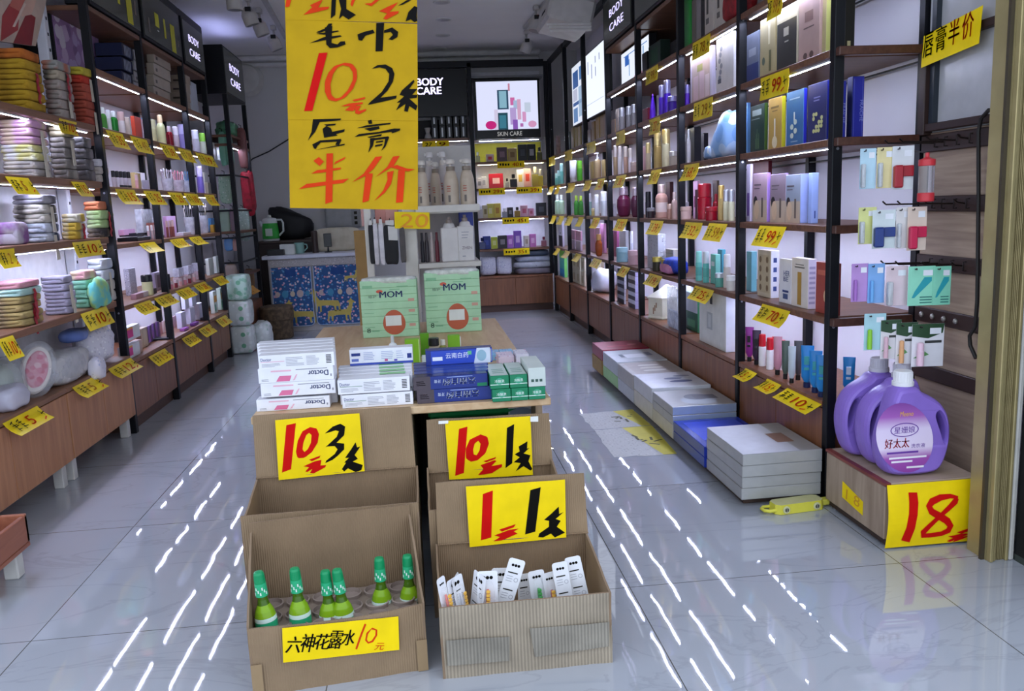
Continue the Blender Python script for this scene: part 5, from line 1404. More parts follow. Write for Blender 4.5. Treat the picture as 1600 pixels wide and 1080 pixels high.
# blue pouch lying on shelf one, across bays three and two
y = ysolve(1052, 1, .07, .69); t = empty('cosmetic_pouch', (RX(y) + .075, y, .6505), 'blue and pink cosmetic pouch lying behind the third right post', 'pouch')
mb = MB(); mb.puff((0, 0, .045), (.11, .30, .09), CLOTH('#2448c8', '#1c38a0', 20, .5), .6, 20, 10, .05, 3); mb.build('body', t)
mb = MB(); mb.puff((-.03, .0, .032), (.07, .22, .058), CLOTH('#d690b4', '#c47aa2', 20, .5), .6, 18, 8, .04, 4); mb.build('pocket', t)
# bay two, shelf two
B(2, 1074, 8, 26, 'std', '#cfc8d8', '#b8b4c0', 'small silver bottle', off=.08)
X_(2, 1083, 1090, 1094, 58, '#d6a8c4', 'pink box', off=.12, art=[(.2, .3, .8, .6, '#8a3a6a')])
X_(2, 1086, 1093, 1097, 46, '#4a1c2c', 'dark wine box', off=.08)
B(2, 1101, 22, 55, 'slim', '#b0142c', '#8e0f22', 'big red bottle', off=.08, trans=.3)
B(2, 1112, 19, 21, 'jar', '#b4162e', '#a01026', 'red glass cream jar', off=.035, trans=.3)
B(2, 1119, 11, 40, 'square', '#9c1428', '#7c0d1c', 'small red bottle', off=.07, trans=.3)
X_(2, 1113, 1120, 1124, 58, '#5a4c44', 'dark grey brown box', off=.18)
B(2, 1127, 10, 54, 'slim', '#c4a868', '#d6b46a', 'gold tube bottle', off=.06, cmet=.5)
for x in (1135, 1143): B(2, x, 10, 48, 'slim', '#e0dcb8', '#c9c9d2', 'cream bottle with a silver cap', off=.05, cmet=.7)
B(2, 1072, 17, 20, 'jar', '#d0b0a8', '#c8a89c', 'small pink cream jar', off=.03)
# bay two, shelf three
X_(3, 1076, 1085, 1096, 56, '#17171c', 'black box', '#1c1d24', off=.10)
X_(3, 1094, 1100, 1107, 48, '#25202c', 'low dark box at the back', off=.2)
for x in (1071, 1076): B(3, x, 7, 46 if x < 1073 else 52, 'std', '#b4b0b2', '#d2d0d4', 'silver lotion bottle', off=.05, cmet=.7)
y = ysolve(1125, 1, .05, 1.30); t = empty('paper_bag', (RX(y) + .055, y, LV[3] + .0005), 'crumpled blue and white plastic bag leaning on right shelf three', 'bag')
mb = MB(); sky = SPECK('#8fb8e8', ['#e4ecf6', '#b8d0f0', '#7aa8e0', '#f0f2f8'], 14, .35, .6)
mb.puff((.03, -.02, .105), (.11, .20, .21), sky, .55, 24, 14, .07, 9, lambda p: (p.x * (1 - .25 * (p.z / .1)), p.y * (1 - .35 * p.z / .1) + .0 - .25 * p.z, p.z)); mb.build('bag_body', t)
mb = MB(); mb.puff((.0, .10, .035), (.08, .13, .06), sky, .6, 16, 8, .08, 10); mb.build('bag_corner', t, (0, .1, .02))
# bay two, shelf four
for x, h in ((1069, 30), (1074, 34)): B(4, x, 8, h, 'slim', '#5a2bb4', '#8f86c4', 'purple bottle with silver cap', off=.05, cmet=.5)
X_(4, 1078, 1112, 1119, 80, '#d9d2e2', 'white display box of pink bottles', '#d2c9de', art=[(.08, .06, .92, .86, '#cdb3a6'), (.16, .08, .4, .55, '#e2c4c8'), (.45, .08, .68, .6, '#e2c4c8'), (.72, .08, .9, .5, '#e8d4d4'), (.35, .62, .6, .75, '#a8a24a')], off=.05)
X_(4, 1119, 1146, 1149, 88, '#dad4d0', 'white box with ink flowers', '#e8e6e6', art=[('o', .2 + .05 * (i % 3), .3 + .1 * i, .08, .05, '#8f8f98') for i in range(6)] + [(.1, .2, .3, .28, '#5a5a62')], off=.04, top='#f2f0ee')
# bay two, shelf five
X_(5, 1068, 1078, 1082, 46, '#3aa04a', 'bright green bag box', off=.05)
X_(5, 1066, 1078, 1082, 46, '#2f9a40', 'upper bright green box', off=.05, dz=.135)
for a, c, d in ((1081, '#77706a', 'grey box'), (1088, '#8f8886', 'grey white box'), (1095, '#24201f', 'black slim box')): X_(5, a, a + 6, a + 8, 70, c, d, off=.05)
for a in (1099, 1116): X_(5, a, a + 16, a + 19, 74, '#cabfb4', 'pale box with ink lettering', art=[(.3, .5, .5, .8, '#4a4542'), (.25, .3, .55, .42, '#6a6562')], off=.05)
y = ysolve(1150, 1, .04, 1.85); mb = MB(); mb.puff((0, 0, .07), (.10, .24, .14), CLOTH('#a0141e', '#7c0e16', 26, .6), .7, 20, 10, .12, 5); ob = mb.build('red_bag'); ob.location = (RX(y) + .06, y, LV[5] + .0005); tag(ob, 'bunched red net bag on top right shelf by the second post', 'bag')
# bay three
y = ysolve(1022, 1, .05, .42); t = empty('gift_box', (RX(y) + .13, y, LV['C'] + .0005), 'cream six-sided box with a peaked lid on the right cabinets', 'box')
CRM = P('#dcd9c4', .4)
mb = MB(); mb.lathe([(.115, 0), (.12, .006), (.115, .02), (.115, .125)], CRM, 6)
for k in range(6):
    an = math.pi / 3 * (k + .5); c_ = Vector((.1, 0, 0)); R3 = Matrix.Rotation(an, 4, 'Z'); mb.T = R3
    for j in range(3): mb.box((.0995, -.02 + .012 * j, .03 + .02 * j), (.1004, -.012 + .012 * j, .07 + .015 * j), P('#8f6a4c' if k % 2 else '#6d6a60', .6))
    mb.T = None
for v in mb.fs: pass
mb.fs = [False] * len(mb.fs); mb.build('body', t)
mb = MB(); mb.lathe([(.122, .125), (.124, .132), (.03, .185), (.012, .20)], P('#ebe9d8', .4), 6); mb.fs = [False] * len(mb.fs); mb.build('lid', t, (0, 0, .125))
X_('C', 1042, 1058, 1066, 62, '#cfd4e0', 'clear plastic box', off=.05, m=FILM('#dfe6f2', .5, .1))
X_('C', 1044, 1060, 1068, 28, '#aab4cc', 'low clear box', off=.03, m=FILM('#cdd8ec', .6, .1))
for dz in (0, .105): X_(1, 1011, 1028, 1040, 28, '#d0d2dc', 'clear bag of hair ties' if dz else 'clear bag of small goods', off=.07, dz=dz, m=SPECK('#d4d6e0', ['#b8bac8', '#eceef4', '#a4a2b0'], 60, .3))
X_(1, 1040, 1052, 1066, 34, '#cbc4b2', 'cream plaid basket box', '#cfc8b6', art=[(0, .2 + .2 * i, 1, .22 + .2 * i, '#8a8474') for i in range(4)] + [(.2 + .2 * i, 0, .22 + .2 * i, 1, '#8a8474') for i in range(4)], off=.11)
X_(1, 1042, 1053, 1066, 20, '#b8a890', 'lower cream basket box', off=.11)
for x in (1027, 1041): B(1, x, 15, 22, 'jar', '#3a3424', '#c8b45a', 'dark jar with a gold ring lid', off=.045, cmet=.7)
B(2, 1013, 9, 40, 'slim', '#1d1822', '#18141a', 'black tall bottle', off=.06)
B(2, 1017, 12, 16, 'jar', '#2a1820', '#8c8a92', 'dark purple cream jar', off=.03)
B(2, 1034, 19, 52, 'std', '#c4988a', '#d9c0b8', 'big rose bronze bottle', off=.06, cmet=.6, label='#e2cfc9')
B(2, 1047, 10, 23, 'jar', '#b88878', '#d0b0a4', 'small rose bronze jar', off=.035, cmet=.6)
B(2, 1054, 9, 41, 'std', '#c4a69c', '#d8c4be', 'slim rose bronze bottle', off=.05, cmet=.6)
X_(2, 1040, 1047, 1053, 54, '#3a1c20', 'dark maroon box', off=.16)
for x, w, h, c, d in ((1013, 8, 42, '#c9b89a', 'beige slim bottle'), (1028, 13, 56, '#b59a5c', 'gold tall bottle'), (1041, 13, 58, '#d9cfa4', 'cream and gold tall bottle')): B(3, x, w, h, 'slim', c, '#d9c488', d, off=.05, cmet=.7)
B(3, 1053, 14, 22, 'jar', '#c9b8a8', '#dcd4d0', 'silver topped cream jar', off=.035, cmet=.6)
X_(3, 1005, 1010, 1014, 38, '#c89a9a', 'pink slim box', off=.07)
X_(4, 1004, 1012, 1016, 22, '#7a1f30', 'dark red low box', off=.05)
B(4, 1020, 10, 40, 'cone', '#5a22c8', '#7a48e0', 'purple cone bottle', off=.05)
for x, h in ((1035, 48), (1043, 53)): B(4, x, 11, h, 'slim', '#4a1fb4', '#a8a4d0', 'deep purple bottle with silver cap', off=.06, cmet=.7)
B(4, 1051, 15, 24, 'jar', '#4420a0', '#9c96c8', 'purple cream jar', off=.04, cmet=.6)
# bay three shelf five: dark green glass display
X_(5, 1013, 1032, 1048, 40, '#152c20', 'dark green glass display case', '#12241c', off=.05, art=[(.1, .1, .9, .2, '#22402c'), (.2, .25, .8, .8, '#1d4a2c')])
X_(5, 1003, 1011, 1015, 34, '#121316', 'black slim case', off=.05)
# bay four
for k in range(9):
    X_('C', 964, 975, 978, 7.4, '#a9aab8' if k % 2 else '#3c3d4c', 'thin box of a striped stack', '#c9c9d6', off=.05, dz=.026 * k, name='product_case')
for k in range(9): X_('C', 981, 992, 1000, 7.4, '#dcdcf0' if k % 2 else '#3f3f55', 'thin case in a taller striped stack', '#b8b6e0', off=.05, dz=.027 * k, name='product_case')
B(1, 972, 18, 23, 'jar', '#8fb8c4', '#9cc4d0', 'pale teal cup', off=.045, name='storage_cup'); B(1, 990, 17, 23, 'jar', '#d8b0b8', '#e0bcc4', 'pale pink cup', off=.045, name='storage_cup')
X_(1, 968, 978, 983, 44, '#d4d4dc', 'white card box', off=.14); B(1, 987, 6, 48, 'slim', '#d8dcec', '#e6e8f4', 'tall thin white bottle', off=.10)
X_(1, 955, 964, 968, 40, '#a85a8c', 'magenta patterned box', off=.14)
B(2, 975, 23, 46, 'round', '#5e1a3c', '#b8a4b0', 'burgundy bottle with silver shoulder', off=.06, cmet=.7)
B(2, 993, 15, 46, 'round', '#4a1c34', '#a898a2', 'burgundy bottle partly behind the post', off=.06, cmet=.7)
B(2, 960, 7, 20, 'std', '#d8d0dc', '#c4bcc8', 'little white bottle', off=.05)
for x, h, c in ((962, 46, '#b49a78'), (969, 44, '#d9d2cf'), (978, 42, '#c4a08c'), (985, 38, '#dcd0d4')): B(3, x, 7, h, 'slim', c, '#d0c4bc', dict(zip((962, 969, 978, 985), ('tan slim bottle', 'white slim bottle', 'bronze slim bottle', 'pearl slim bottle')))[x], off=.05, cmet=.5)
B(3, 990, 9, 16, 'jar', '#d0b4ac', '#d8c4bc', 'small pearl cream jar', off=.035, cmet=.5)
for x in (972, 983, 991): B(4, x, 10, 36 if x < 975 else 34, 'slim', '#b4b2b4', '#c8c8cc', 'clear silver bottle', off=.05, trans=.4, cmet=.7)
X_(4, 955, 961, 965, 24, '#8a6a4a', 'small brown box', off=.06); X_(4, 962, 966, 970, 38, '#c4b4a4', 'tan tall box', off=.06)
# bay five
y = ysolve(938, 1, .08, .45); mb = MB(); mb.puff((0, 0, .09), (.18, .30, .18), P('#d8daea', .4), .6, 20, 12, .08, 11); ob = mb.build('plastic_bag'); ob.location = (RX(y) + .11, y, LV['C'] + .0005); tag(ob, 'white plastic bag on the right cabinet top of bay five', 'bag')
X_('C', 931, 940, 944, 46, '#b4a48c', 'beige box behind the white bag', off=.22)
B(1, 936, 12, 34, 'round', '#a8562a', '#d9a86a', 'amber glass bottle', off=.05, trans=.3, cmet=.6)
for a in (922, 930): X_(1, a, a + 7, a + 9, 40, '#d9a8c0', 'pink boxed set', off=.12)
X_(1, 938, 944, 948, 46, '#c88fb0', 'deeper pink box', off=.16)
for x, h, c, d in ((921, 34, '#a8d0c8', 'pale teal tube bottle'), (933, 33, '#e4e8e8', 'white tube bottle'), (944, 38, '#d9dde4', 'big white bottle')): B(2, x, 8 if x < 940 else 11, h, 'slim', c, '#eceef0', d, off=.05)
B(2, 928, 8, 12, 'jar', '#c9b878', '#d8cc9c', 'small gold jar', off=.035)
B(3, 934, 11, 40, 'pump', '#b8a078', '#e4e2e0', 'gold pump bottle', off=.05)
for a, c in ((922, '#b09a5c'), (927, '#a48a4c'), (940, '#c4ac74')): X_(3, a, a + 4, a + 6, 28, c, dict(zip((922, 927, 940), ('olive gold box', 'dark gold box', 'light gold box')))[a], off=.07)
for a, h, c in ((918, 22, '#8a5f40'), (924, 32, '#a88450'), (931, 38, '#c4a468'), (938, 38, '#b08c54'), (943, 40, '#94744a')): X_(4, a, a + 5, a + 7, h, c, dict(zip((918, 924, 931, 938, 943), ('low brown box', 'wood brown tall box', 'light gold tall box', 'gold brown tall box', 'dark gold tall box')))[a], off=.06)
# bay six
for j in range(2):
    for a in (894, 900, 907): X_('C', a, a + 6, a + 9, 22, '#d9d2b8', ('upper' if j else 'lower') + ' cream box', '#e8e2cc', off=.05, dz=.125 * j, art=[(.3, .2, .7, .7, '#b8ac84')])
for j in range(2):
    for a in (890, 899): X_(1, a, a + 8, a + 11, 15, '#d8a4bc' if j else '#c8b4c8', 'pink wrapped pack' if j else 'lilac wrapped pack', off=.05, dz=.09 * j)
B(2, 890, 7, 34, 'slim', '#a8c8c8', '#c8dcdc', 'pale aqua tube bottle', off=.05)
for x in (901, 908): B(2, x, 8, 30, 'std', '#3a8a34', '#a8c84a', 'green bottle', off=.05)
B(3, 896, 11, 34, 'tube', '#e8eaec', '#d4d8da', 'white squeeze tube', off=.05, name='cosmetic_tube'); B(3, 906, 9, 32, 'slim', '#58b82c', '#7acc3c', 'lime green bottle', off=.05)
for a, h, c in ((886, 30, '#6d7c70'), (893, 34, '#a89450'), (898, 36, '#c4b474'), (903, 36, '#b09c58')): X_(4, a, a + 4, a + 6, h, c, dict(zip((886, 893, 898, 903), ('grey green box', 'olive gold tall box', 'pale gold tall box', 'gold tall box')))[a], off=.06)
# bay seven
X_('C', 874, 882, 887, 42, '#4fb4b0', 'green and blue tall pack', '#7ad06a', art=[(0, .7, 1, 1, '#8ad84a'), (0, 0, 1, .3, '#3a8ac4')], off=.05)
for a in (863, 872): X_(2 - 1, a, a + 7, a + 10, 40, '#d9d8ee', 'white pack with a black base', '#dcdcf0', art=[(0, 0, 1, .42, '#15151c'), ('o', .5, .52, .1, .04, '#2a2a38')], off=.05)
for x in (869, 878): B(2, x, 9, 30, 'square', '#b4d4b4', '#dfe8e0', 'pale green bottle', off=.05)
for x, h in ((868, 18), (874, 22), (878, 32)): B(3, x, 6, h, 'slim', '#6ab4a4', '#a8d4c8', 'teal green bottle', off=.05)
X_(4, 863, 871, 876, 30, '#b89890', 'dusty pink tall clear pack', off=.05, m=FILM('#c8a49c', .7, .15))

# ---- lit pictures above the far right shelves
def picture(name, label, y0, y1, z0, z1, off, art, lit=1.2, base='#dfe6f4', cat='lit picture'):
    X = RX((y0 + y1) / 2) + off; L = y1 - y0; H = z1 - z0
    t = empty(name, (X, (y0 + y1) / 2, z0), label, cat)
    mb = MB(); mb.box((.004, -L / 2, 0), (.05, L / 2, H), BLK, .003); mb.build('case', t)
    mb = MB(); m = E(base, lit)
    mb.add([(.003, L / 2 - .008, .01), (.003, -L / 2 + .008, .01), (.003, -L / 2 + .008, H - .01), (.003, L / 2 - .008, H - .01)], [[0, 1, 2, 3][::-1]], m)
    for u0, v0, u1, v1, hx in art:
        f = lambda u, v: (.0022, L / 2 - .008 - (L - .016) * u, .01 + (H - .02) * v)
        mb.add([f(u0, v0), f(u1, v0), f(u1, v1), f(u0, v1)], [[0, 1, 2, 3][::-1]], E(hx, lit * .8))
    mb.build('lit_face', t)
    return t
picture('lit_picture', 'narrow lit picture with blue panels, farthest on the right rack', 6.72, 7.20, 1.70, 2.19, .02, [(.1, .62, .6, .9, '#2c5a9c'), (.7, .7, .95, .92, '#4a7cb8'), (.1, .4, .5, .6, '#c4c8e0'), (.08, .32, .95, .38, '#2c5a9c'), (.1, .04, .5, .28, '#5f8ac0'), (.6, .1, .95, .6, '#a8c4e0')], 1.0)
picture('lit_picture', 'white lit picture with faint drops, second farthest on the right rack', 5.93, 6.62, 1.70, 2.19, .02, [(.1 + .2 * (i % 4), .78 - .1 * (i % 3), .14 + .2 * (i % 4), .88 - .08 * (i % 3), '#8a94b8') for i in range(7)] + [(.0, .2, .9, .21, '#bcc4d4')], 1.25)
picture('lit_picture', 'blue and white lit picture behind the fourth right bay shelf', 5.12, 5.83, 1.83, 2.06, .10, [(.15, .55, .3, .85, '#3a6ac0'), (.1, .84, .95, .87, '#6a94d0'), (.3, .2, .33, .7, '#7aa4d8'), (.8, .1, .84, .8, '#8ab0dc'), (.5, .0, .8, .12, '#d8a4c0')], 1.15)
def signbox(name, label, o, L, H, D, side, text=None, art=None):
    """shallow sign box over a rack, face towards the aisle"""
    t = empty(name, o, label, 'lit sign')
    mb = MB(); mb.box((side * .004, -L / 2, 0), (side * D, L / 2, H), BLK, .003); mb.build('case', t, (0, 0, 0))
    fx = 0; N = Vector((-side, 0, 0)); mb = MB()
    mb.box((.0, -L / 2 + .012, .015), (side * .006, L / 2 - .012, H - .015), P('#3c3f36', .14), .001)
    if text:
        for k, w_ in enumerate(text): write(mb, w_, Vector((-side * .0, (L * .25 if side > 0 else -L * .25), H * (.54 - .3 * k))), (0, -side, 0), (0, 0, 1), E('#cfc8ff', 1.6), L * .5, H * .16, 0, .0015, N, .0008)
    for a in art or []:
        u0, v0, u1, v1, m = a
        f = lambda u, v: Vector((-side * .001, (L / 2 - L * u) if side > 0 else (-L / 2 + L * u), H * v))
        mb.poly([f(u0, v0), f(u1, v0), f(u1, v1), f(u0, v1)], m, N)
    mb.build('sign_face', t)
    mb = MB(); mb.box((side * D * .3, -L / 2 + .04, H + .001), (side * (D * .3 + .014), L / 2 - .04, H + .008), P('#dfe0e4', .4)); mb.box((side * (D * .3 + .003), -L / 2 + .045, H + .0081), (side * (D * .3 + .011), L / 2 - .045, H + .009), E('#b4baff', 55.0)); mb.build('cove_strip', t, (side * D * .3, 0, H))  # unseen upward strip; on the right rack it is added to brighten the ceiling
    return t
signbox('lit_sign', 'black BODY CARE sign box over the fourth right bay', (RX(5.47) - .012, 5.47, 2.096), .75, .30, .12, 1, ['BODY', 'CARE'])
signbox('sign_box', 'dark blank sign box over the third right bay', (RX(4.67) - .012, 4.67, 2.096), .75, .30, .12, 1)

# ================================================================== BOXES AND PAPER ON THE RIGHT OF THE AISLE
mb = MB(); mb.box((1.075, 2.70, 0), (1.33, 5.2, .030), WOOD('#3d2d24', '#503c30', (12, 1.2, 12), 2, .5), .002)
tag(mb.build('floor_plank', o=(1.2, 3.9, 0)), 'dark wooden plank on the floor under the row of gift boxes', 'plank')
SIL = P('#b0b0ae', .3, .3); SILD = P('#b2b2ae', .35)
def fbox(x0, x1, y0, y1, z0, z1, m, label, art=None, mats=None, group=None, name='gift_box'):
    mb = MB(); w, l, h = x1 - x0, y1 - y0, z1 - z0
    mb.box((-w / 2, -l / 2, 0), (w / 2, l / 2, h), m, .002, mats)
    for i, a in enumerate(art or []):
        zz = h + .0006 + .0001 * i
        if len(a) == 5:
            u0, v0, u1, v1, hx = a
            mb.poly([(-w / 2 + w * u, -l / 2 + l * v, zz) for u, v in ((u0, v0), (u1, v0), (u1, v1), (u0, v1))], P(hx, .4), Vector((0, 0, 1)))
        else:
            u, v, ru, rv, hx, _ = a
            mb.poly([(-w / 2 + w * (u + ru * math.cos(i_ * .3927)), -l / 2 + l * (v + rv * math.sin(i_ * .3927)), zz) for i_ in range(16)], P(hx, .4), Vector((0, 0, 1)))
    ob = mb.build(name); ob.location = ((x0 + x1) / 2, (y0 + y1) / 2, z0)
    return tag(ob, label, 'box', group)
Q = .0008
for k in range(4):
    fbox(1.050 + .002 * (k % 2), 1.338, 2.655 - .006 * (k > 1), 3.012, .0305 + .0415 * k, .0305 + .0415 * (k + 1) - Q, SIL, ('bottom', 'second from bottom', 'third from bottom', 'top')[k] + ' silver gift box of the nearest stack of four', [(.0, .0, .72, 1, '#c2c2c8'), (.60, .30, .82, .62, '#8a6a5c')] if k == 3 else None, group='silver gift boxes in the nearest stack')
for k in range(2): fbox(1.045, 1.335, 3.025, 3.425, .0305 + .043 * k, .0305 + .043 * (k + 1) - Q, P('#2a3fa8', .25), ('lower', 'upper')[k] + ' of two flat blue boxes behind the nearest silver stack', [(.1, .2, .9, .9, '#3248c4'), (.3, .5, .5, .55, '#8a9ae0')] if k else None, {'-x': P('#4c5c9c', .3)})
fbox(1.045, 1.335, 3.44, 3.755, .0305, .095, P('#cfcbbd', .4), 'cream patterned box at the bottom of the second silver stack')
for k in range(2): fbox(1.045, 1.335, 3.435, 3.75, .0958 + .04 * k, .0958 + .04 * (k + 1) - Q, SIL, ('lower pale blue silver box of the second stack', 'silver box with a printed oval face, top of the second stack')[k], [('o', .52, .30, .28, .24, '#b4bac0')[1:] + (0,), (.55, .5, .2, .18, '#7d8088', 0), (.5, .35, .85, .6, '#6d6f78')] if k else None, {'-y': P('#a8b8cc', .25, .3)})
def orow(y0, y1, zs, specs):
    for (z0, z1), (m, lab, art, mats) in zip(zip(zs, zs[1:]), specs): fbox(1.045, 1.335, y0, y1, z0, z1 - Q, m, lab, art, mats)
orow(3.765, 4.10, (.0305, .112, .188), ((P('#d4d1c8', .4), 'cream box under the white box with blue ovals', None, None), (P('#d2d4da', .3), 'white gift box with blue oval prints on top', [(.62, .35, .2, .08, '#5d6488', 0), (.55, .55, .16, .07, '#7d84a0', 0), (.75, .7, .15, .06, '#8f94a8', 0)], None)))
orow(4.115, 4.46, (.0305, .10, .18), ((P('#c9ccd0', .4), 'pale grey box under the grey printed box', None, None), (P('#b4b1ac', .35), 'grey printed gift box with pale ovals on top', [(.1, .06, .95, .94, '#b0a8a2'), (.5, .3, .22, .07, '#d9d6cf', 0), (.5, .5, .22, .07, '#d4d0c4', 0), (.5, .7, .2, .07, '#d9d6cf', 0)], None)))
orow(4.475, 4.84, (.0305, .10, .183), ((P('#a4d08c', .4), 'light green box at the bottom beside the red box', None, None), (P('#c4c8cc', .35), 'grey white gift box with a white square printed on top', [(.3, .3, .7, .6, '#eceef2'), (.2, .35, .28, .6, '#6d7480'), (.74, .4, .86, .7, '#7d84a0')], None)))
fbox(1.04, 1.32, 4.86, 5.14, .0305, .118, P('#a88a54', .6), 'brown kraft box under the red gift box')
fbox(1.045, 1.335, 4.855, 5.15, .1188, .186, P('#8e1a34', .3), 'dark red gift box at the far end of the row', [(.2, .35, .7, .42, '#c45a6c'), (.75, .5, .1, .1, '#c98a94', 0)])
# yellow plastic power strip
t = empty('power_strip', (1.22, 2.61, 0), 'yellow plastic power strip with a handle loop on the floor beside silver boxes', 'power strip', rz=.12)
YP = P('#d9d24a', .4)
mb = MB()
pts = [(-.085, -.02), (-.07, -.035), (.085, -.035), (.10, -.02), (.10, .02), (.085, .033), (-.07, .033), (-.085, .02)]
n = len(pts); a = [(x, y, .001) for x, y in pts]; b = [(x * .97, y * .9, .034) for x, y in pts]
mb.add(a + b, [[i, (i + 1) % n, n + (i + 1) % n, n + i] for i in range(n)], YP); mb.add(a, [list(range(n))[::-1]], YP); mb.add(b, [list(range(n))], P('#c4c08a', .5)); mb.build('body', t)
for x in (-.05, .065):
    mb = MB(); mb.lathe([(.013, 0), (.013, .003), (.011, .004)], P('#d0cf9c', .4), 16, (x, -.034, .017), (0, -1, 0)); mb.lathe([(.008, .0035), (.0075, .0045)], P('#8d8d80', .4), 12, (x, -.034, .017), (0, -1, 0))
    for d in (-.004, .004): mb.box((x + d - .001, -.0400, .012), (x + d + .001, -.0382, .022), INK)
    mb.build('socket', t, (x, -.034, .017))
mb = MB(); mb.tube([(-.08, -.02, .014), (-.105, -.022, .014), (-.118, -.01, .014), (-.118, .01, .014), (-.105, .022, .014), (-.08, .02, .014)], .006, YP); mb.build('handle', t, (-.1, 0, .014))
mb = MB(); mb.box((.1, -.015, .005), (.135, .016, .026), P('#d6cf52', .4), .004); mb.build('end_cap', t, (.117, 0, .005))
# worn paper sheets stuck to the floor
WORN = SPECK('#b6b6b4', ['#a8a8a8', '#c2c2c0', '#9c9c9a'], 70, .7); WYEL = P('#c9bd4a', .5)
for qd, qy, lab, sd in (([(.754, 4.09), (1.037, 4.112), (1.047, 3.788), (.761, 3.780)], [(.93, 4.10), (1.037, 4.112), (1.047, 3.788), (1.0, 3.786)], 'farther worn white and yellow poster stuck to the floor by the boxes', 1),
                        ([(.761, 3.770), (1.047, 3.780), (1.027, 3.317), (.754, 3.329)], [(.90, 3.775), (1.047, 3.780), (1.027, 3.317), (.97, 3.32)], 'nearer worn white and yellow poster stuck to the floor by the boxes', 2)):
    mb = MB(); up = Vector((0, 0, 1)); rnd = random.Random(sd)
    e = []
    for i in range(4):
        p, q = Vector(qd[i]), Vector(qd[(i + 1) % 4])
        for k in range(6): e.append(p + (q - p) * (k / 6) + Vector((rnd.uniform(-.006, .006), rnd.uniform(-.006, .006))))
    mb.poly([(p.x, p.y, .0012) for p in e], WORN, up); mb.poly([(x, y, .0016) for x, y in qy], WYEL, up)
    cx_, cy_ = (qy[0][0] + qy[2][0]) / 2 - .02, (qy[0][1] + qy[2][1]) / 2
    for i in range(7):
        a_ = Vector((cx_ + rnd.uniform(-.08, .05), cy_ + rnd.uniform(-.08, .08), .002 + .0001 * i)); d_ = Vector((rnd.uniform(-.05, .05), rnd.uniform(-.06, .06), 0))
        w_ = Vector((-d_.y, d_.x, 0)).normalized() * .006; mb.add([a_ - w_, a_ + w_, a_ + d_ + w_, a_ + d_ - w_], [[0, 1, 2, 3]], P('#5a563c', .6))
    tag(mb.build('floor_poster', o=(.9, qd[0][1], .001)), lab, 'poster')

# ================================================================== HANGING CARDS ON THE SLATWALL PANEL
HK = P('#241b19', .4, .3)
def hook_card(x, y, w, h, hx, Y, label, kind, c2='#e6e6ee', top=None):
    """blister card on a wire hook reaching out from the panel; x,y is the card's top centre"""
    p = Py(x, y, Y); s = ppm(p); W, H = w / s, h / s
    t = empty('blister_pack', (p.x, Y, p.z - H), label, 'blister pack', 'cards on the slatwall hooks', -.12)
    mb = MB(); r = .006; hw = W / 2
    mb.box((-hw, 0, 0), (hw, .0012, H), P(hx, .35), .0005)
    if top: mb.poly([(-hw, -.0004, H * .72), (hw, -.0004, H * .72), (hw, -.0004, H), (-hw, -.0004, H)], P(top, .4), NY)
    mb.poly([(hw * .1, -.0006, H * .76), (hw * .8, -.0006, H * .76), (hw * .8, -.0006, H * .9), (hw * .1, -.0006, H * .9)], P('#e6e8ee', .4), NY)
    if kind == 'pen':
        mb.poly([(-hw * .7, -.0005, H * .2), (-hw * .5, -.0005, H * .2), (hw * .75, -.0005, H * .62), (hw * .75, -.0005, H * .72), (hw * .2, -.0005, H * .72), (-hw * .5, -.0005, H * .36)], P('#2a9aa4', .4), NY)
        for i in range(3): mb.poly([(-hw * .1, -.0005, H * (.06 + .07 * i)), (hw * .8, -.0005, H * (.06 + .07 * i)), (hw * .8, -.0005, H * (.09 + .07 * i)), (-hw * .1, -.0005, H * (.09 + .07 * i))], P('#3c7a70', .4), NY)
    if kind == 'leaf':
        mb.poly([(-hw, -.0005, H * .72), (0, -.0005, H * .66), (hw * .9, -.0005, H * .78), (hw, -.0005, H), (-hw, -.0005, H)], P('#2c4a30', .4), NY)
        mb.poly([(-hw * .2, -.0006, H * .55), (hw * .85, -.0006, H * .55), (hw * .85, -.0006, H * .61), (-hw * .2, -.0006, H * .61)], P('#3a3c3c', .4), NY)
        mb.poly([(-hw * .9, -.0006, H * .2), (-hw * .2, -.0006, H * .36), (hw * .1, -.0006, H * .28), (-hw * .4, -.0006, H * .22)], P('#5f9a5a', .4), NY)
    mb.build('card', t)
    mb = MB()
    if kind in ('stick', 'leaf', 'pen2'):
        mb.lathe([(W * .11, 0), (W * .11, H * .34), (W * .10, H * .35), (W * .10, H * .52), (W * .07, H * .54)], P(c2, .3), 12, (-hw * .55, -W * .12, H * .04)); mb.build('stick', t, (-hw * .55, -.01, 0))
    elif kind == 'case':
        mb.box((-hw * .95, -.022, H * .04), (-hw * .15, -.002, H * .56), P(c2, .3), .004); mb.box((-hw * .1, -.008, H * .3), (hw * .95, -.001, H * .55), P(c2, .3), .002); mb.build('case', t, (0, -.01, 0))
    elif kind == 'clear':
        mb.box((-hw * .98, -.02, H * .02), (-hw * .5, -.002, H * .62), FILM('#d6dade', .55, .08), .003)
        mb.lathe([(W * .07, 0), (W * .07, H * .5)], P('#c4c6cc', .2, .7), 10, (-hw * .72, -.011, H * .05)); mb.build('blister', t, (0, -.01, 0))
    mb = MB(); mb.tube([(-hw * .5, .0, H * .93), (-hw * .5, -.012, H * .93), (-hw * .62, -.02, H * .96)], .002, HK, 6); mb.tube([(-hw * .5, .002, H * .93), (-hw * .5, .03, H * .93)], .002, HK, 6); mb.build('hook', t, (-hw * .5, 0, H * .93))
    return t
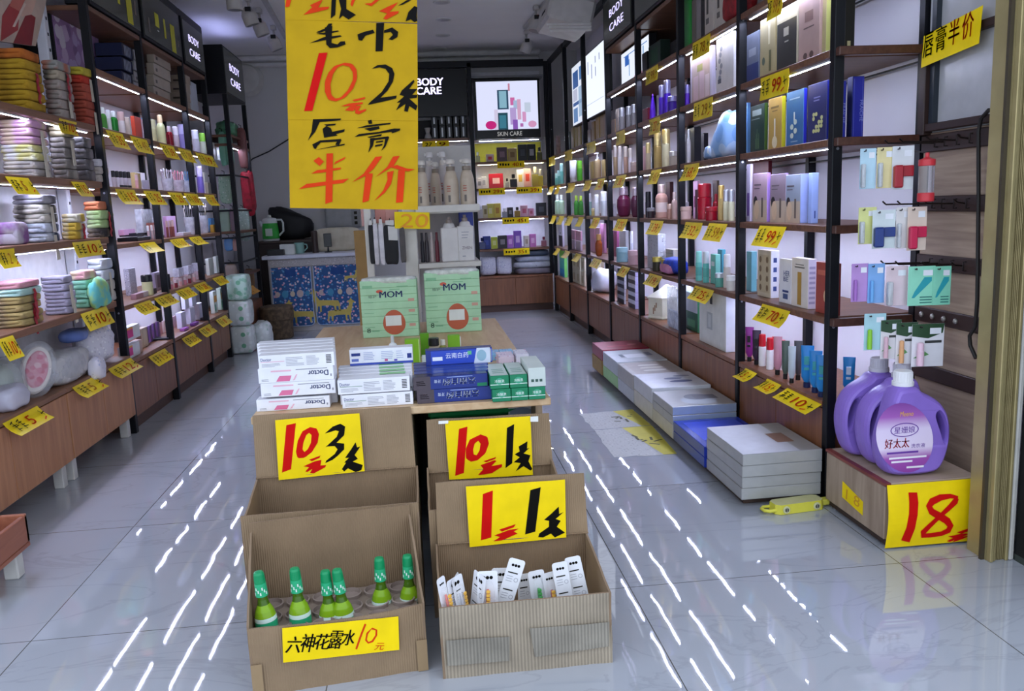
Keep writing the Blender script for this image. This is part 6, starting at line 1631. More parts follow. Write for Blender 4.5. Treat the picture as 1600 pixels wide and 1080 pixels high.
for a in ((1357, 232, 25, 62, '#b4d2e0', 2.42, 'light blue blister card, leftmost on the top hook rail', 'clear', '#d4d8de'), (1384, 230, 26, 63, '#e0d29a', 2.41, 'yellow blister card, second on the top hook rail', 'clear', '#d4d8de'), (1412, 228, 34, 67, '#d6d8da', 2.40, 'white card with a red case on the top hook rail', 'case', '#a01c2a'),
          (1356, 324, 28, 57, '#d4d68a', 2.42, 'yellow-green blister card on the second hook rail', 'clear', '#d4d8de'), (1382, 328, 36, 60, '#cfd8d8', 2.40, 'white card with a navy case on the second hook rail', 'case', '#1c3478'), (1412, 324, 22, 64, '#dad6d4', 2.39, 'white card with a clear tube, second hook rail', 'clear', '#d4d8de'), (1434, 323, 30, 68, '#d9c4b4', 2.375, 'cream card with crimson squares on the second hook rail', 'case', '#c01848'),
          (1344, 412, 26, 60, '#b48ac8', 2.43, 'violet card with a purple stick on the third hook rail', 'stick', '#a06ab8'), (1370, 412, 26, 62, '#7aa8dc', 2.42, 'blue card with a blue stick on the third hook rail', 'stick', '#6aa8e0'), (1402, 416, 34, 62, '#dcc6cc', 2.40, 'pale pink card with a clear tube on the third hook rail', 'clear', '#d4d8de'),
          (1441, 416, 42, 62, '#8fd6b8', 2.37, 'mint green card with a teal pen picture, left of two', 'pen', '#4fd09a'), (1473, 416, 28, 61, '#86d0b2', 2.36, 'mint green card with a teal pen picture, right of two', 'pen', '#4fd09a'),
          (1368, 490, 34, 58, '#a8d0d8', 2.42, 'light blue and lime card on the lowest hook rail', 'stick', '#8ac83a'), (1393, 500, 32, 62, '#d8d4d6', 2.41, 'white aloe card with a pink stick, left on the lowest hook rail', 'leaf', '#d8b0bc'), (1418, 504, 34, 66, '#dcd9dc', 2.40, 'white aloe card with an orange stick on the lowest hook rail', 'leaf', '#e0a878'), (1451, 506, 50, 68, '#e2e0e4', 2.38, 'large white aloe card with a pale pink stick, lowest hook rail', 'leaf', '#e8c4d4')):
    hook_card(*a)
t = empty('hanging_bottle', tuple(Py(1446, 315, 2.36)), 'clear shaker bottle with red lid and base hanging on the panel', 'bottle', rz=0)
mb = MB(); mb.lathe([(.021, .018), (.022, .02), (.022, .108), (.020, .11)], G('#d8d2d2', .1, .8), 18); mb.build('glass_body', t)
RC = P('#c4343c', .35)
mb = MB(); mb.lathe([(.022, 0), (.0235, .002), (.0235, .024), (.022, .026)], RC, 18); mb.build('base', t)
mb = MB(); mb.lathe([(.0225, .104), (.0235, .106), (.0235, .122), (.012, .126), (.006, .130), (.006, .142)], RC, 18); mb.build('lid', t, (0, 0, .104))
mb = MB(); mb.tube([(0, 0, .141), (.0, .06, .150), (.0, .12, .150)], .0022, HK, 6); mb.build('hook', t, (0, 0, .141))
hk = empty('hook_set', (1.65, 2.46, 1.21), 'row of black wire hooks along the slatwall rails', 'hooks')
ho = Vector((1.65, 2.46, 1.21))
for z in (1.212, 1.02, .83):
    for k, y in enumerate((2.57, 2.52, 2.46, 2.40)):
        mb = MB(); ln = (.16, .14, .09, .03)[k]
        mb.tube([Vector((1.651, y, z)) - ho, Vector((1.651 - ln, y - .005, z + .004)) - ho, Vector((1.651 - ln - .012, y - .006, z + .014)) - ho], .0028, HK, 6)
        mb.tube([Vector((1.650, y - .018, z + .014)) - ho, Vector((1.640, y - .018, z + .014)) - ho, Vector((1.640, y - .018, z - .014)) - ho, Vector((1.650, y - .018, z - .014)) - ho], .0025, HK, 6)
        mb.build('hook', hk, Vector((1.651, y, z)) - ho)
for y in (2.60, 2.54, 2.48, 2.42):
    mb = MB(); mb.lathe([(.009, 0), (.009, .004), (.004, .008)], P('#a8a49c', .3, .6), 12, Vector((1.651, y, .655)) - ho, (-1, 0, 0)); mb.build('peg', hk, Vector((1.651, y, .655)) - ho)
mb = MB()
c0 = [(1558, 176), (1545, 172), (1533, 185), (1529, 205), (1529, 300), (1528, 400), (1527, 470), (1524, 510), (1515, 525), (1516, 540), (1525, 560)]
mb.tube([Px(x, y, 1.63) for x, y in c0], .006, P('#1c1714', .5), 8)
tag(mb.build('power_cable', o=Px(1529, 300, 1.63)), 'black cable running down the edge of the slatwall panel', 'cable')

# ================================================================== LEFT SIDE
Lb = lambda *a, **k: bottle(-1, *a, **k)
Lx = lambda *a, **k: box(-1, *a, **k)
# bay one
for j in range(3): Lx(5, 150, 190, 207, 19.5, '#1a2040', 'navy carton in a stack of three', '#1c2448', art=[(.2 + .13 * i, .1, .27 + .13 * i, .9, '#aab0c4') for i in range(5)], off=.05, dz=.078 * j)
for j in range(4): Lx(5, 205, 209, 222, 15, '#c4c4c8', 'white stacked carton', art=[(.2, .2, .6, .5, '#5a5a64')], off=.08, dz=.062 * j)
for x, w, h, k, c, cp, d, tr in ((163, 9, 36, 'std', '#4a9a3a', '#dfe6dc', 'green bottle with white cap', None), (171, 7, 34, 'slim', '#d8dcd6', '#e4e8e4', 'white tube bottle', None), (179, 12, 34, 'std', '#1f8a2c', '#e8ece8', 'bright green bottle', .3), (191, 11, 36, 'slim', '#dcd2ce', '#c9a9a0', 'white printed bottle', None), (200, 9, 30, 'slim', '#d8cabc', '#cfc0b0', 'cream bottle', None)): Lb(4, x, w, h, k, c, cp, d, off=.06, trans=tr)
Lx(4, 206, 212, 222, 36, '#cf4a34', 'orange red box', '#d8543c', off=.07); Lx(4, 222, 226, 231, 34, '#d8d4d8', 'pale clear box', off=.06); Lb(4, 226, 8, 42, 'std', '#5ab4d8', '#7ac8e8', 'blue topped bottle', off=.16)
for k, x in enumerate((178, 184, 190, 196, 202)): Lb(3, x, 6, 26, 'slim', '#d4ccd8', '#15141a', 'lipstick tube with a black cap', off=.05, name='lipstick_tube')
Lx(3, 205, 212, 220, 26, '#cbb07a', 'gold beige box', '#d8c08a', off=.06); Lb(3, 214, 5, 22, 'slim', '#d8a4a8', '#e0c0c4', 'pink slim bottle', off=.04); Lx(3, 222, 232, 243, 16, '#b4b0c0', 'flat grey box', off=.07)
Lx(3, 176, 186, 205, 5, '#17171c', 'black display tray', off=.04, name='display_tray')
Lx(2, 184, 192, 210, 9, '#d8a4cc', 'pink wrapped pack', off=.10, dz=.035); Lx(2, 183, 214, 234, 6, '#1a1a20', 'black flat case', off=.04, name='product_case'); Lx(2, 186, 212, 230, 5, '#2a2a34', 'upper black flat case', off=.06, dz=.026, name='product_case')
Lx(2, 214, 224, 246, 48, '#d4d2dc', 'clear acrylic lipstick holder', off=.06, m=FILM('#dcdde8', .55, .06), art=[(.25, .3, .95, .55, '#c4685a')], name='lipstick_holder', cat='holder')
for x in (232, 238, 243): Lb(2, x, 4, 22, 'slim', '#c4a4a4', '#e0d8da', 'slim lipstick', off=.05, name='lipstick_tube')
Lb(1, 231, 16, 32, 'jar', '#d8d6a4', '#101012', 'cream jar with a tall black lid', off=.06)
for a, d, c in ((203, 'flat pink box', '#b48a94'), (214, 'flat white and red box', '#cfc4c8'), (224, 'flat dark box', '#4a4448')): Lx(1, a, a + 9, a + 20, 8, c, d, off=.05)
Lx(1, 236, 243, 256, 28, '#b4a8bc', 'mauve framed card box', '#a89cb4', art=[(.2, .15, .8, .85, '#6a5a70')], off=.10)
Lx(1, 196, 204, 214, 42, '#9c98a4', 'patterned grey standing box', off=.16, m=SPECK('#a8a4b0', ['#6a6674', '#d0ccd8'], 120))
Lx('C', 213, 222, 231, 30, '#c8b4a0', 'cream beige box', '#6d5348', off=.08, art=[(.2, .1, .8, .9, '#d8c8b4')])
for x in (229, 235, 241, 247): Lx('C', x - 3, x, x + 3, 26, '#6a4a86', 'violet slim box', off=.10)
Lx('C', 237, 262, 268, 3, '#1c1c24', 'black tablet in a case', off=.02, name='tablet', cat='tablet', art=[(.1, .1, .9, .9, '#2a3038')])
Lx('C', 204, 214, 222, 20, '#c4a8a0', 'small pink box by the front edge', off=.04)
# bay two
for j in range(4): Lx(5, 229, 240, 266, 17, '#bfb2a2', 'kraft white stacked carton', '#b4a696', off=.05, dz=.072 * j, art=[(.1, .3, .2, .6, '#5a5048')]) 
for j in range(4): Lx(5, 264, 290, 297, 13.5, '#b8a896', 'stacked kraft carton with lettered end', '#b4a492', off=.04, dz=.061 * j, art=[('e', .35, .3, .75, .5, '#4a4038')])
Lx(5, 297, 300, 310, 48, '#d0d8e4', 'tall white and blue box', '#dfe4ec', off=.04)
for x, w, h, k, c, cp, d, tr in ((241, 9, 36, 'slim', '#d4cf9a', '#d8d4a8', 'pale yellow bottle', None), (253, 13, 46, 'std', '#d8d8a0', '#e0c49a', 'tall yellow white bottle', None), (266, 11, 32, 'std', '#8e1a28', '#d4c4c8', 'red lotion bottle', .3), (276, 9, 34, 'slim', '#c8b8c0', '#d8d0d8', 'pale pink bottle', None), (287, 14, 40, 'slim', '#a094d4', '#c4bce4', 'lavender bottle', None)): Lb(4, x, w, h, k, c, cp, d, off=.06, trans=tr)
def brush_bag(x, w, h, lv, cols, desc, off=.06):
    z = LV[lv]; y = ysolve(x, -1, off, z + .05); X = LX - off; s = ppm((X, y, z)); W, H = w / s, h / s
    t = empty('cup_of_brushes', (X, y, z + .0005), None, None)
    mb = MB(); mb.lathe([(W * .36, 0), (W * .42, .004), (W * .5, H * .55), (W * .48, H * .551), (W * .4, .006)], FILM('#e4e4f0', .45, .08), 16); mb.build('clear_cup', t)
    for i in range(7):
        an = i * .9; c = P(cols[i % len(cols)], .35); mb = MB()
        a = Vector((W * .2 * math.cos(an), W * .2 * math.sin(an), .008)); b = Vector((W * .42 * math.cos(an), W * .42 * math.sin(an), H * (.8 + .03 * (i % 3))))
        mb.tube([a, b], W * .045, c, 6); mb.tube([b, b + (b - a) * .08, b + (b - a) * .16], [W * .05, W * .09, W * .03], P(cols[(i + 1) % len(cols)], .7), 8); mb.build('brush', t, a)
    y_ = y; reg(t, desc, where(-1, y, lv), 'brush cup', grp(-1, y, lv), y)
brush_bag(262, 18, 36, 3, ['#d4d0dc', '#b8a4b4', '#e4e0ea'], 'clear cup of pale brushes'); brush_bag(279, 18, 34, 3, ['#d88a9c', '#e4c8d0', '#c46a84'], 'clear cup of pink striped brushes'); brush_bag(295, 17, 34, 3, ['#7aa8d8', '#d8d8e4', '#5a90c8'], 'clear cup of blue brushes')
Lx(2, 256, 262, 276, 32, '#c4a0c8', 'lilac card pack', '#b890bc', off=.10, art=[(.2, .1, .7, .4, '#8a5a6a')]); 
for x in (262, 267, 271): Lb(2, x, 4, 26, 'slim', '#8a4a44', '#c4a4a0', 'brown lip pencil', off=.05, name='lip_pencil')
brush_bag(297, 17, 50, 2, ['#1c1c22', '#e8e0e4', '#26242a'], 'black handled brushes with white tips in a cup')
brush_bag(318, 15, 50, 2, ['#1c1c22', '#e4dce4', '#222228'], 'smaller cup of black handled brushes')
Lx(2, 270, 286, 310, 5, '#c9c2cc', 'flat pale case', off=.05, name='product_case')
for j in range(2):
    for a in (270, 285, 300): Lx(1, a, a + 9, a + 17, 13, '#d4d4e4', 'clear acrylic cosmetics box' if j else 'lower pink tinted acrylic box', off=.05, dz=.055 * j, m=FILM('#dcdcec' if j else '#dcc4cc', .6, .08))
for a in (276, 290, 304): Lx('C', a, a + 8, a + 15, 25, '#d6d4ea', 'white square gift box', '#dedcf2', off=.07)
for a in (283, 294): Lx('C', a, a + 6, a + 12, 20, '#dcdcf0', 'upper white gift box', off=.09, dz=.105)
for a, c in ((280, '#b06ac0'), (296, '#8a4aa8'), (312, '#26222e')): Lx('C', a, a + 7, a + 14, 4, c, {'#b06ac0': 'pink violet flat pack', '#8a4aa8': 'purple flat pack', '#26222e': 'black flat pack'}[c], off=.025)
Lb(1, 262, 9, 24, 'jar', '#17171c', '#22222a', 'black round box', off=.05)
# bay three
for x, w, h, c, cp, d in ((307, 11, 36, '#d0d0dc', '#e0e0ea', 'white shampoo bottle'), (318, 10, 34, '#cfd8c4', '#8ac84a', 'white bottle with a lime cap')): Lb(4, x, w, h, 'slim', c, cp, d, off=.06)
Lb(3, 314, 10, 42, 'slim', '#7a6ac8', '#c0b8e4', 'purple and white bottle', off=.06); Lx(3, 317, 321, 327, 34, '#d0cfd0', 'white boxed item', off=.08); Lx(3, 321, 325, 331, 18, '#a8a290', 'small khaki box', off=.05)
Lx(2, 326, 330, 336, 22, '#4a8ac8', 'blue printed pack', off=.06); Lx(2, 328, 333, 342, 12, '#b8923c', 'gold brown pack', off=.04)
for a in (322, 334): Lx(1, a, a + 5, a + 12, 26, '#d4dcd4', 'white pack of wipes', off=.06)
for a, c in ((329, '#d0dcd4'), (340, '#c4d8c8')): Lx('C', a, a + 6, a + 11, 34, c, 'white and green tissue pack', off=.05, art=[(.1, .5, .9, .8, '#d8a04a'), (.1, .1, .5, .4, '#5aa88c')])
# more packs filling the left shelves
for a, c, d in ((247, '#c9c4d4', 'pale lilac carton'), (254, '#d8d4dc', 'white slim carton')): Lx(3, a - 40, a - 34, a - 26, 30, c, d, off=.18)
for k, x in enumerate((268, 275, 282, 289, 296, 303)): Lb(1, x, 5, 12, 'slim', ('#c87a84', '#8a2a3c', '#d8a4a4')[k % 3], '#c9b8bc', ('rose lip gloss tube', 'dark red lip gloss tube', 'nude lip gloss tube')[k % 3], off=.03, name='lip_gloss')
for k, x in enumerate((252, 259, 266, 274)): Lx('C', x - 6, x - 3, x + 1, 18, ('#b88a8a', '#d8c4c8', '#8a5a6a', '#c9a8b4')[k], ('dusty rose box', 'pale pink box', 'plum box', 'mauve pink box')[k], off=.14)
for k, x in enumerate((222, 228, 251)): Lb(2, x, 6, 20, 'std', ('#d8b0b8', '#c8c0c8', '#e0d0c8')[k], '#efe8ea', ('pink nail bottle', 'grey nail bottle', 'cream nail bottle')[k], off=.12, name='nail_bottle')
for a in (333, 339): Lx(4, a - 4, a, a + 4, 26, '#dcdad8', 'white upright carton', off=.09)
# sign boxes over the left rack
YB = P('#c9c41c', .4); DKP = P('#3a332c', .2)
yb_art = [(.30, .45, .40, 1, YB), (.52, .3, .57, 1, YB), (.70, .08, .82, 1, YB), (.34, .38, .38, .45, P('#ecece4', .3)), (.12, .2, .16, .7, P('#6a5c54', .3)), (.88, .3, .92, .6, P('#6a5c54', .3))]
signbox('sign_box', 'dark picture box with yellow bars over the first left rear bay', (LX + .012, 4.72, 2.096), .74, .30, .12, -1, None, yb_art)
signbox('sign_box', 'dark picture box with yellow bars over the second left rear bay', (LX + .012, 5.525, 2.096), .78, .30, .12, -1, None, [(a, b * .8, c, d * .62, m) for a, b, c, d, m in yb_art])
signbox('lit_sign', 'dark BODY CARE sign box over the third left rear bay', (LX + .012, 6.25, 2.096), .54, .30, .12, -1, ['BODY', 'CARE'])
signbox('lit_sign', 'black BODY CARE sign box over the narrow black rack', (-1.45, 7.36, 2.03), .74, .37, .33, -1, ['BODY', 'CARE'])
# ---- folded towels
def towel(o, D, L, T, col, c2, label_desc, place, word, key, seed, hang=None, group=None):
    t = empty('folded_towel', o, None, None)
    rnd = random.Random(seed); m = CLOTH(col, c2, 12)
    mb = MB(); g = .48
    for z in (T * .26, T * .74): mb.puff((-D * .0, 0, z), (D * rnd.uniform(.96, 1.0), L * rnd.uniform(.95, 1), T * .54), m, .34, 24, 8, .045, seed + int(z * 1e4))
    mb.puff((D * .36, 0, T * .5), (D * .28, L * .93, T * .96), m, .55, 16, 8, .03, seed + 3)
    mb.build('cloth', t)
    if hang:
        mb = MB(); kind = hang
        if kind == 'tag':
            mb.slab([(D * .5 + .006, .016, -.075), (D * .5 + .006, -.016, -.078), (D * .5 + .004, -.013, T * .7), (D * .5 + .004, .013, T * .7)], .0012, P('#cfc6b4', .6), Vector((1, 0, 0))); mb.build('hang_tag', t, (D * .5, 0, -.04))
        else:
            pts = [Vector((D * .5 + .006 + .003 * (i % 2), .004 * math.sin(i * 1.7), T * .8 - .017 * i)) for i in range(8)]
            for i in range(7):
                a, b = pts[i], pts[i + 1]; w_ = Vector((0, .010 + .004 * ((i * 3) % 2), 0)); mb.add([a - w_, a + w_, b + w_ * .8, b - w_ * .8], [[0, 1, 2, 3]], P('#b01c2c', .4)); mb.add([a - w_ + Vector((-.0015, 0, 0)), a + w_ + Vector((-.0015, 0, 0)), b + w_ * .8 + Vector((-.0015, 0, 0)), b - w_ * .8 + Vector((-.0015, 0, 0))], [[3, 2, 1, 0]], P('#8e1622', .4))
            mb.build('ribbon', t, (D * .5, 0, T * .5))
    reg(t, label_desc, place, 'towel', group, key, word)
    return t
SHN = {'T0': 'top', 'T1': 'second', 'T2': 'third', 'T3': 'lowest'}
def stack(lv, xl, xs, xr, h, cols, name, hang=None, z0=0.0):
    """folded towels piled from bottom to top; cols lists (count, colour, second colour, word)"""
    z = GZ[lv]; off = .012
    yb = ysolve(xs, -1, off, z + .05); ya = ysolve(xr, -1, off, z + .05); s = ppm((LX, yb, z)); D = max(.07, min(.135, (xs - xl) / s)); L = ya - yb
    n = sum(c[0] for c in cols); T = h / s / n; zz = z + .001 + z0; i = 0
    pl = f'in the {name}, {SHN[lv]} towel shelf'
    for cnt, c1, c2, wd in cols:
        for q in range(cnt):
            hg = hang.get(i) if hang else None
            towel((LX - off - D / 2 + random.uniform(-.004, .004), (ya + yb) / 2 + random.uniform(-.004, .004), zz), D, L, T * .97, c1, c2, f'{wd} folded towel', pl, 'from the bottom', zz, int(xl * 31 + i * 7 + zz * 100), hg, f'towels {pl}')
            zz += T; i += 1
stack('T0', -14, 46, 76, 94, ((5, '#b8921f', '#a37c18', 'mustard yellow'), (1, '#c06a24', '#9c5418', 'orange')), 'nearest pile', {3: 'ribbon'})
stack('T0', 72, 96, 120, 88, ((4, '#a89c94', '#8a6f68', 'grey flowered'), (1, '#b8aa94', '#5a554c', 'striped beige'), (1, '#9c9a94', '#b0705a', 'grey')), 'second pile', {4: 'ribbon', 2: 'tag'})
stack('T0', 122, 136, 160, 88, ((5, '#b0503c', '#8f3c2c', 'brick red'), (1, '#c43a26', '#9c2c1c', 'bright red'), (1, '#c4b43c', '#a89a2c', 'yellow')), 'third pile', {5: 'tag', 1: 'tag'})
stack('T1', -2, 55, 84, 88, ((2, '#a8a09c', '#d8d0c4', 'braided grey'), (2, '#d4cc86', '#e4e0e0', 'yellow and white'), (3, '#cf9cc0', '#d8c0a8', 'pink and cream')), 'nearest pile', {5: 'tag', 2: 'tag'})
stack('T1', 82, 106, 124, 82, ((4, '#7d7672', '#a8a098', 'grey dotted'), (1, '#a89c80', '#7d7058', 'beige dotted')), 'second pile', {3: 'tag'})
stack('T1', 120, 136, 150, 68, ((4, '#5f5a5c', '#8a8284', 'dark grey'),), 'third pile')
stack('T1', 146, 156, 172, 36, ((2, '#c4b8b0', '#d8d0cc', 'beige white'), (1, '#e0dce4', '#cfc8d8', 'white')), 'fourth pile', {1: 'tag'})
stack('T2', -16, 27, 48, 36, ((1, '#b8b0ba', '#8a5a94', 'grey and purple rolled'),), 'nearest pile')
stack('T2', 24, 72, 98, 74, ((2, '#c4c8d4', '#3c4258', 'pale blue and navy'), (2, '#c8c0b4', '#4a4440', 'beige and brown'), (1, '#a8a4ac', '#6a666e', 'grey')), 'second pile', {3: 'tag', 0: 'tag'})
stack('T2', 98, 120, 136, 40, ((2, '#c4a43c', '#d8d4c8', 'yellow'), (1, '#d4ccb8', '#c4a43c', 'white and yellow')), 'third pile', {1: 'ribbon'})
stack('T2', 134, 158, 181, 56, ((1, '#3a3434', '#8a7c6c', 'dark striped'), (2, '#b0cc88', '#c8d8a8', 'light green'), (1, '#d4805a', '#c8704a', 'orange')), 'fourth pile', {2: 'ribbon'})
stack('T3', -14, 34, 72, 72, ((4, '#b09a62', '#8f7a5a', 'brown and yellow striped'), (1, '#a8ccc4', '#b8d4cc', 'aqua'), (1, '#d49aa4', '#c88a94', 'rose')), 'nearest pile', {2: 'ribbon', 4: 'ribbon'})
stack('T3', 68, 104, 121, 60, ((5, '#9c96a8', '#b4aec0', 'mauve grey'),), 'second pile', {3: 'tag', 1: 'tag'})
stack('T3', 118, 138, 158, 58, ((3, '#84c4a8', '#9cd4bc', 'mint green'), (1, '#d8a0a4', '#e0c8a8', 'pink and cream')), 'third pile', {2: 'tag'})
stack('T3', 150, 164, 184, 68, ((2, '#c4beb4', '#d4d0c8', 'off white'), (2, '#d4d8e0', '#c0c8d8', 'white'),), 'fourth pile', {2: 'tag'})
y = ysolve(152, -1, .0, .73); mb = MB(); mb.puff((0, 0, .06), (.05, .20, .13), CLOTH('#6ec8c4', '#a8d48a', 16), .7, 20, 12, .16, 8); ob = mb.build('draped_towel'); ob.location = (LX + .012, y, .692); tag(ob, 'aqua and lime towel slumped over the lowest shelf edge', 'towel')
# ---- bagged goods on the low cabinets
def soft(name, xy, Y, size, m, label, cat, seed, e=.55, amp=.08, z=.4055, X=None, rz=0, tilt=0, parts=None):
    p = Px(xy[0], xy[1], X if X is not None else LX - .07)
    t = empty(name, (p.x, p.y, z), label, cat, rz=rz); mb = MB(); mb.T = Matrix.Rotation(tilt, 4, 'X')
    mb.puff((0, 0, size[2] / 2), size, m, e, 24, 14, amp, seed); mb.build('contents', t)
    if parts: parts(t, size)
    return t
def wrapf(t, s): 
    mb = MB(); mb.puff((0, 0, s[2] * .52), (s[0] * 1.08, s[1] * 1.12, s[2] * 1.06), FILM('#e4e6ee', .28, .08), .6, 24, 14, .10, 77); mb.build('clear_bag', t)
LACE = SPECK('#dcd8e4', ['#f0eef4', '#b4b8d4', '#c8c4d0'], 60, .5)
t = empty('bath_sponge_pack', (-1.545, 3.42, .4055), 'clear bag with a pink oval printed sponge leaning on the near low cabinet', 'bagged goods')
nO = Vector((.62, -.70, .34)).normalized(); R0 = Vector((0, 0, 1)).rotation_difference(nO).to_matrix().to_4x4() @ Matrix.Rotation(1.9, 4, 'Z')
mb = MB(); mb.T = Matrix.Translation((0, 0, .10)) @ R0; mb.lathe([(.085, -.02), (.10, -.008), (.10, .006), (.092, .014), (.078, .015)], P('#e4dcd6', .4), 28, sq=.55)
mb.lathe([(.078, .0152), (.070, .019), (.03, .022), (.001, .0222)], SPECK('#d8889c', ['#c8486c', '#e4b4c0', '#d46a88'], 40, .4, .5), 28, sq=.52); mb.build('sponge', t, (0, 0, .02))
mb = MB(); mb.T = Matrix.Translation((0, 0, .10)) @ R0; mb.lathe([(.09, -.03), (.118, -.01), (.12, .01), (.10, .028), (.02, .032)], FILM('#e4e6ee', .22, .06), 24, sq=.62); mb.build('clear_bag', t, (0, 0, .02))
soft('bath_sponge_pack', (12, 620), 0, (.12, .14, .17), P('#a8b0ac', .5), 'bag of grey green sponges behind the pink oval pack', 'bagged goods', 22, .7, .05, X=LX - .10, tilt=.3, parts=wrapf)
soft('white_pack', (18, 650), 0, (.10, .16, .09), P('#c4c2d4', .4), 'white plastic pack with dark lettering at the near cabinet edge', 'bagged goods', 23, .6, .08, X=LX - .04, parts=lambda t, s: (lambda mb: (mb.box((s[0] * .42, -.03, .05), (s[0] * .47, .02, .062), INKG), mb.build('printed_band', t))[-1])(MB()))
soft('towel_pack', (95, 590), 0, (.15, .34, .13), SPECK('#c4c2c4', ['#aeacb0', '#d6d4d8', '#b8b6ba'], 26, .5, .35), 'big clear bag of folded grey towels on the low cabinets', 'bagged goods', 24, .45, .05, parts=wrapf)
soft('blue_pillow', (118, 545), 0, (.10, .17, .06), CLOTH('#6a80c4', '#8a9cd8', 8), 'small blue pillow pack lying on the bagged grey towels', 'pillow', 25, .7, .03, z=.545, X=LX - .08)
soft('net_bag', (150, 570), 0, (.15, .24, .19), LACE, 'lumpy white lace net bag on the far low cabinet', 'bag', 26, .7, .12, parts=lambda t, s: (lambda mb: (mb.puff((0, 0, s[2] + .01), (.05, .05, .07), P('#eceaf4', .5), .8, 14, 8, .15, 3), mb.build('gathered_neck', t))[-1])(MB()))
soft('lace_pouch', (155, 600), 0, (.06, .10, .10), LACE, 'small lace pouch hanging at the far low cabinet edge', 'pouch', 27, .7, .1, X=LX + .025, z=.38)
for j in range(2):
    o = box(-1, 'C', 184, 196, 218, 21, '#dcdce0', 'white stacked box with a pink triangle', '#e2e2e6', art=[(.1, .2, .5, .8, '#d83a8c'), (.1, .8, .5, .95, '#e8a04a')], off=.03, z=.3675, dz=.092 * j, place='on the first left rear cabinet')
# ---- poster, dark box and uprights above the towels
mb = MB(); X0 = -1.62
qp = [Px(x, y, X0) for x, y in ((-20, 62), (56, 72), (76, -14), (-10, -14))]
mb.slab(qp, .02, P('#c9b2a2', .4), Vector((1, 0, 0)), P('#8a7a70', .6))
c = lambda u, v: (qp[0] * (1 - u) + qp[1] * u) * (1 - v) + (qp[3] * (1 - u) + qp[2] * u) * v + Vector((.0008, 0, 0))
for i, (pts, hx) in enumerate((([(.25, .0), (.55, .25), (.5, .6), (.3, .75), (.2, .5)], '#a8383a'), ([(.5, .0), (.9, .0), (.85, .5), (.65, .6)], '#8e2a30'), ([(.55, .5), (.75, .55), (.8, .95), (.6, 1)], '#d8b09c'), ([(.3, .7), (.5, .6), (.6, .95), (.35, 1)], '#c46a5c'), ([(.42, .3), (.47, .3), (.6, .75), (.55, .76)], '#e0c8b8'), ([(.25, .9), (.5, .85), (.45, 1), (.25, 1)], '#d8a4a0'))):
    mb.poly([c(*p) + Vector((.0002 * i, 0, 0)) for p in pts], P(hx, .35), Vector((1, 0, 0)))
tag(mb.build('framed_poster', o=qp[0]), 'framed poster in reds and skin tones leaning above the towel shelves', 'poster')
lp = empty('lit_picture', (-1.70, 4.7, 1.83), 'lilac flower light picture behind the white upright, top left', 'lit picture')
mb2 = MB(); mb2.box((-.145, -.30, 0), (0, .33, .25), BLK, .003); mb2.build('case', lp)
mb2 = MB(); fl = SPECK('#a884b8', ['#d8c0e4', '#c8b4dc', '#8a6aa0', '#e8e0f0'], 14, .3, .55); mb2.slab([(.0015, -.28, .015), (.0015, .31, .015), (.0015, .31, .235), (.0015, -.28, .235)], .001, fl, Vector((1, 0, 0))); mb2.build('picture', lp)
# ---- low wooden stall at the very left
t = empty('wooden_crate', (-1.40, 2.5, 0), 'small reddish wooden crate on a white leg at the left edge', 'crate')
CRW = WOOD('#8a4f3a', '#a8684c', (10, 1.4, 10), 3, .45)
for nm, a, b in (('end_panel', (-.13, -.12, .10), (.13, -.105, .19)), ('end_panel', (-.13, .105, .10), (.13, .12, .19)), ('side_panel', (.115, -.12, .10), (.13, .12, .185)), ('side_panel', (-.13, -.12, .10), (-.115, .12, .22)), ('bottom_panel', (-.13, -.12, .085), (.13, .12, .099))):
    mb = MB(); mb.box(a, b, CRW, .002); mb.build(nm, t, ((a[0] + b[0]) / 2, (a[1] + b[1]) / 2, a[2]))
for x in (-.09, .09):
    for y in (-.08, .08):
        mb = MB(); mb.box((x - .022, y - .022, 0), (x + .022, y + .022, .0845), P('#d2d0ca', .5), .004); mb.build('leg', t, (x, y, 0))

# ================================================================== BACK LEFT: BLACK RACK, COUNTER, POUF
def hang_pack(x, y, w, h, m, Y, label, X=None, name='hanging_pack', amp=.05):
    p = Px(x, y, X if X is not None else -1.46) if Y is None else Py(x, y, Y); s = ppm(p); W, H = w / s, h / s
    t = empty(name, (p.x, p.y, p.z - H), label, 'pack', 'packs on the narrow black rack'); mb = MB()
    mb.puff((0, 0, H / 2), (.05, W, H) if Y is None else (W, .05, H), m, .5, 16, 10, amp, int(x)); mb.build('pack_body', t)
    mb = MB(); mb.tube([(0, 0, H * .97), (0, .01, H + .02), (-.02, .01, H + .03)], .003, BLK, 6); mb.build('hook', t, (0, 0, H))
    return t
GPK = FILM('#8fc8ac', .8, .15)
for x, y, w, h, m, lab in ((346, 206, 11, 52, P('#7ab89c', .35), 'green hair clip pack, left of two on the upper rail'), (356, 208, 11, 50, P('#84c0a8', .35), 'green hair clip pack, right of two on the upper rail'), (376, 200, 14, 62, P('#7a4a48', .4), 'brown hanging pack by the end post'),
                             (350, 272, 20, 46, SPECK('#a8c8b0', ['#dce8e0', '#7aa88c', '#c8d8cc'], 60, .35), 'pale green bagged pack under the hair clips'), (350, 326, 16, 40, P('#a4bca8', .4), 'sage green pack on the middle rail'), (363, 326, 10, 38, P('#9a8898', .4), 'dusky pack on the middle rail'),
                             (357, 372, 14, 20, P('#6a9ad0', .4), 'small blue picture pack'), (368, 374, 10, 18, P('#cfa49c', .4), 'small pink picture pack'), (360, 412, 18, 30, P('#c8b4a8', .4), 'cream picture pack on the low rail')):
    t_ = hang_pack(x, y, w, h, m, 7.06 if x < 374 else 7.4, lab + ', narrow black rack')
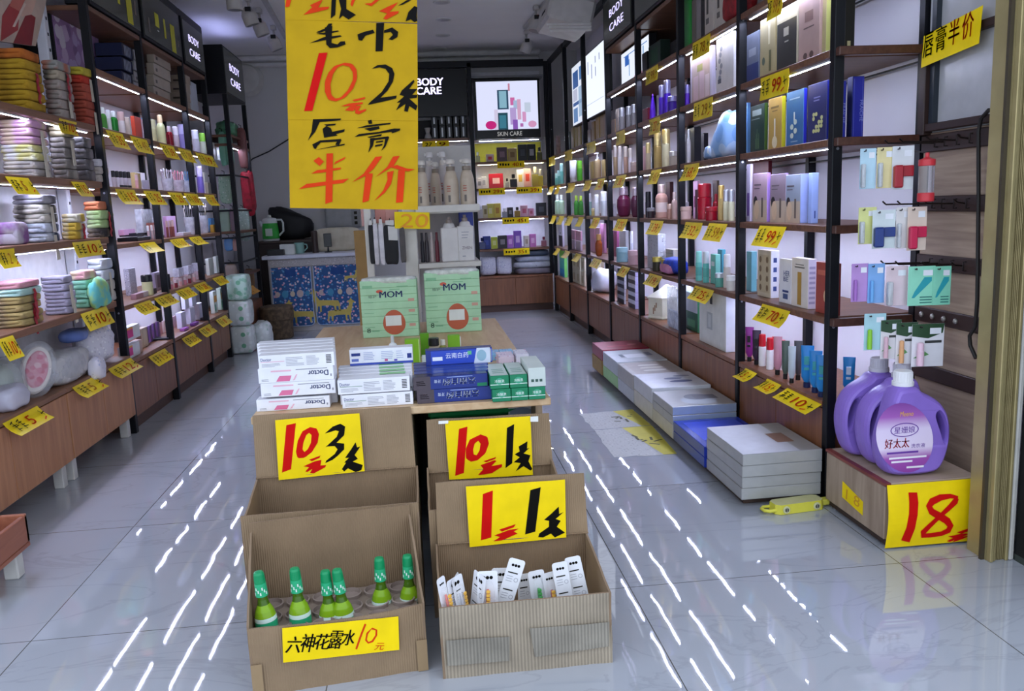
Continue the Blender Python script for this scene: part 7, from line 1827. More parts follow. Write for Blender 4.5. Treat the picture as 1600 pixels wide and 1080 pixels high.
t_ = hang_pack(385, 268, 20, 66, CLOTH('#b01830', '#8e1224', 24, .6), 7.64, 'red net pouch hanging at the back of the narrow black rack', amp=.12)
t_ = hang_pack(379, 326, 18, 50, SPECK('#a8bcb0', ['#d8e4dc', '#84a894'], 60, .35), 7.6, 'pale grey green pack at the back of the narrow black rack')
t_ = hang_pack(389, 420, 14, 32, P('#8a6a4a', .5), 7.6, 'brown pouch hanging low on the narrow black rack')
p = Px(372, 205, -1.55); mb = MB(); mb.puff((0, 0, .06), (.16, .30, .14), FILM('#6ab088', .9, .2), .6, 20, 12, .14, 41); ob = mb.build('plastic_bag'); ob.location = (p.x, 7.36, 1.7205); tag(ob, 'green plastic bag slumped on the upper shelf of the black rack', 'bag')
WPK = SPECK('#d4dad6', ['#e8ecea', '#b4ccbc', '#dfe6e2'], 26, .4, .4)
for k, (z, h, d) in enumerate(((.001, .22, 'bottom'), (.222, .20, 'middle'), (.424, .20, 'top'))):
    mb = MB(); mb.puff((0, 0, h / 2), (.17, .20, h), WPK if k < 2 else SPECK('#b8d4c4', ['#dce8e0', '#8fc0a4'], 26, .4, .4), .3, 20, 10, .02, 50 + k); mb.T = None
    ob = mb.build('tissue_roll_pack'); ob.location = (-1.45, 6.74, z); tag(ob, f'white and green roll pack, {d} of the floor stack past the left rack', 'pack', 'roll packs stacked on the floor')
    for q in range(2):
        mb = MB(); mb.lathe([(.018, 0), (.018, .001)], P('#7ab894', .4), 14, (.0, 0, 0), (0, -1, 0)); dd = mb.build('printed_dot', ob, (0, 0, 0)); dd.location = (.02, -.1005, h * (.3 + .4 * q))
mb = MB(); mb.puff((0, 0, .11), (.15, .18, .22), WPK, .6, 20, 10, .08, 55); ob = mb.build('plastic_bag'); ob.location = (-1.33, 6.92, .001); tag(ob, 'rounded white bag on the floor behind the roll packs', 'bag')
ptag(-1, None, 383, 395, 50, .08, '', z=.50, X=-1.445, col='#d99a2c', place='on the narrow black rack')
# pouf
t = empty('storage_pouf', (-1.30, 7.44, 0), 'round dark brown storage pouf before the blue curtain', 'pouf')
PF = CLOTH('#66553f', '#4e4030', 30)
mb = MB(); mb.lathe([(.125, .002), (.132, .01), (.138, .17), (.136, .178)], PF, 32); mb.build('body', t)
mb = MB(); mb.lathe([(.140, .165), (.147, .17), (.148, .265), (.14, .283), (.10, .29), (.0, .291)], PF, 32); mb.build('lid', t, (0, 0, .165))
# counter
ct = empty('counter', (-.98, 7.9, 0), 'white topped counter hung with blue deer print curtains', 'counter')
CO = Vector((-.98, 7.9, 0))
mb = MB(); mb.box(Vector((-1.44, 7.74, .672)) - CO, Vector((-.52, 8.2, .705)) - CO, P('#d4d6de', .35), .004); mb.build('worktop', ct, (0, 0, .672))
mb = MB(); mb.box(Vector((-1.40, 7.80, .0)) - CO, Vector((-.56, 8.18, .671)) - CO, P('#c9c4bf', .6), .003); mb.build('body', ct)
mb = MB(); mb.slab([Vector((-1.385, 7.785, .60)) - CO, Vector((-.56, 7.785, .60)) - CO, Vector((-.56, 7.785, .668)) - CO, Vector((-1.385, 7.785, .668)) - CO], .004, SPECK('#b9b4b0', ['#d8d4d2', '#a49e9a'], 60), NY); mb.build('lace_strip', ct, (0, -.1, .6))
BLF = SPECK('#2e5788', ['#c4acc0', '#5a9ac4', '#d8c8cc', '#2c5a98', '#d89aa4', '#3a78b8', '#4f86b8'], 42, .8, .42); PIPE = P('#b8c4d8', .6); DEER = P('#c8b45c', .8)
def deer(mb, cx, cz, s, f, y):
    body = [(-.5, .30), (-.45, .42), (-.1, .44), (.25, .46), (.36, .62), (.36, .74), (.30, .80), (.40, .82), (.44, .92), (.50, .82), (.62, .74), (.52, .70), (.48, .52), (.44, .36), (.40, .24), (.42, 0), (.36, 0), (.33, .22), (.26, .22), (.26, 0), (.20, 0), (.19, .24), (-.15, .24), (-.28, .20), (-.30, 0), (-.36, 0), (-.36, .2), (-.44, .2), (-.46, 0), (-.52, 0), (-.50, .22)]
    pts = [Vector((cx + f * x * s, y, cz + z * s)) for x, z in body]; mb.poly(pts, DEER, NY)
def curtain(name, x0, x1, z0, z1, deers, yy=7.772):
    W = x1 - x0; H = z1 - z0; r = .04
    out = [(x0 + r, z0), (x1 - r, z0)] + [(x1 - r + r * math.sin(i * .3927), z0 + r - r * math.cos(i * .3927)) for i in range(1, 5)] + [(x1, z1), (x0, z1)] + [(x0 + r - r * math.cos(i * .3927), z0 + r - r * math.sin(i * .3927)) for i in range(0, 4)]
    mb = MB(); f = [Vector((x, yy, z)) - CO for x, z in out]; b = [p + Vector((0, .006, 0)) for p in f]; n = len(f)
    mb.poly(f, BLF, NY); mb.poly(b, BLF, Vector((0, 1, 0))); mb.add(f + b, [[i, (i + 1) % n, n + (i + 1) % n, n + i] for i in range(n)], BLF)
    for d in deers: deer(mb, d[0] - CO.x, d[1], d[2], d[3], yy - .0008 - CO.y)
    for q in range(5):
        cx_ = x0 + W * (.12 + .19 * q) - CO.x; cz_ = z0 + H * (.55 + .16 * ((q * 3) % 3)); rr = .022 + .008 * (q % 2)
        mb.poly([(cx_ + rr * math.cos(i * .5236), yy - .0006 - CO.y, cz_ + rr * 1.2 * math.sin(i * .5236)) for i in range(12)], P(('#c8b4ac', '#4a90b4', '#cfc0a4')[q % 3], .8), NY)
    for px_, pz_ in ((.05, .1),): mb.box(Vector((x0 + W * .35, yy - .002, z1 - .085)) - CO, Vector((x0 + W * .62, yy, z1 - .02)) - CO, P('#244a86', .8), .001)
    c = mb.build(name, ct, ((x0 + x1) / 2 - CO.x, yy - CO.y, z0))
    mb = MB(); mb.tube([Vector((x, yy - .001, z)) - CO for x, z in out[-5:] + out[:7]], .004, PIPE, 6); mb.build('piping', c).location = Vector((0, 0, 0))
    return c
for nm, x0, x1, ds in (('curtain', -1.375, -1.02, [(-1.13, .08, .24, -1)]), ('curtain', -.995, -.545, [(-.78, .08, .23, 1), (-.90, .17, .24, -1), (-.66, .44, .12, 1)])):
    cu = curtain(nm, x0, x1, .05, .595, ds)
    for ch in cu.children:
        for v in ch.data.vertices: v.co -= cu.location
# things on and behind the counter
bs = empty('back_shelf', (-1.1, 8.45, 0), 'dark shelf cabinet against the back wall behind the counter', 'cabinet')
mb = MB(); mb.box((-.45, -.2, 0), (.5, .29, .80), P('#3a302a', .6), .003); mb.build('body', bs)
mb = MB(); mb.box((-.46, -.21, .801), (.51, .29, .822), P('#4a3e36', .5), .003); mb.build('worktop', bs, (0, 0, .801))
p = Py(424, 376, 8.34); t = empty('electric_kettle', (p.x, 8.34, .8225), 'white and green electric kettle on the shelf behind the counter', 'kettle')
KW = P('#dfe4e0', .3); KG = P('#2fae3a', .35)
mb = MB(); mb.lathe([(.075, 0), (.08, .01), (.082, .02)], KW, 24); mb.build('base', t)
mb = MB(); mb.lathe([(.078, .022), (.08, .03), (.076, .13), (.070, .17)], KG, 24); mb.build('body', t, (0, 0, .022))
mb = MB(); mb.lathe([(.071, .17), (.070, .20), (.062, .215), (.02, .225), (.016, .245), (.01, .25)], KW, 24); mb.build('lid', t, (0, 0, .17))
mb = MB(); mb.tube([(.068, 0, .20), (.11, 0, .20), (.125, 0, .17), (.122, 0, .09), (.08, 0, .05)], .010, KW, 8); mb.build('handle', t, (.1, 0, .1))
mb = MB(); mb.tube([(-.07, 0, .15), (-.095, 0, .19)], [.02, .012], KW, 8); mb.build('spout', t, (-.08, 0, .15))
mb = MB(); mb.slab([(-.035, -.0815, .05), (.03, -.0815, .05), (.03, -.0795, .12), (-.035, -.0795, .12)], .001, P('#cfe0cc', .4), NY); mb.build('sticker', t, (0, -.08, .05))
p = Py(455, 352, 8.55); mb = MB(); mb.puff((0, 0, .15), (.42, .16, .30), P('#101012', .55), .6, 24, 14, .08, 61, lambda q: (q.x, q.y, q.z * (1 - .55 * (q.x / .21 + .2)) if q.z > 0 else q.z)); ob = mb.build('black_bag'); ob.location = (p.x, 8.57, .8225); tag(ob, 'black bag slumped against the back wall by the kettle', 'bag')
mb = MB(); a, b = Py(510, 357, 8.7), Py(562, 324, 8.7); mb.box((a.x, 8.68, a.z), (b.x, 8.748, b.z + .03), P('#7a7a7a', .4, .3), .004); mb.box((a.x + .02, 8.676, a.z + .02), (b.x - .09, 8.68, b.z), P('#868686', .4, .3)); 
for i in range(3): mb.box((b.x - .06, 8.677, a.z + .03 + .05 * i), (b.x - .03, 8.6795, a.z + .06 + .05 * i), INKG)
tag(mb.build('electric_box', o=((a.x + b.x) / 2, 8.68, a.z)), 'grey metal electric box on the back wall above the cushion', 'electric box')
p = Py(528, 392, 8.13); t = empty('cushion', (p.x, 8.13, .7065), 'cream cushion propped on the counter under the electric box', 'cushion')
mb = MB(); mb.T = Matrix.Rotation(-.25, 4, 'X'); mb.puff((0, .02, .115), (.46, .10, .23), CLOTH('#c8bfa4', '#d4ccb4', 10), .5, 24, 14, .02, 62); mb.build('body', t)
t = empty('phone_stand', tuple(Py(513, 391, 7.95)), 'phone held upright on a small black stand on the counter', 'phone'); t.location.z = .706
mb = MB(); mb.lathe([(.035, 0), (.035, .006), (.01, .01), (.006, .05)], BLK, 14); mb.build('stand', t)
mb = MB(); mb.box((-.036, -.004, .05), (.036, .005, .175), P('#141518', .2), .004); mb.build('phone', t, (0, 0, .05))
for x, yb, w, h, hx, Y, lab, nm, ct_ in ((450, 394, 22, 16, '#d0d4cc', 7.9, 'low white carton on the counter beside the teal mug', 'small_box', 'box'), (432, 398, 26, 9, '#17181a', 7.85, 'black card reader lying on the counter', 'card_reader', 'card reader'), (493, 392, 10, 34, '#3a2c26', 8.0, 'dark brown tall can on the counter', 'tall_can', 'can')):
    p = Py(x, yb, Y); s = ppm(p); mb = MB(); w_, h_ = w / s, h / s
    if nm == 'tall_can': mb.lathe([(w_ / 2, 0), (w_ / 2, h_ * .95), (w_ * .42, h_)], P(hx, .3), 16)
    else: mb.box((-w_ / 2, -.05, 0), (w_ / 2, .05, h_), P(hx, .4), .004)
    ob = mb.build(nm); ob.location = (p.x, Y, .7055); tag(ob, lab, ct_)
p = Py(468, 393, 8.0); s = ppm(p); t = empty('mug', (p.x, 8.0, .7055), 'pale teal mug standing on the counter', 'mug'); mb = MB(); mb.lathe([(.04, 0), (.046, .004), (.046, .10), (.043, .10), (.042, .008)], P('#8ab4a8', .4), 20); mb.build('cup', t); mb = MB(); mb.tube([(.044, 0, .085), (.07, 0, .08), (.075, 0, .05), (.044, 0, .02)], .006, P('#8ab4a8', .4), 8); mb.build('handle', t, (.06, 0, .05))
mb = MB(); mb.tube([Py(x, y, 8.735) for x, y in ((380, 262), (395, 248), (420, 237), (452, 217), (480, 200))], .006, P('#2a2a2c', .5), 6); tag(mb.build('wall_cable', o=Py(420, 237, 8.735)), 'black cable slung diagonally across the back wall', 'cable')
mb = MB(); mb.lathe([(.16, 0), (.165, .02), (.13, .08), (.02, .10)], P('#c9c7c0', .5), 28, (0, 0, 0), (0, -1, 0)); ob = mb.build('wall_vent'); p = Py(386, 125, 8.74); ob.location = (p.x, 8.745, p.z); tag(ob, 'round white wall fixture beside the narrow rack sign box', 'wall fixture')

# ================================================================== WHITE RACK BEHIND THE TISSUE PACKS
wr = empty('white_rack', (.02, 4.35, 0), 'white steel rack behind the tissue packs, shelves on the right', 'display rack')
WO = Vector((.02, 4.35, 0)); WM_ = P('#cdc8be', .45)
def wb(name, a, b, c=.003, m=WM_):
    mb = MB(); mb.box(Vector(a) - WO, Vector(b) - WO, m, c); ce = (Vector(a) + Vector(b)) / 2 - WO; ce.z = min(a[2], b[2]); return mb.build(name, wr, ce)
wb('post', (-.085, 4.22, 0), (-.02, 4.27, 1.45)); wb('post', (-.275, 4.22, 0), (-.24, 4.25, 1.2)); wb('post', (-.085, 4.6, 0), (-.02, 4.64, 1.45))
wb('shelf', (-.018, 4.20, 1.045), (.295, 4.62, 1.075)); wb('shelf_lip', (-.02, 4.192, 1.05), (.30, 4.199, 1.085)); wb('shelf', (-.018, 4.20, .775), (.295, 4.62, .80))
wb('base', (-.275, 4.275, .05), (.295, 4.595, .12)); wb('hook_rail', (-.239, 4.225, .985), (-.086, 4.24, 1.01)); wb('back_board', (-.018, 4.63, .12), (.295, 4.638, 1.4), .001, P('#b8b4ae', .5))
def shelf_bottle(x, yb, yt, w, Y, z, body, neck, cap, label, sq=False):
    p = Py(x, yb, Y); s = ppm((p.x, Y, z)); r = w / 2 / s; h = (yb - yt) / s
    if sq:
        mb = MB(); mb.box((-r, -r * .8, 0), (r, r * .8, h * .76), body, .004); mb.lathe([(r * .75, h * .76), (r * .6, h * .84), (r * .45, h * .86)], body, 16)
        b = mb.build('square_bottle'); b.location = (p.x, Y, z + .0005)
        mb = MB(); mb.lathe([(r * .36, h * .86), (r * .36, h * .93), (r * .2, h * .94), (r * .2, h)], cap, 14); mb.build('cap', b, (0, 0, h * .86))
        if sq == 2:
            mb = MB(); write(mb, 'ZHEN', (-r * .5, -r * .8 - .0004, h * .26), (1, 0, 0), (0, 0, 1), P('#6a5460', .4), r * 1.2, h * .06, 0, .0003, NY); 
            for q in range(3): quadp(mb, -r * .5, h * (.5 + .06 * q), r * (.2 + .1 * q), h * (.515 + .06 * q), -r * .8 - .0006, GYT)
            quadp(mb, -r * .5, h * .1, -r * .1, h * .12, -r * .8 - .0006, GYT); mb.build('printed_label', b)
    else:
        mb = MB(); mb.lathe([(r * .96, 0), (r, .005), (r * .98, h * .45), (r * .93, h * .58), (r * .72, h * .72), (r * .56, h * .76)], body, 22)
        b = mb.build('pump_bottle'); b.location = (p.x, Y, z + .0005)
        mb = MB(); mb.lathe([(r * .60, h * .76), (r * .62, h * .82), (r * .60, h * .85)], neck, 18); mb.build('collar', b, (0, 0, h * .76))
        mb = MB(); mb.lathe([(r * .2, h * .85), (r * .2, h * .9), (r * .62, h * .905), (r * .66, h * .96), (r * .5, h)], cap, 16); mb.box((-r * .9, -r * .2, h * .93), (0, r * .2, h * .985), cap, .001); mb.build('pump', b, (0, 0, h * .85))
        mb = MB()
        for q in range(3): mb.box((-r * .62, -r * 1.01, h * (.32 + .05 * q)), (-r * .15, -r * .82, h * (.34 + .05 * q)), P('#b0604a', .4))
        mb.box((-r * .5, -r * 1.01, h * .1), (-r * .2, -r * .86, h * .24), P('#6a6058', .4)); mb.build('printed_label', b)
    return tag(b, label, 'bottle', 'bottles on the white rack')
CB_ = P('#c2b29c', .35); NK = P('#857868', .4); CP_ = P('#d8d0c4', .4)
for x, w, Y, lab in ((661, 19, 4.27, 'leftmost'), (682, 17, 4.40, 'second from the left'), (706, 23, 4.27, 'third from the left'), (731, 23, 4.27, 'rightmost')):
    shelf_bottle(x, 309, 237 if Y < 4.3 else 240, w, Y, 1.0755, CB_, NK, CP_, f'beige pump bottle, {lab} of four on the white rack')
for x, Y in ((674, 4.5), (694, 4.52)): shelf_bottle(x, 306, 222, 17, Y, 1.0755, P('#cfc9c4', .4), CP_, P('#e0dcd8', .4), 'white pump bottle, %s of two behind the beige bottles' % ('left' if x < 680 else 'right'))
SQW = P('#cdc8c4', .4)
shelf_bottle(704, 407, 338, 26, 4.27, .80, SQW, None, P('#8a7c74', .4), 'white square bottle with a plain face on the lower rack shelf', 1)
shelf_bottle(729, 407, 336, 25, 4.27, .80, SQW, None, P('#8a7c74', .4), 'white square lettered bottle at the right end of the lower rack shelf', 2)
for k, x in enumerate((661, 668, 676, 684)):
    p = Py(x, 404, 4.3); mb = MB(); mb.lathe([(.010, 0), (.011, .004), (.010, .10), (.006, .115), (.006, .15)], P(('#26242a', '#3a3236', '#b8a8a4', '#6a2430')[k], .35), 12); ob = mb.build('slim_tube'); ob.location = (p.x, 4.3, .8005); tag(ob, f"{('black', 'charcoal', 'grey pink', 'dark red')[k]} slim tube on the lower shelf of the white rack", 'tube')
mb = MB(); a, b = Py(717, 337, 4.55), Py(738, 318, 4.55); mb.box((a.x, 4.55, .8005), (b.x, 4.6, b.z), P('#1f3490', .35), .002); tag(mb.build('small_box', o=((a.x + b.x) / 2, 4.55, .8005)), 'dark blue box at the back of the lower rack shelf', 'box')
# hanging leggings and packs on the left of the rack
for k, (x, w, yt, yb, hx, lab) in enumerate(((583, 8, 352, 412, '#17171a', 'black stocking pack, leftmost under the hook rail'), (590, 7, 350, 414, '#d4ced2', 'white stocking pack, left of two on the hook rail'), (599, 8, 350, 414, '#d9d4d8', 'white stocking pack, right of two on the hook rail'), (613, 22, 352, 413, '#121215', 'wide black leggings pack on the hook rail'), (631, 9, 356, 410, '#55504e', 'grey stocking pack beside the broad white post'))):
    a = Py(x, yb, 4.205 - .004 * k); s = ppm(a); W, H = w / s, (yb - yt) / s
    t = empty('stocking_pack', (a.x, 4.205 - .004 * k, a.z), lab, 'stocking pack', 'stocking packs on the white rack'); mb = MB(); mb.puff((0, 0, H / 2), (W, .016, H), CLOTH(hx, None, 20, .7), .35, 16, 10, .03, k); mb.build('pack_body', t)
    mb = MB(); mb.box((-W * .3, -.004, H - .005), (W * .3, .004, H + .022), P('#cfcac4', .4), .001); mb.tube([(0, 0, H + .02), (0, .015, H + .03), (0, .03, H + .025)], .002, BLK, 6); mb.build('hanger_card', t, (0, 0, H))
    if k == 3: mb = MB(); mb.slab([(-.01, -.0085, H * .62), (.035, -.0085, H * .60), (.035, -.0085, H * .95), (-.01, -.0085, H * .97)], .001, P('#c9c6c0', .4), NY); mb.build('paper_label', t, (0, -.008, H * .6))
for k, (x0, x1, yt, yb, hx, lab) in enumerate(((565, 577, 328, 354, '#d8a49c', 'pink pack left of the slim white post'), (587, 602, 328, 354, '#c88478', 'coral pack, left of two above the hook rail'), (603, 622, 328, 354, '#cf9488', 'coral pack, right of two above the hook rail'))):
    a = Py(x0, yb, 4.28 + .01 * k); b = Py(x1, yt, 4.28); mb = MB(); mb.box((a.x, 4.275 + .02, a.z), (b.x, 4.33, b.z + .1), P(hx, .4), .003); tag(mb.build('stocking_pack', o=((a.x + b.x) / 2, 4.3, a.z)), lab, 'stocking pack')
def st(mb):
    p = Plane((0, 4.183, 0), NY, (560, 300, 9)); p.text(mb, '20', 585, 500, 390, 190, P('#f09a14', .5), .1, 0)
pb = Plane((0, 4.185, 0), NY, (0, 0, 1))
paper('price_tag', 'yellow tag reading 20 on the white rack under the big sign', [pb.at(*q) for q in ((617, 357), (672, 358), (671, 332), (616, 331))], NY, st)
p = Py(640, 405, 4.15)
mb = MB(); a, b = Py(556, 412, 4.9), Py(570, 360, 4.9); mb.box((a.x, 4.9, 0), (b.x, 4.95, b.z), P('#a8844c', .6), .002); tag(mb.build('wood_board', o=((a.x + b.x) / 2, 4.9, 0)), 'narrow tan board standing between counter and white rack', 'board')

# ================================================================== BACK WALL UNIT: SIGN, LIT POSTER, PERFUMES
bsg = empty('lit_sign', (.10, 8.40, 1.95), 'wide black BODY CARE sign board behind the hanging yellow sign', 'lit sign')
mb = MB(); mb.box((-.42, 0, 0), (.43, .06, .445), P('#0c0c0e', .3), .004); mb.build('board', bsg)
for k, w_ in enumerate(('BODY', 'CARE')):
    a = Py(651 if k == 0 else 651, 134 if k == 0 else 148, 8.398); b = Py(692 if k == 0 else 689, 120 if k == 0 else 134, 8.398)
    mb = MB(); write(mb, w_, (a.x - .10, 8.397, a.z), (1, 0, 0), (0, 0, 1), E('#d4ccff', 4.0), b.x - a.x, (b.z - a.z) * .88, 0, .001, NY, .002)
    for v in range(len(mb.v)): mb.v[v] = (mb.v[v][0] + .10 - bsg.location.x, mb.v[v][1] - bsg.location.y, mb.v[v][2] - bsg.location.z)
    mb.build('lettering', bsg, Vector((a.x, 8.397, a.z)) - Vector(bsg.location))
lpz = empty('lit_poster', (.925, 8.33, 1.715), 'square lit SKIN CARE poster of cosmetics on the back wall unit', 'lit poster')
a = Py(744, 216, 8.33); b = Py(842, 120, 8.33); PW = b.x - a.x; PH = b.z - a.z; px0 = a.x - .925
mb = MB(); mb.box((px0, .004, 0), (px0 + PW, .05, PH), P('#08080a', .3), .003); mb.build('case', lpz)
mb = MB(); y0 = .003; e0, e1 = .02, .02
def pf(u, v, l=0): return (px0 + e0 + (PW - 2 * e0) * u, y0 - l, .085 + (PH - .105) * v)
mb.add([pf(0, 0), pf(1, 0), pf(1, 1), pf(0, 1)], [[0, 1, 2, 3]], E('#d0d4ee', 1.15))
sh_ = [(.34, .42, .52, .82, '#2a4a64'), (.37, .45, .49, .80, '#8ab8cc'), (.33, .0, .50, .35, '#1f4858'), (.36, .03, .47, .3, '#3a7a90'), (.55, .5, .62, .66, '#d06aa8'), (.52, .8, .55, .95, '#c8849c'), (.60, .42, .68, .6, '#a8c0e0'), (.54, .1, .64, .45, '#b8a0d8'), (.66, .2, .72, .62, '#d8a8c8'), (.58, .0, .66, .2, '#8a5ab8'), (.74, .15, .80, .36, '#d89ac8'), (.28, .0, .34, .42, '#d8d0ec'), (.78, .35, .88, .55, '#c8d4e8'), (.7, .05, .75, .12, '#b46ab0')]
for i, (u0, v0, u1, v1, hx) in enumerate(sh_): mb.add([pf(u, v, .0004 + .0001 * i) for u, v in ((u0, v0), (u1, v0), (u1, v1), (u0, v1))], [[0, 1, 2, 3]], E(hx, .9))
for cx_, cz_, rr, hx in ((.22, .1, .09, '#c81f7c'), (.90, .1, .07, '#d89ac4')): mb.poly([pf(cx_ + rr * math.cos(i * .3927), cz_ + rr * math.sin(i * .3927), .0022) for i in range(16)], E(hx, .9), NY)
write(mb, 'SKIN CARE', (px0 + PW * .33, y0, .025), (1, 0, 0), (0, 0, 1), E('#b8b8b8', .9), PW * .38, .04, 0, .001, NY)
mb.build('lit_face', lpz)
def pshelf(x, w, h, z, body, cap, desc, kind='box', Y=8.45, tr=None, zt=None):
    p = Py(x, 300, Y); s = ppm((p.x, Y, z)); W, H = w / s, h / s
    if kind == 'box':
        mb = MB(); mb.box((-W / 2, 0, 0), (W / 2, .05, H), P(body, .3), .002)
        if cap: mb.poly([(-W * .25, -.0005, H * .3), (W * .25, -.0005, H * .3), (W * .25, -.0005, H * .7), (-W * .25, -.0005, H * .7)], P(cap, .35), NY)
        ob = mb.build('perfume_box')
    else:
        mb = MB(); mb.box((-W / 2, -.012, 0), (W / 2, .012, H * .62), G(body, .06, tr) if tr else P(body, .15), .004); mb.lathe([(W * .16, H * .62), (W * .16, H * .7)], P('#b4b0a8', .3, .6), 10); ob = mb.build('perfume_bottle')
        mb = MB(); mb.lathe([(W * .24, H * .7), (W * .24, H * .98), (W * .2, H)], P(cap, .25), 12); mb.build('cap', ob, (0, 0, H * .7))
    ob.location = (p.x, Y, z + .0005); n = {1.50: 'top', 1.244: 'second', .95: 'third', .64: 'lowest'}[z]
    reg(ob, desc, f'on the {n} perfume shelf, back unit', 'perfume', f'perfumes on the {n} back shelf', p.x, 'from the left')
for a in ((749, 7, 16, 1.50, '#cfd0a0', '#e0e4c8', 'pale glass perfume bottle', 'b'), (768, 12, 12, 1.50, '#d8b8b0', '#c8283c', 'white and red perfume box'), (787, 16, 22, 1.50, '#4a2834', '#8a6a74', 'plum perfume box'), (803, 14, 20, 1.50, '#b09458', '#8a6a34', 'gold perfume box'), (819, 14, 25, 1.50, '#17181c', '#3a3c44', 'black perfume box'), (833, 13, 25, 1.50, '#141518', '#a8a8b0', 'black box with a white figure'), (845, 8, 20, 1.50, '#8a8a6c', '#1c1c1c', 'smoky glass perfume bottle', 'b'),
          (750, 9, 16, 1.244, '#d4d0dc', '#8a8894', 'small white perfume box'), (757, 8, 18, 1.244, '#dcdae4', '#a8a4b4', 'white printed perfume box'), (776, 22, 22, 1.244, '#b01c2c', '#e0b8b8', 'wide red perfume box'), (793, 6, 14, 1.244, '#c8c8d0', '#1c1c22', 'clear perfume bottle', 'b'), (803, 11, 20, 1.244, '#14141a', '#0c0c10', 'black perfume bottle', 'b'), (814, 11, 27, 1.244, '#d4d0d4', '#c4a44a', 'white and gold perfume box'), (825, 12, 28, 1.244, '#c89a98', '#c8402c', 'pink perfume box'), (837, 10, 30, 1.244, '#c8b868', '#d8d0b0', 'yellow perfume bottle', 'b'), (845, 8, 26, 1.244, '#c4b44c', '#c8c4b8', 'amber perfume bottle', 'b'),
          (749, 8, 14, .95, '#d0cccc', None, 'low white perfume box'), (757, 8, 20, .95, '#c9bf9c', '#8a7a4a', 'beige perfume box'), (765, 10, 22, .95, '#d4cc5a', '#e4e0a8', 'yellow perfume box'), (776, 11, 22, .95, '#d8c448', '#b4842c', 'yellow orange perfume box'), (787, 8, 14, .95, '#b8c0d0', '#d8dce4', 'clear blue perfume bottle', 'b'), (796, 9, 15, .95, '#1c1c24', '#6a6a74', 'small black perfume box'), (807, 9, 15, .95, '#c4a45a', '#141414', 'gold perfume bottle with black cap', 'b'), (818, 11, 17, .95, '#d8a8b8', '#c86a84', 'pink and white perfume box'), (829, 8, 12, .95, '#c88aa4', '#a8586c', 'small rose perfume box'), (845, 16, 20, .95, '#16161c', '#3a3a44', 'wide black perfume box'),
          (750, 10, 18, .64, '#1f2c78', '#141c50', 'navy perfume bottle', 'b'), (757, 12, 20, .64, '#24388c', '#3a50b0', 'blue perfume box'), (769, 10, 18, .64, '#b8c83c', '#d4dc8c', 'lime perfume box'), (782, 14, 20, .64, '#26242c', '#7a7680', 'dark perfume box'), (794, 10, 20, .64, '#a86ac0', '#d4a8dc', 'violet perfume box'), (806, 12, 26, .64, '#7a50b4', '#c4a8d8', 'purple perfume box'), (820, 8, 18, .64, '#d0c8c0', '#a89888', 'cream perfume box'), (830, 10, 20, .64, '#c87ab8', '#e0b0d4', 'magenta perfume box'), (847, 8, 15, .64, '#c88a9c', '#7a2c44', 'pink glass perfume bottle', 'b')):
    pshelf(*a[:7], kind='bottle' if len(a) > 7 else 'box', tr=.5 if len(a) > 7 and 'navy' not in a[6] and 'black perf' not in a[6] else None)
for z, xa, xb, nm in ((1.50, 779, 821, '40'), (1.244, 748, 789, '29'), (1.244, 807, 847, '39'), (.95, 783, 825, '45'), (.64, 783, 824, '35')):
    a = Py(xa, 300, 8.358); b = Py(xb, 300, 8.358); mb = MB(); W = b.x - a.x
    mb.slab([(-W / 2, 0, -.062), (W / 2, 0, -.062), (W / 2, .004, 0), (-W / 2, .004, 0)], .001, YEL, NY); rnd = random.Random(int(xa))
    for q in range(4): mb.box((-W * .42 + W * .1 * q, -.0008, -.042 + .006 * rnd.random()), (-W * .36 + W * .1 * q, -.0004, -.022 + .006 * rnd.random()), INK)
    write(mb, nm, (W * .04, -.0002, -.05), (1, 0, 0), (0, 0, 1), ORG, W * .24, .036, .1, .0006, NY, .001); mb.box((W * .34, -.0008, -.046), (W * .38, -.0004, -.02), INK)
    ob = mb.build('price_tag'); ob.location = ((a.x + b.x) / 2, 8.356, z - .004)
    tag(ob, f'yellow tag reading {nm} on the back unit {dict([(1.50, "top"), (1.244, "second"), (.95, "third"), (.64, "lowest")])[z]} shelf' + (', left of two' if xa == 748 else ', right of two' if xa == 807 else ''), 'price tag', 'price tags on the back unit')
# bedding packs on the back cabinet
for k, (x, w, lab) in enumerate(((763, 25, 'left'), (788, 24, 'right'))):
    p = Py(x, 430, 8.5); s = ppm(p); mb = MB(); mb.puff((0, 0, .10), (w / s, .16, .19), SPECK('#d4d4e2', ['#b4b4d0', '#e8e8f2', '#c4bcd0'], 50, .5), .4, 20, 12, .03, 70 + k); ob = mb.build('bedding_pack'); ob.location = (p.x, 8.5, .3685); tag(ob, f'white printed bag, {lab} of two on the back cabinet', 'pack')
for k, (zz, hh, hx, wd, lab) in enumerate(((.369, .065, '#8a7f88', .40, 'mauve bottom'), (.435, .06, '#c8cbd4', .42, 'white'), (.496, .055, '#b4bac8', .38, 'grey blue'), (.552, .058, '#3a4456', .30, 'dark grey top'))):
    p = Py(836, 430, 8.46); mb = MB(); mb.puff((0, 0, hh / 2), (wd, .2, hh), CLOTH(hx, None, 14, .5), .5, 22, 10, .06, 80 + k); t = empty('folded_bedding', (p.x, 8.47, zz), f'{lab} folded bedding pack in the pile on the back cabinet', 'bedding', 'bedding pile on the back cabinet'); mb.build('cloth', t)
    if k == 1: mb = MB(); mb.puff((0, 0, hh / 2), (wd * 1.05, .22, hh * 1.3), FILM('#e8eaf2', .25, .08), .5, 20, 10, .08, 90); mb.build('clear_wrap', t)
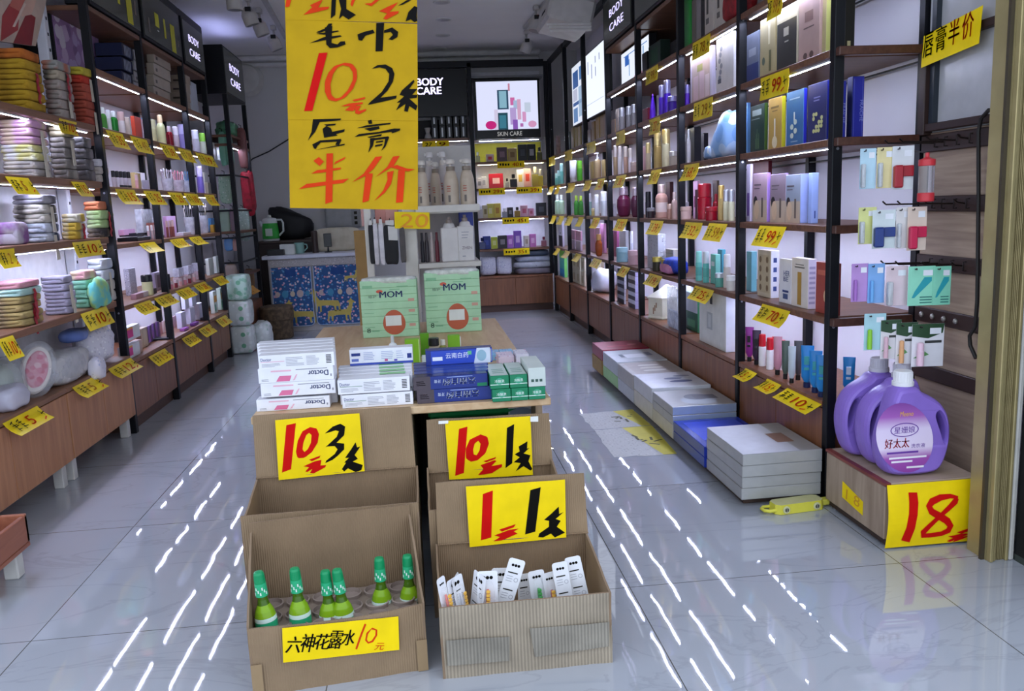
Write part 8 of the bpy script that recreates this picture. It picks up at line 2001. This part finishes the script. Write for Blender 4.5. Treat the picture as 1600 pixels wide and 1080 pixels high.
# black boxes under the sign board
ub = empty('wall_shelf', (.26, 8.42, 1.72), 'dark wall shelf of black boxes under the BODY CARE board', 'shelf')
mb = MB(); mb.box((-.55, 0, 0), (.272, .32, .024), SHW, .002); mb.build('board', ub); mb = MB(); mb.box((-.55, .30, .0245), (.272, .32, .228), P('#2e2c2c', .6)); mb.build('back_board', ub)
led_strip(ub, -.54, .02, .26, .032, 0)
for j in range(2):
    for x in (679, 691, 702, 713, 724):
        p = Py(x, 200, 8.5); W = 9 / ppm(p); H = 20 / ppm(p); mb = MB(); mb.box((-W / 2, 0, 0), (W / 2, .06, H), P('#1e1e22', .35), .002); mb.box((-W * .15, -.0008, H * .15), (W * .12, -.0002, H * .85), P('#b8b8bc', .3, .4)); ob = mb.build('black_box'); ob.location = (p.x, 8.5, 1.7445 + j * (H + .0008)); reg(ob, 'black box with silver stripe', 'in the ' + ('upper' if j else 'lower') + ' row under BODY CARE', 'box', 'black boxes under the sign board', p.x, 'from the left')
p = Py(668, 200, 8.5); mb = MB(); mb.lathe([(.03, 0), (.04, .01), (.02, .06), (.03, .11)], P('#b8b4ae', .4), 14); ob = mb.build('white_vase'); ob.location = (p.x, 8.5, 1.7445); tag(ob, 'small white flared container beside the black boxes', 'container')
for xa, xb, nm in ((659, 680, '27'), (681, 701, '')):
    a = Py(xa, 210, 8.41); b = Py(xb, 210, 8.41); mb = MB(); W = b.x - a.x; mb.slab([(-W / 2, 0, -.06), (W / 2, 0, -.06), (W / 2, .003, 0), (-W / 2, .003, 0)], .001, YEL, NY); write(mb, nm or '9', (-W * .3, -.0002, -.05), (1, 0, 0), (0, 0, 1), ORG if not nm else INK, W * .5, .036, .1, .0006, NY, .001)
    ob = mb.build('price_tag'); ob.location = ((a.x + b.x) / 2, 8.412, 1.72); tag(ob, f"yellow tag {'with black 27' if nm else 'with an orange figure'} on the shelf under the BODY CARE board", 'price tag')
# white boxes hidden beside the sign under it
# ================================================================== CEILING
def track(a, b, label, heads):
    a = Pz(*a, CEIL - .02); b = Pz(*b, CEIL - .02); t = empty('light_track', (a + b) / 2, label, 'light track'); o = (a + b) / 2
    mb = MB(); mb.bar(a - o + Vector((0, 0, .008)), b - o + Vector((0, 0, .008)), .035, .022, P('#b9b7b6', .4)); mb.build('rail', t)
    return t
track((395, -30), (447, 61), 'white ceiling light track on the left behind the yellow sign', 0); track((866, -10), (820, 45), 'white ceiling light track on the right side', 0)
SPW = P('#bdb9b6', .4)
for x, y, tx, ty, lab in ((366, 2, 0, .05, 'nearest spot lamp of the left track'), (390, 27, -.5, .1, 'second nearest spot lamp of the left track'), (407, 44, -.55, .1, 'third nearest spot lamp of the left track'), (429, 68, -.6, .1, 'farthest spot lamp of the left track'), (838, 38, .5, -.1, 'nearer spot lamp of the right track'), (823, 73, .6, .2, 'farther spot lamp of the right track')):
    p = Pz(x, y, 2.46); t = empty('spot_lamp', p, 'white cylindrical ' + lab, 'spot lamp', 'ceiling spot lamps')
    mb = MB(); mb.T = Matrix.Rotation(tx * .6, 4, 'Y') @ Matrix.Rotation(ty, 4, 'X'); mb.lathe([(.050, -.055), (.052, -.05), (.052, .02), (.040, .045), (.034, .065)], SPW, 22); mb.lathe([(.046, -.056), (.046, -.0555)], P('#6a6866', .3), 18); mb.build('lamp_body', t)
    mb = MB(); mb.box((-.02, -.055, .03), (.02, -.036, .06), P('#17171a', .5), .002); mb.build('clip', t, (0, -.045, .03))
    mb = MB(); mb.tube([(0, 0, .06), (.0, 0, .11), (0, 0, CEIL - .03 - p.z)], .009, SPW, 8); mb.box((-.02, -.03, CEIL - .035 - p.z), (.02, .03, CEIL - .001 - p.z), SPW, .003); mb.build('bracket', t, (0, 0, .06))
for x, y, lab in ((690, 3, 'nearest'), (693, 30, 'second nearest'), (692, 55, 'third nearest'), (687, 76, 'farthest')):
    p = Pz(x, y, CEIL); mb = MB(); mb.lathe([(.062, -.006), (.066, -.004), (.066, 0)], P('#cfcdca', .4), 28); mb.lathe([(.050, -.0066), (.050, -.0062)], P('#b9b9b8', .3), 24)
    ob = mb.build('downlight'); ob.location = (p.x, p.y, CEIL - .0005); tag(ob, f'round ceiling downlight, {lab} of the row', 'downlight', 'ceiling downlights')
t = empty('ceiling_unit', (1.12, 6.15, 2.36), 'white boxy unit hung under the ceiling by the right rack', 'air unit')
mb = MB(); mb.T = Matrix.Rotation(.25, 4, 'Y'); mb.box((-.17, -.28, -.08), (.15, .28, .10), P('#c2bfbb', .4), .02); mb.build('case', t)
mb = MB(); mb.T = Matrix.Rotation(.25, 4, 'Y'); mb.box((-.1715, -.10, -.01), (-.1695, .06, .01), INK); mb.build('slot', t, (-.17, 0, 0))
for d in range(3):
    mb = MB(); mb.box((-.19 + .012 * d, -.30, -.10 - .02 * d), (.12, -.285 + .002 * d, -.085 - .02 * d), P('#d2d0cc', .35), .004); mb.build('louvre', t, (0, -.29, -.1 - .02 * d))
mb = MB(); mb.bar((0, 0, .09), (0, 0, CEIL - 2.36), .03, .03, P('#b9b7b6', .4)); mb.build('hanger', t, (0, 0, .09))
t = empty('hair_dryer', (1.32, 6.4, 2.4405), 'black hair dryer standing on the top rail of the right rack', 'hair dryer'); DB = P('#121214', .35)
mb = MB(); mb.tube([(0, 0, .001), (.0, -.01, .10), (-.005, -.02, .155)], [.016, .019, .022], DB, 10); mb.build('handle', t)
mb = MB(); mb.tube([(-.125, .03, .130), (-.10, .02, .135), (-.03, -.005, .150), (.03, -.03, .158), (.055, -.04, .160)], [.02, .022, .032, .038, .026], DB, 14); mb.build('barrel', t, (0, 0, .14))

write_labels()
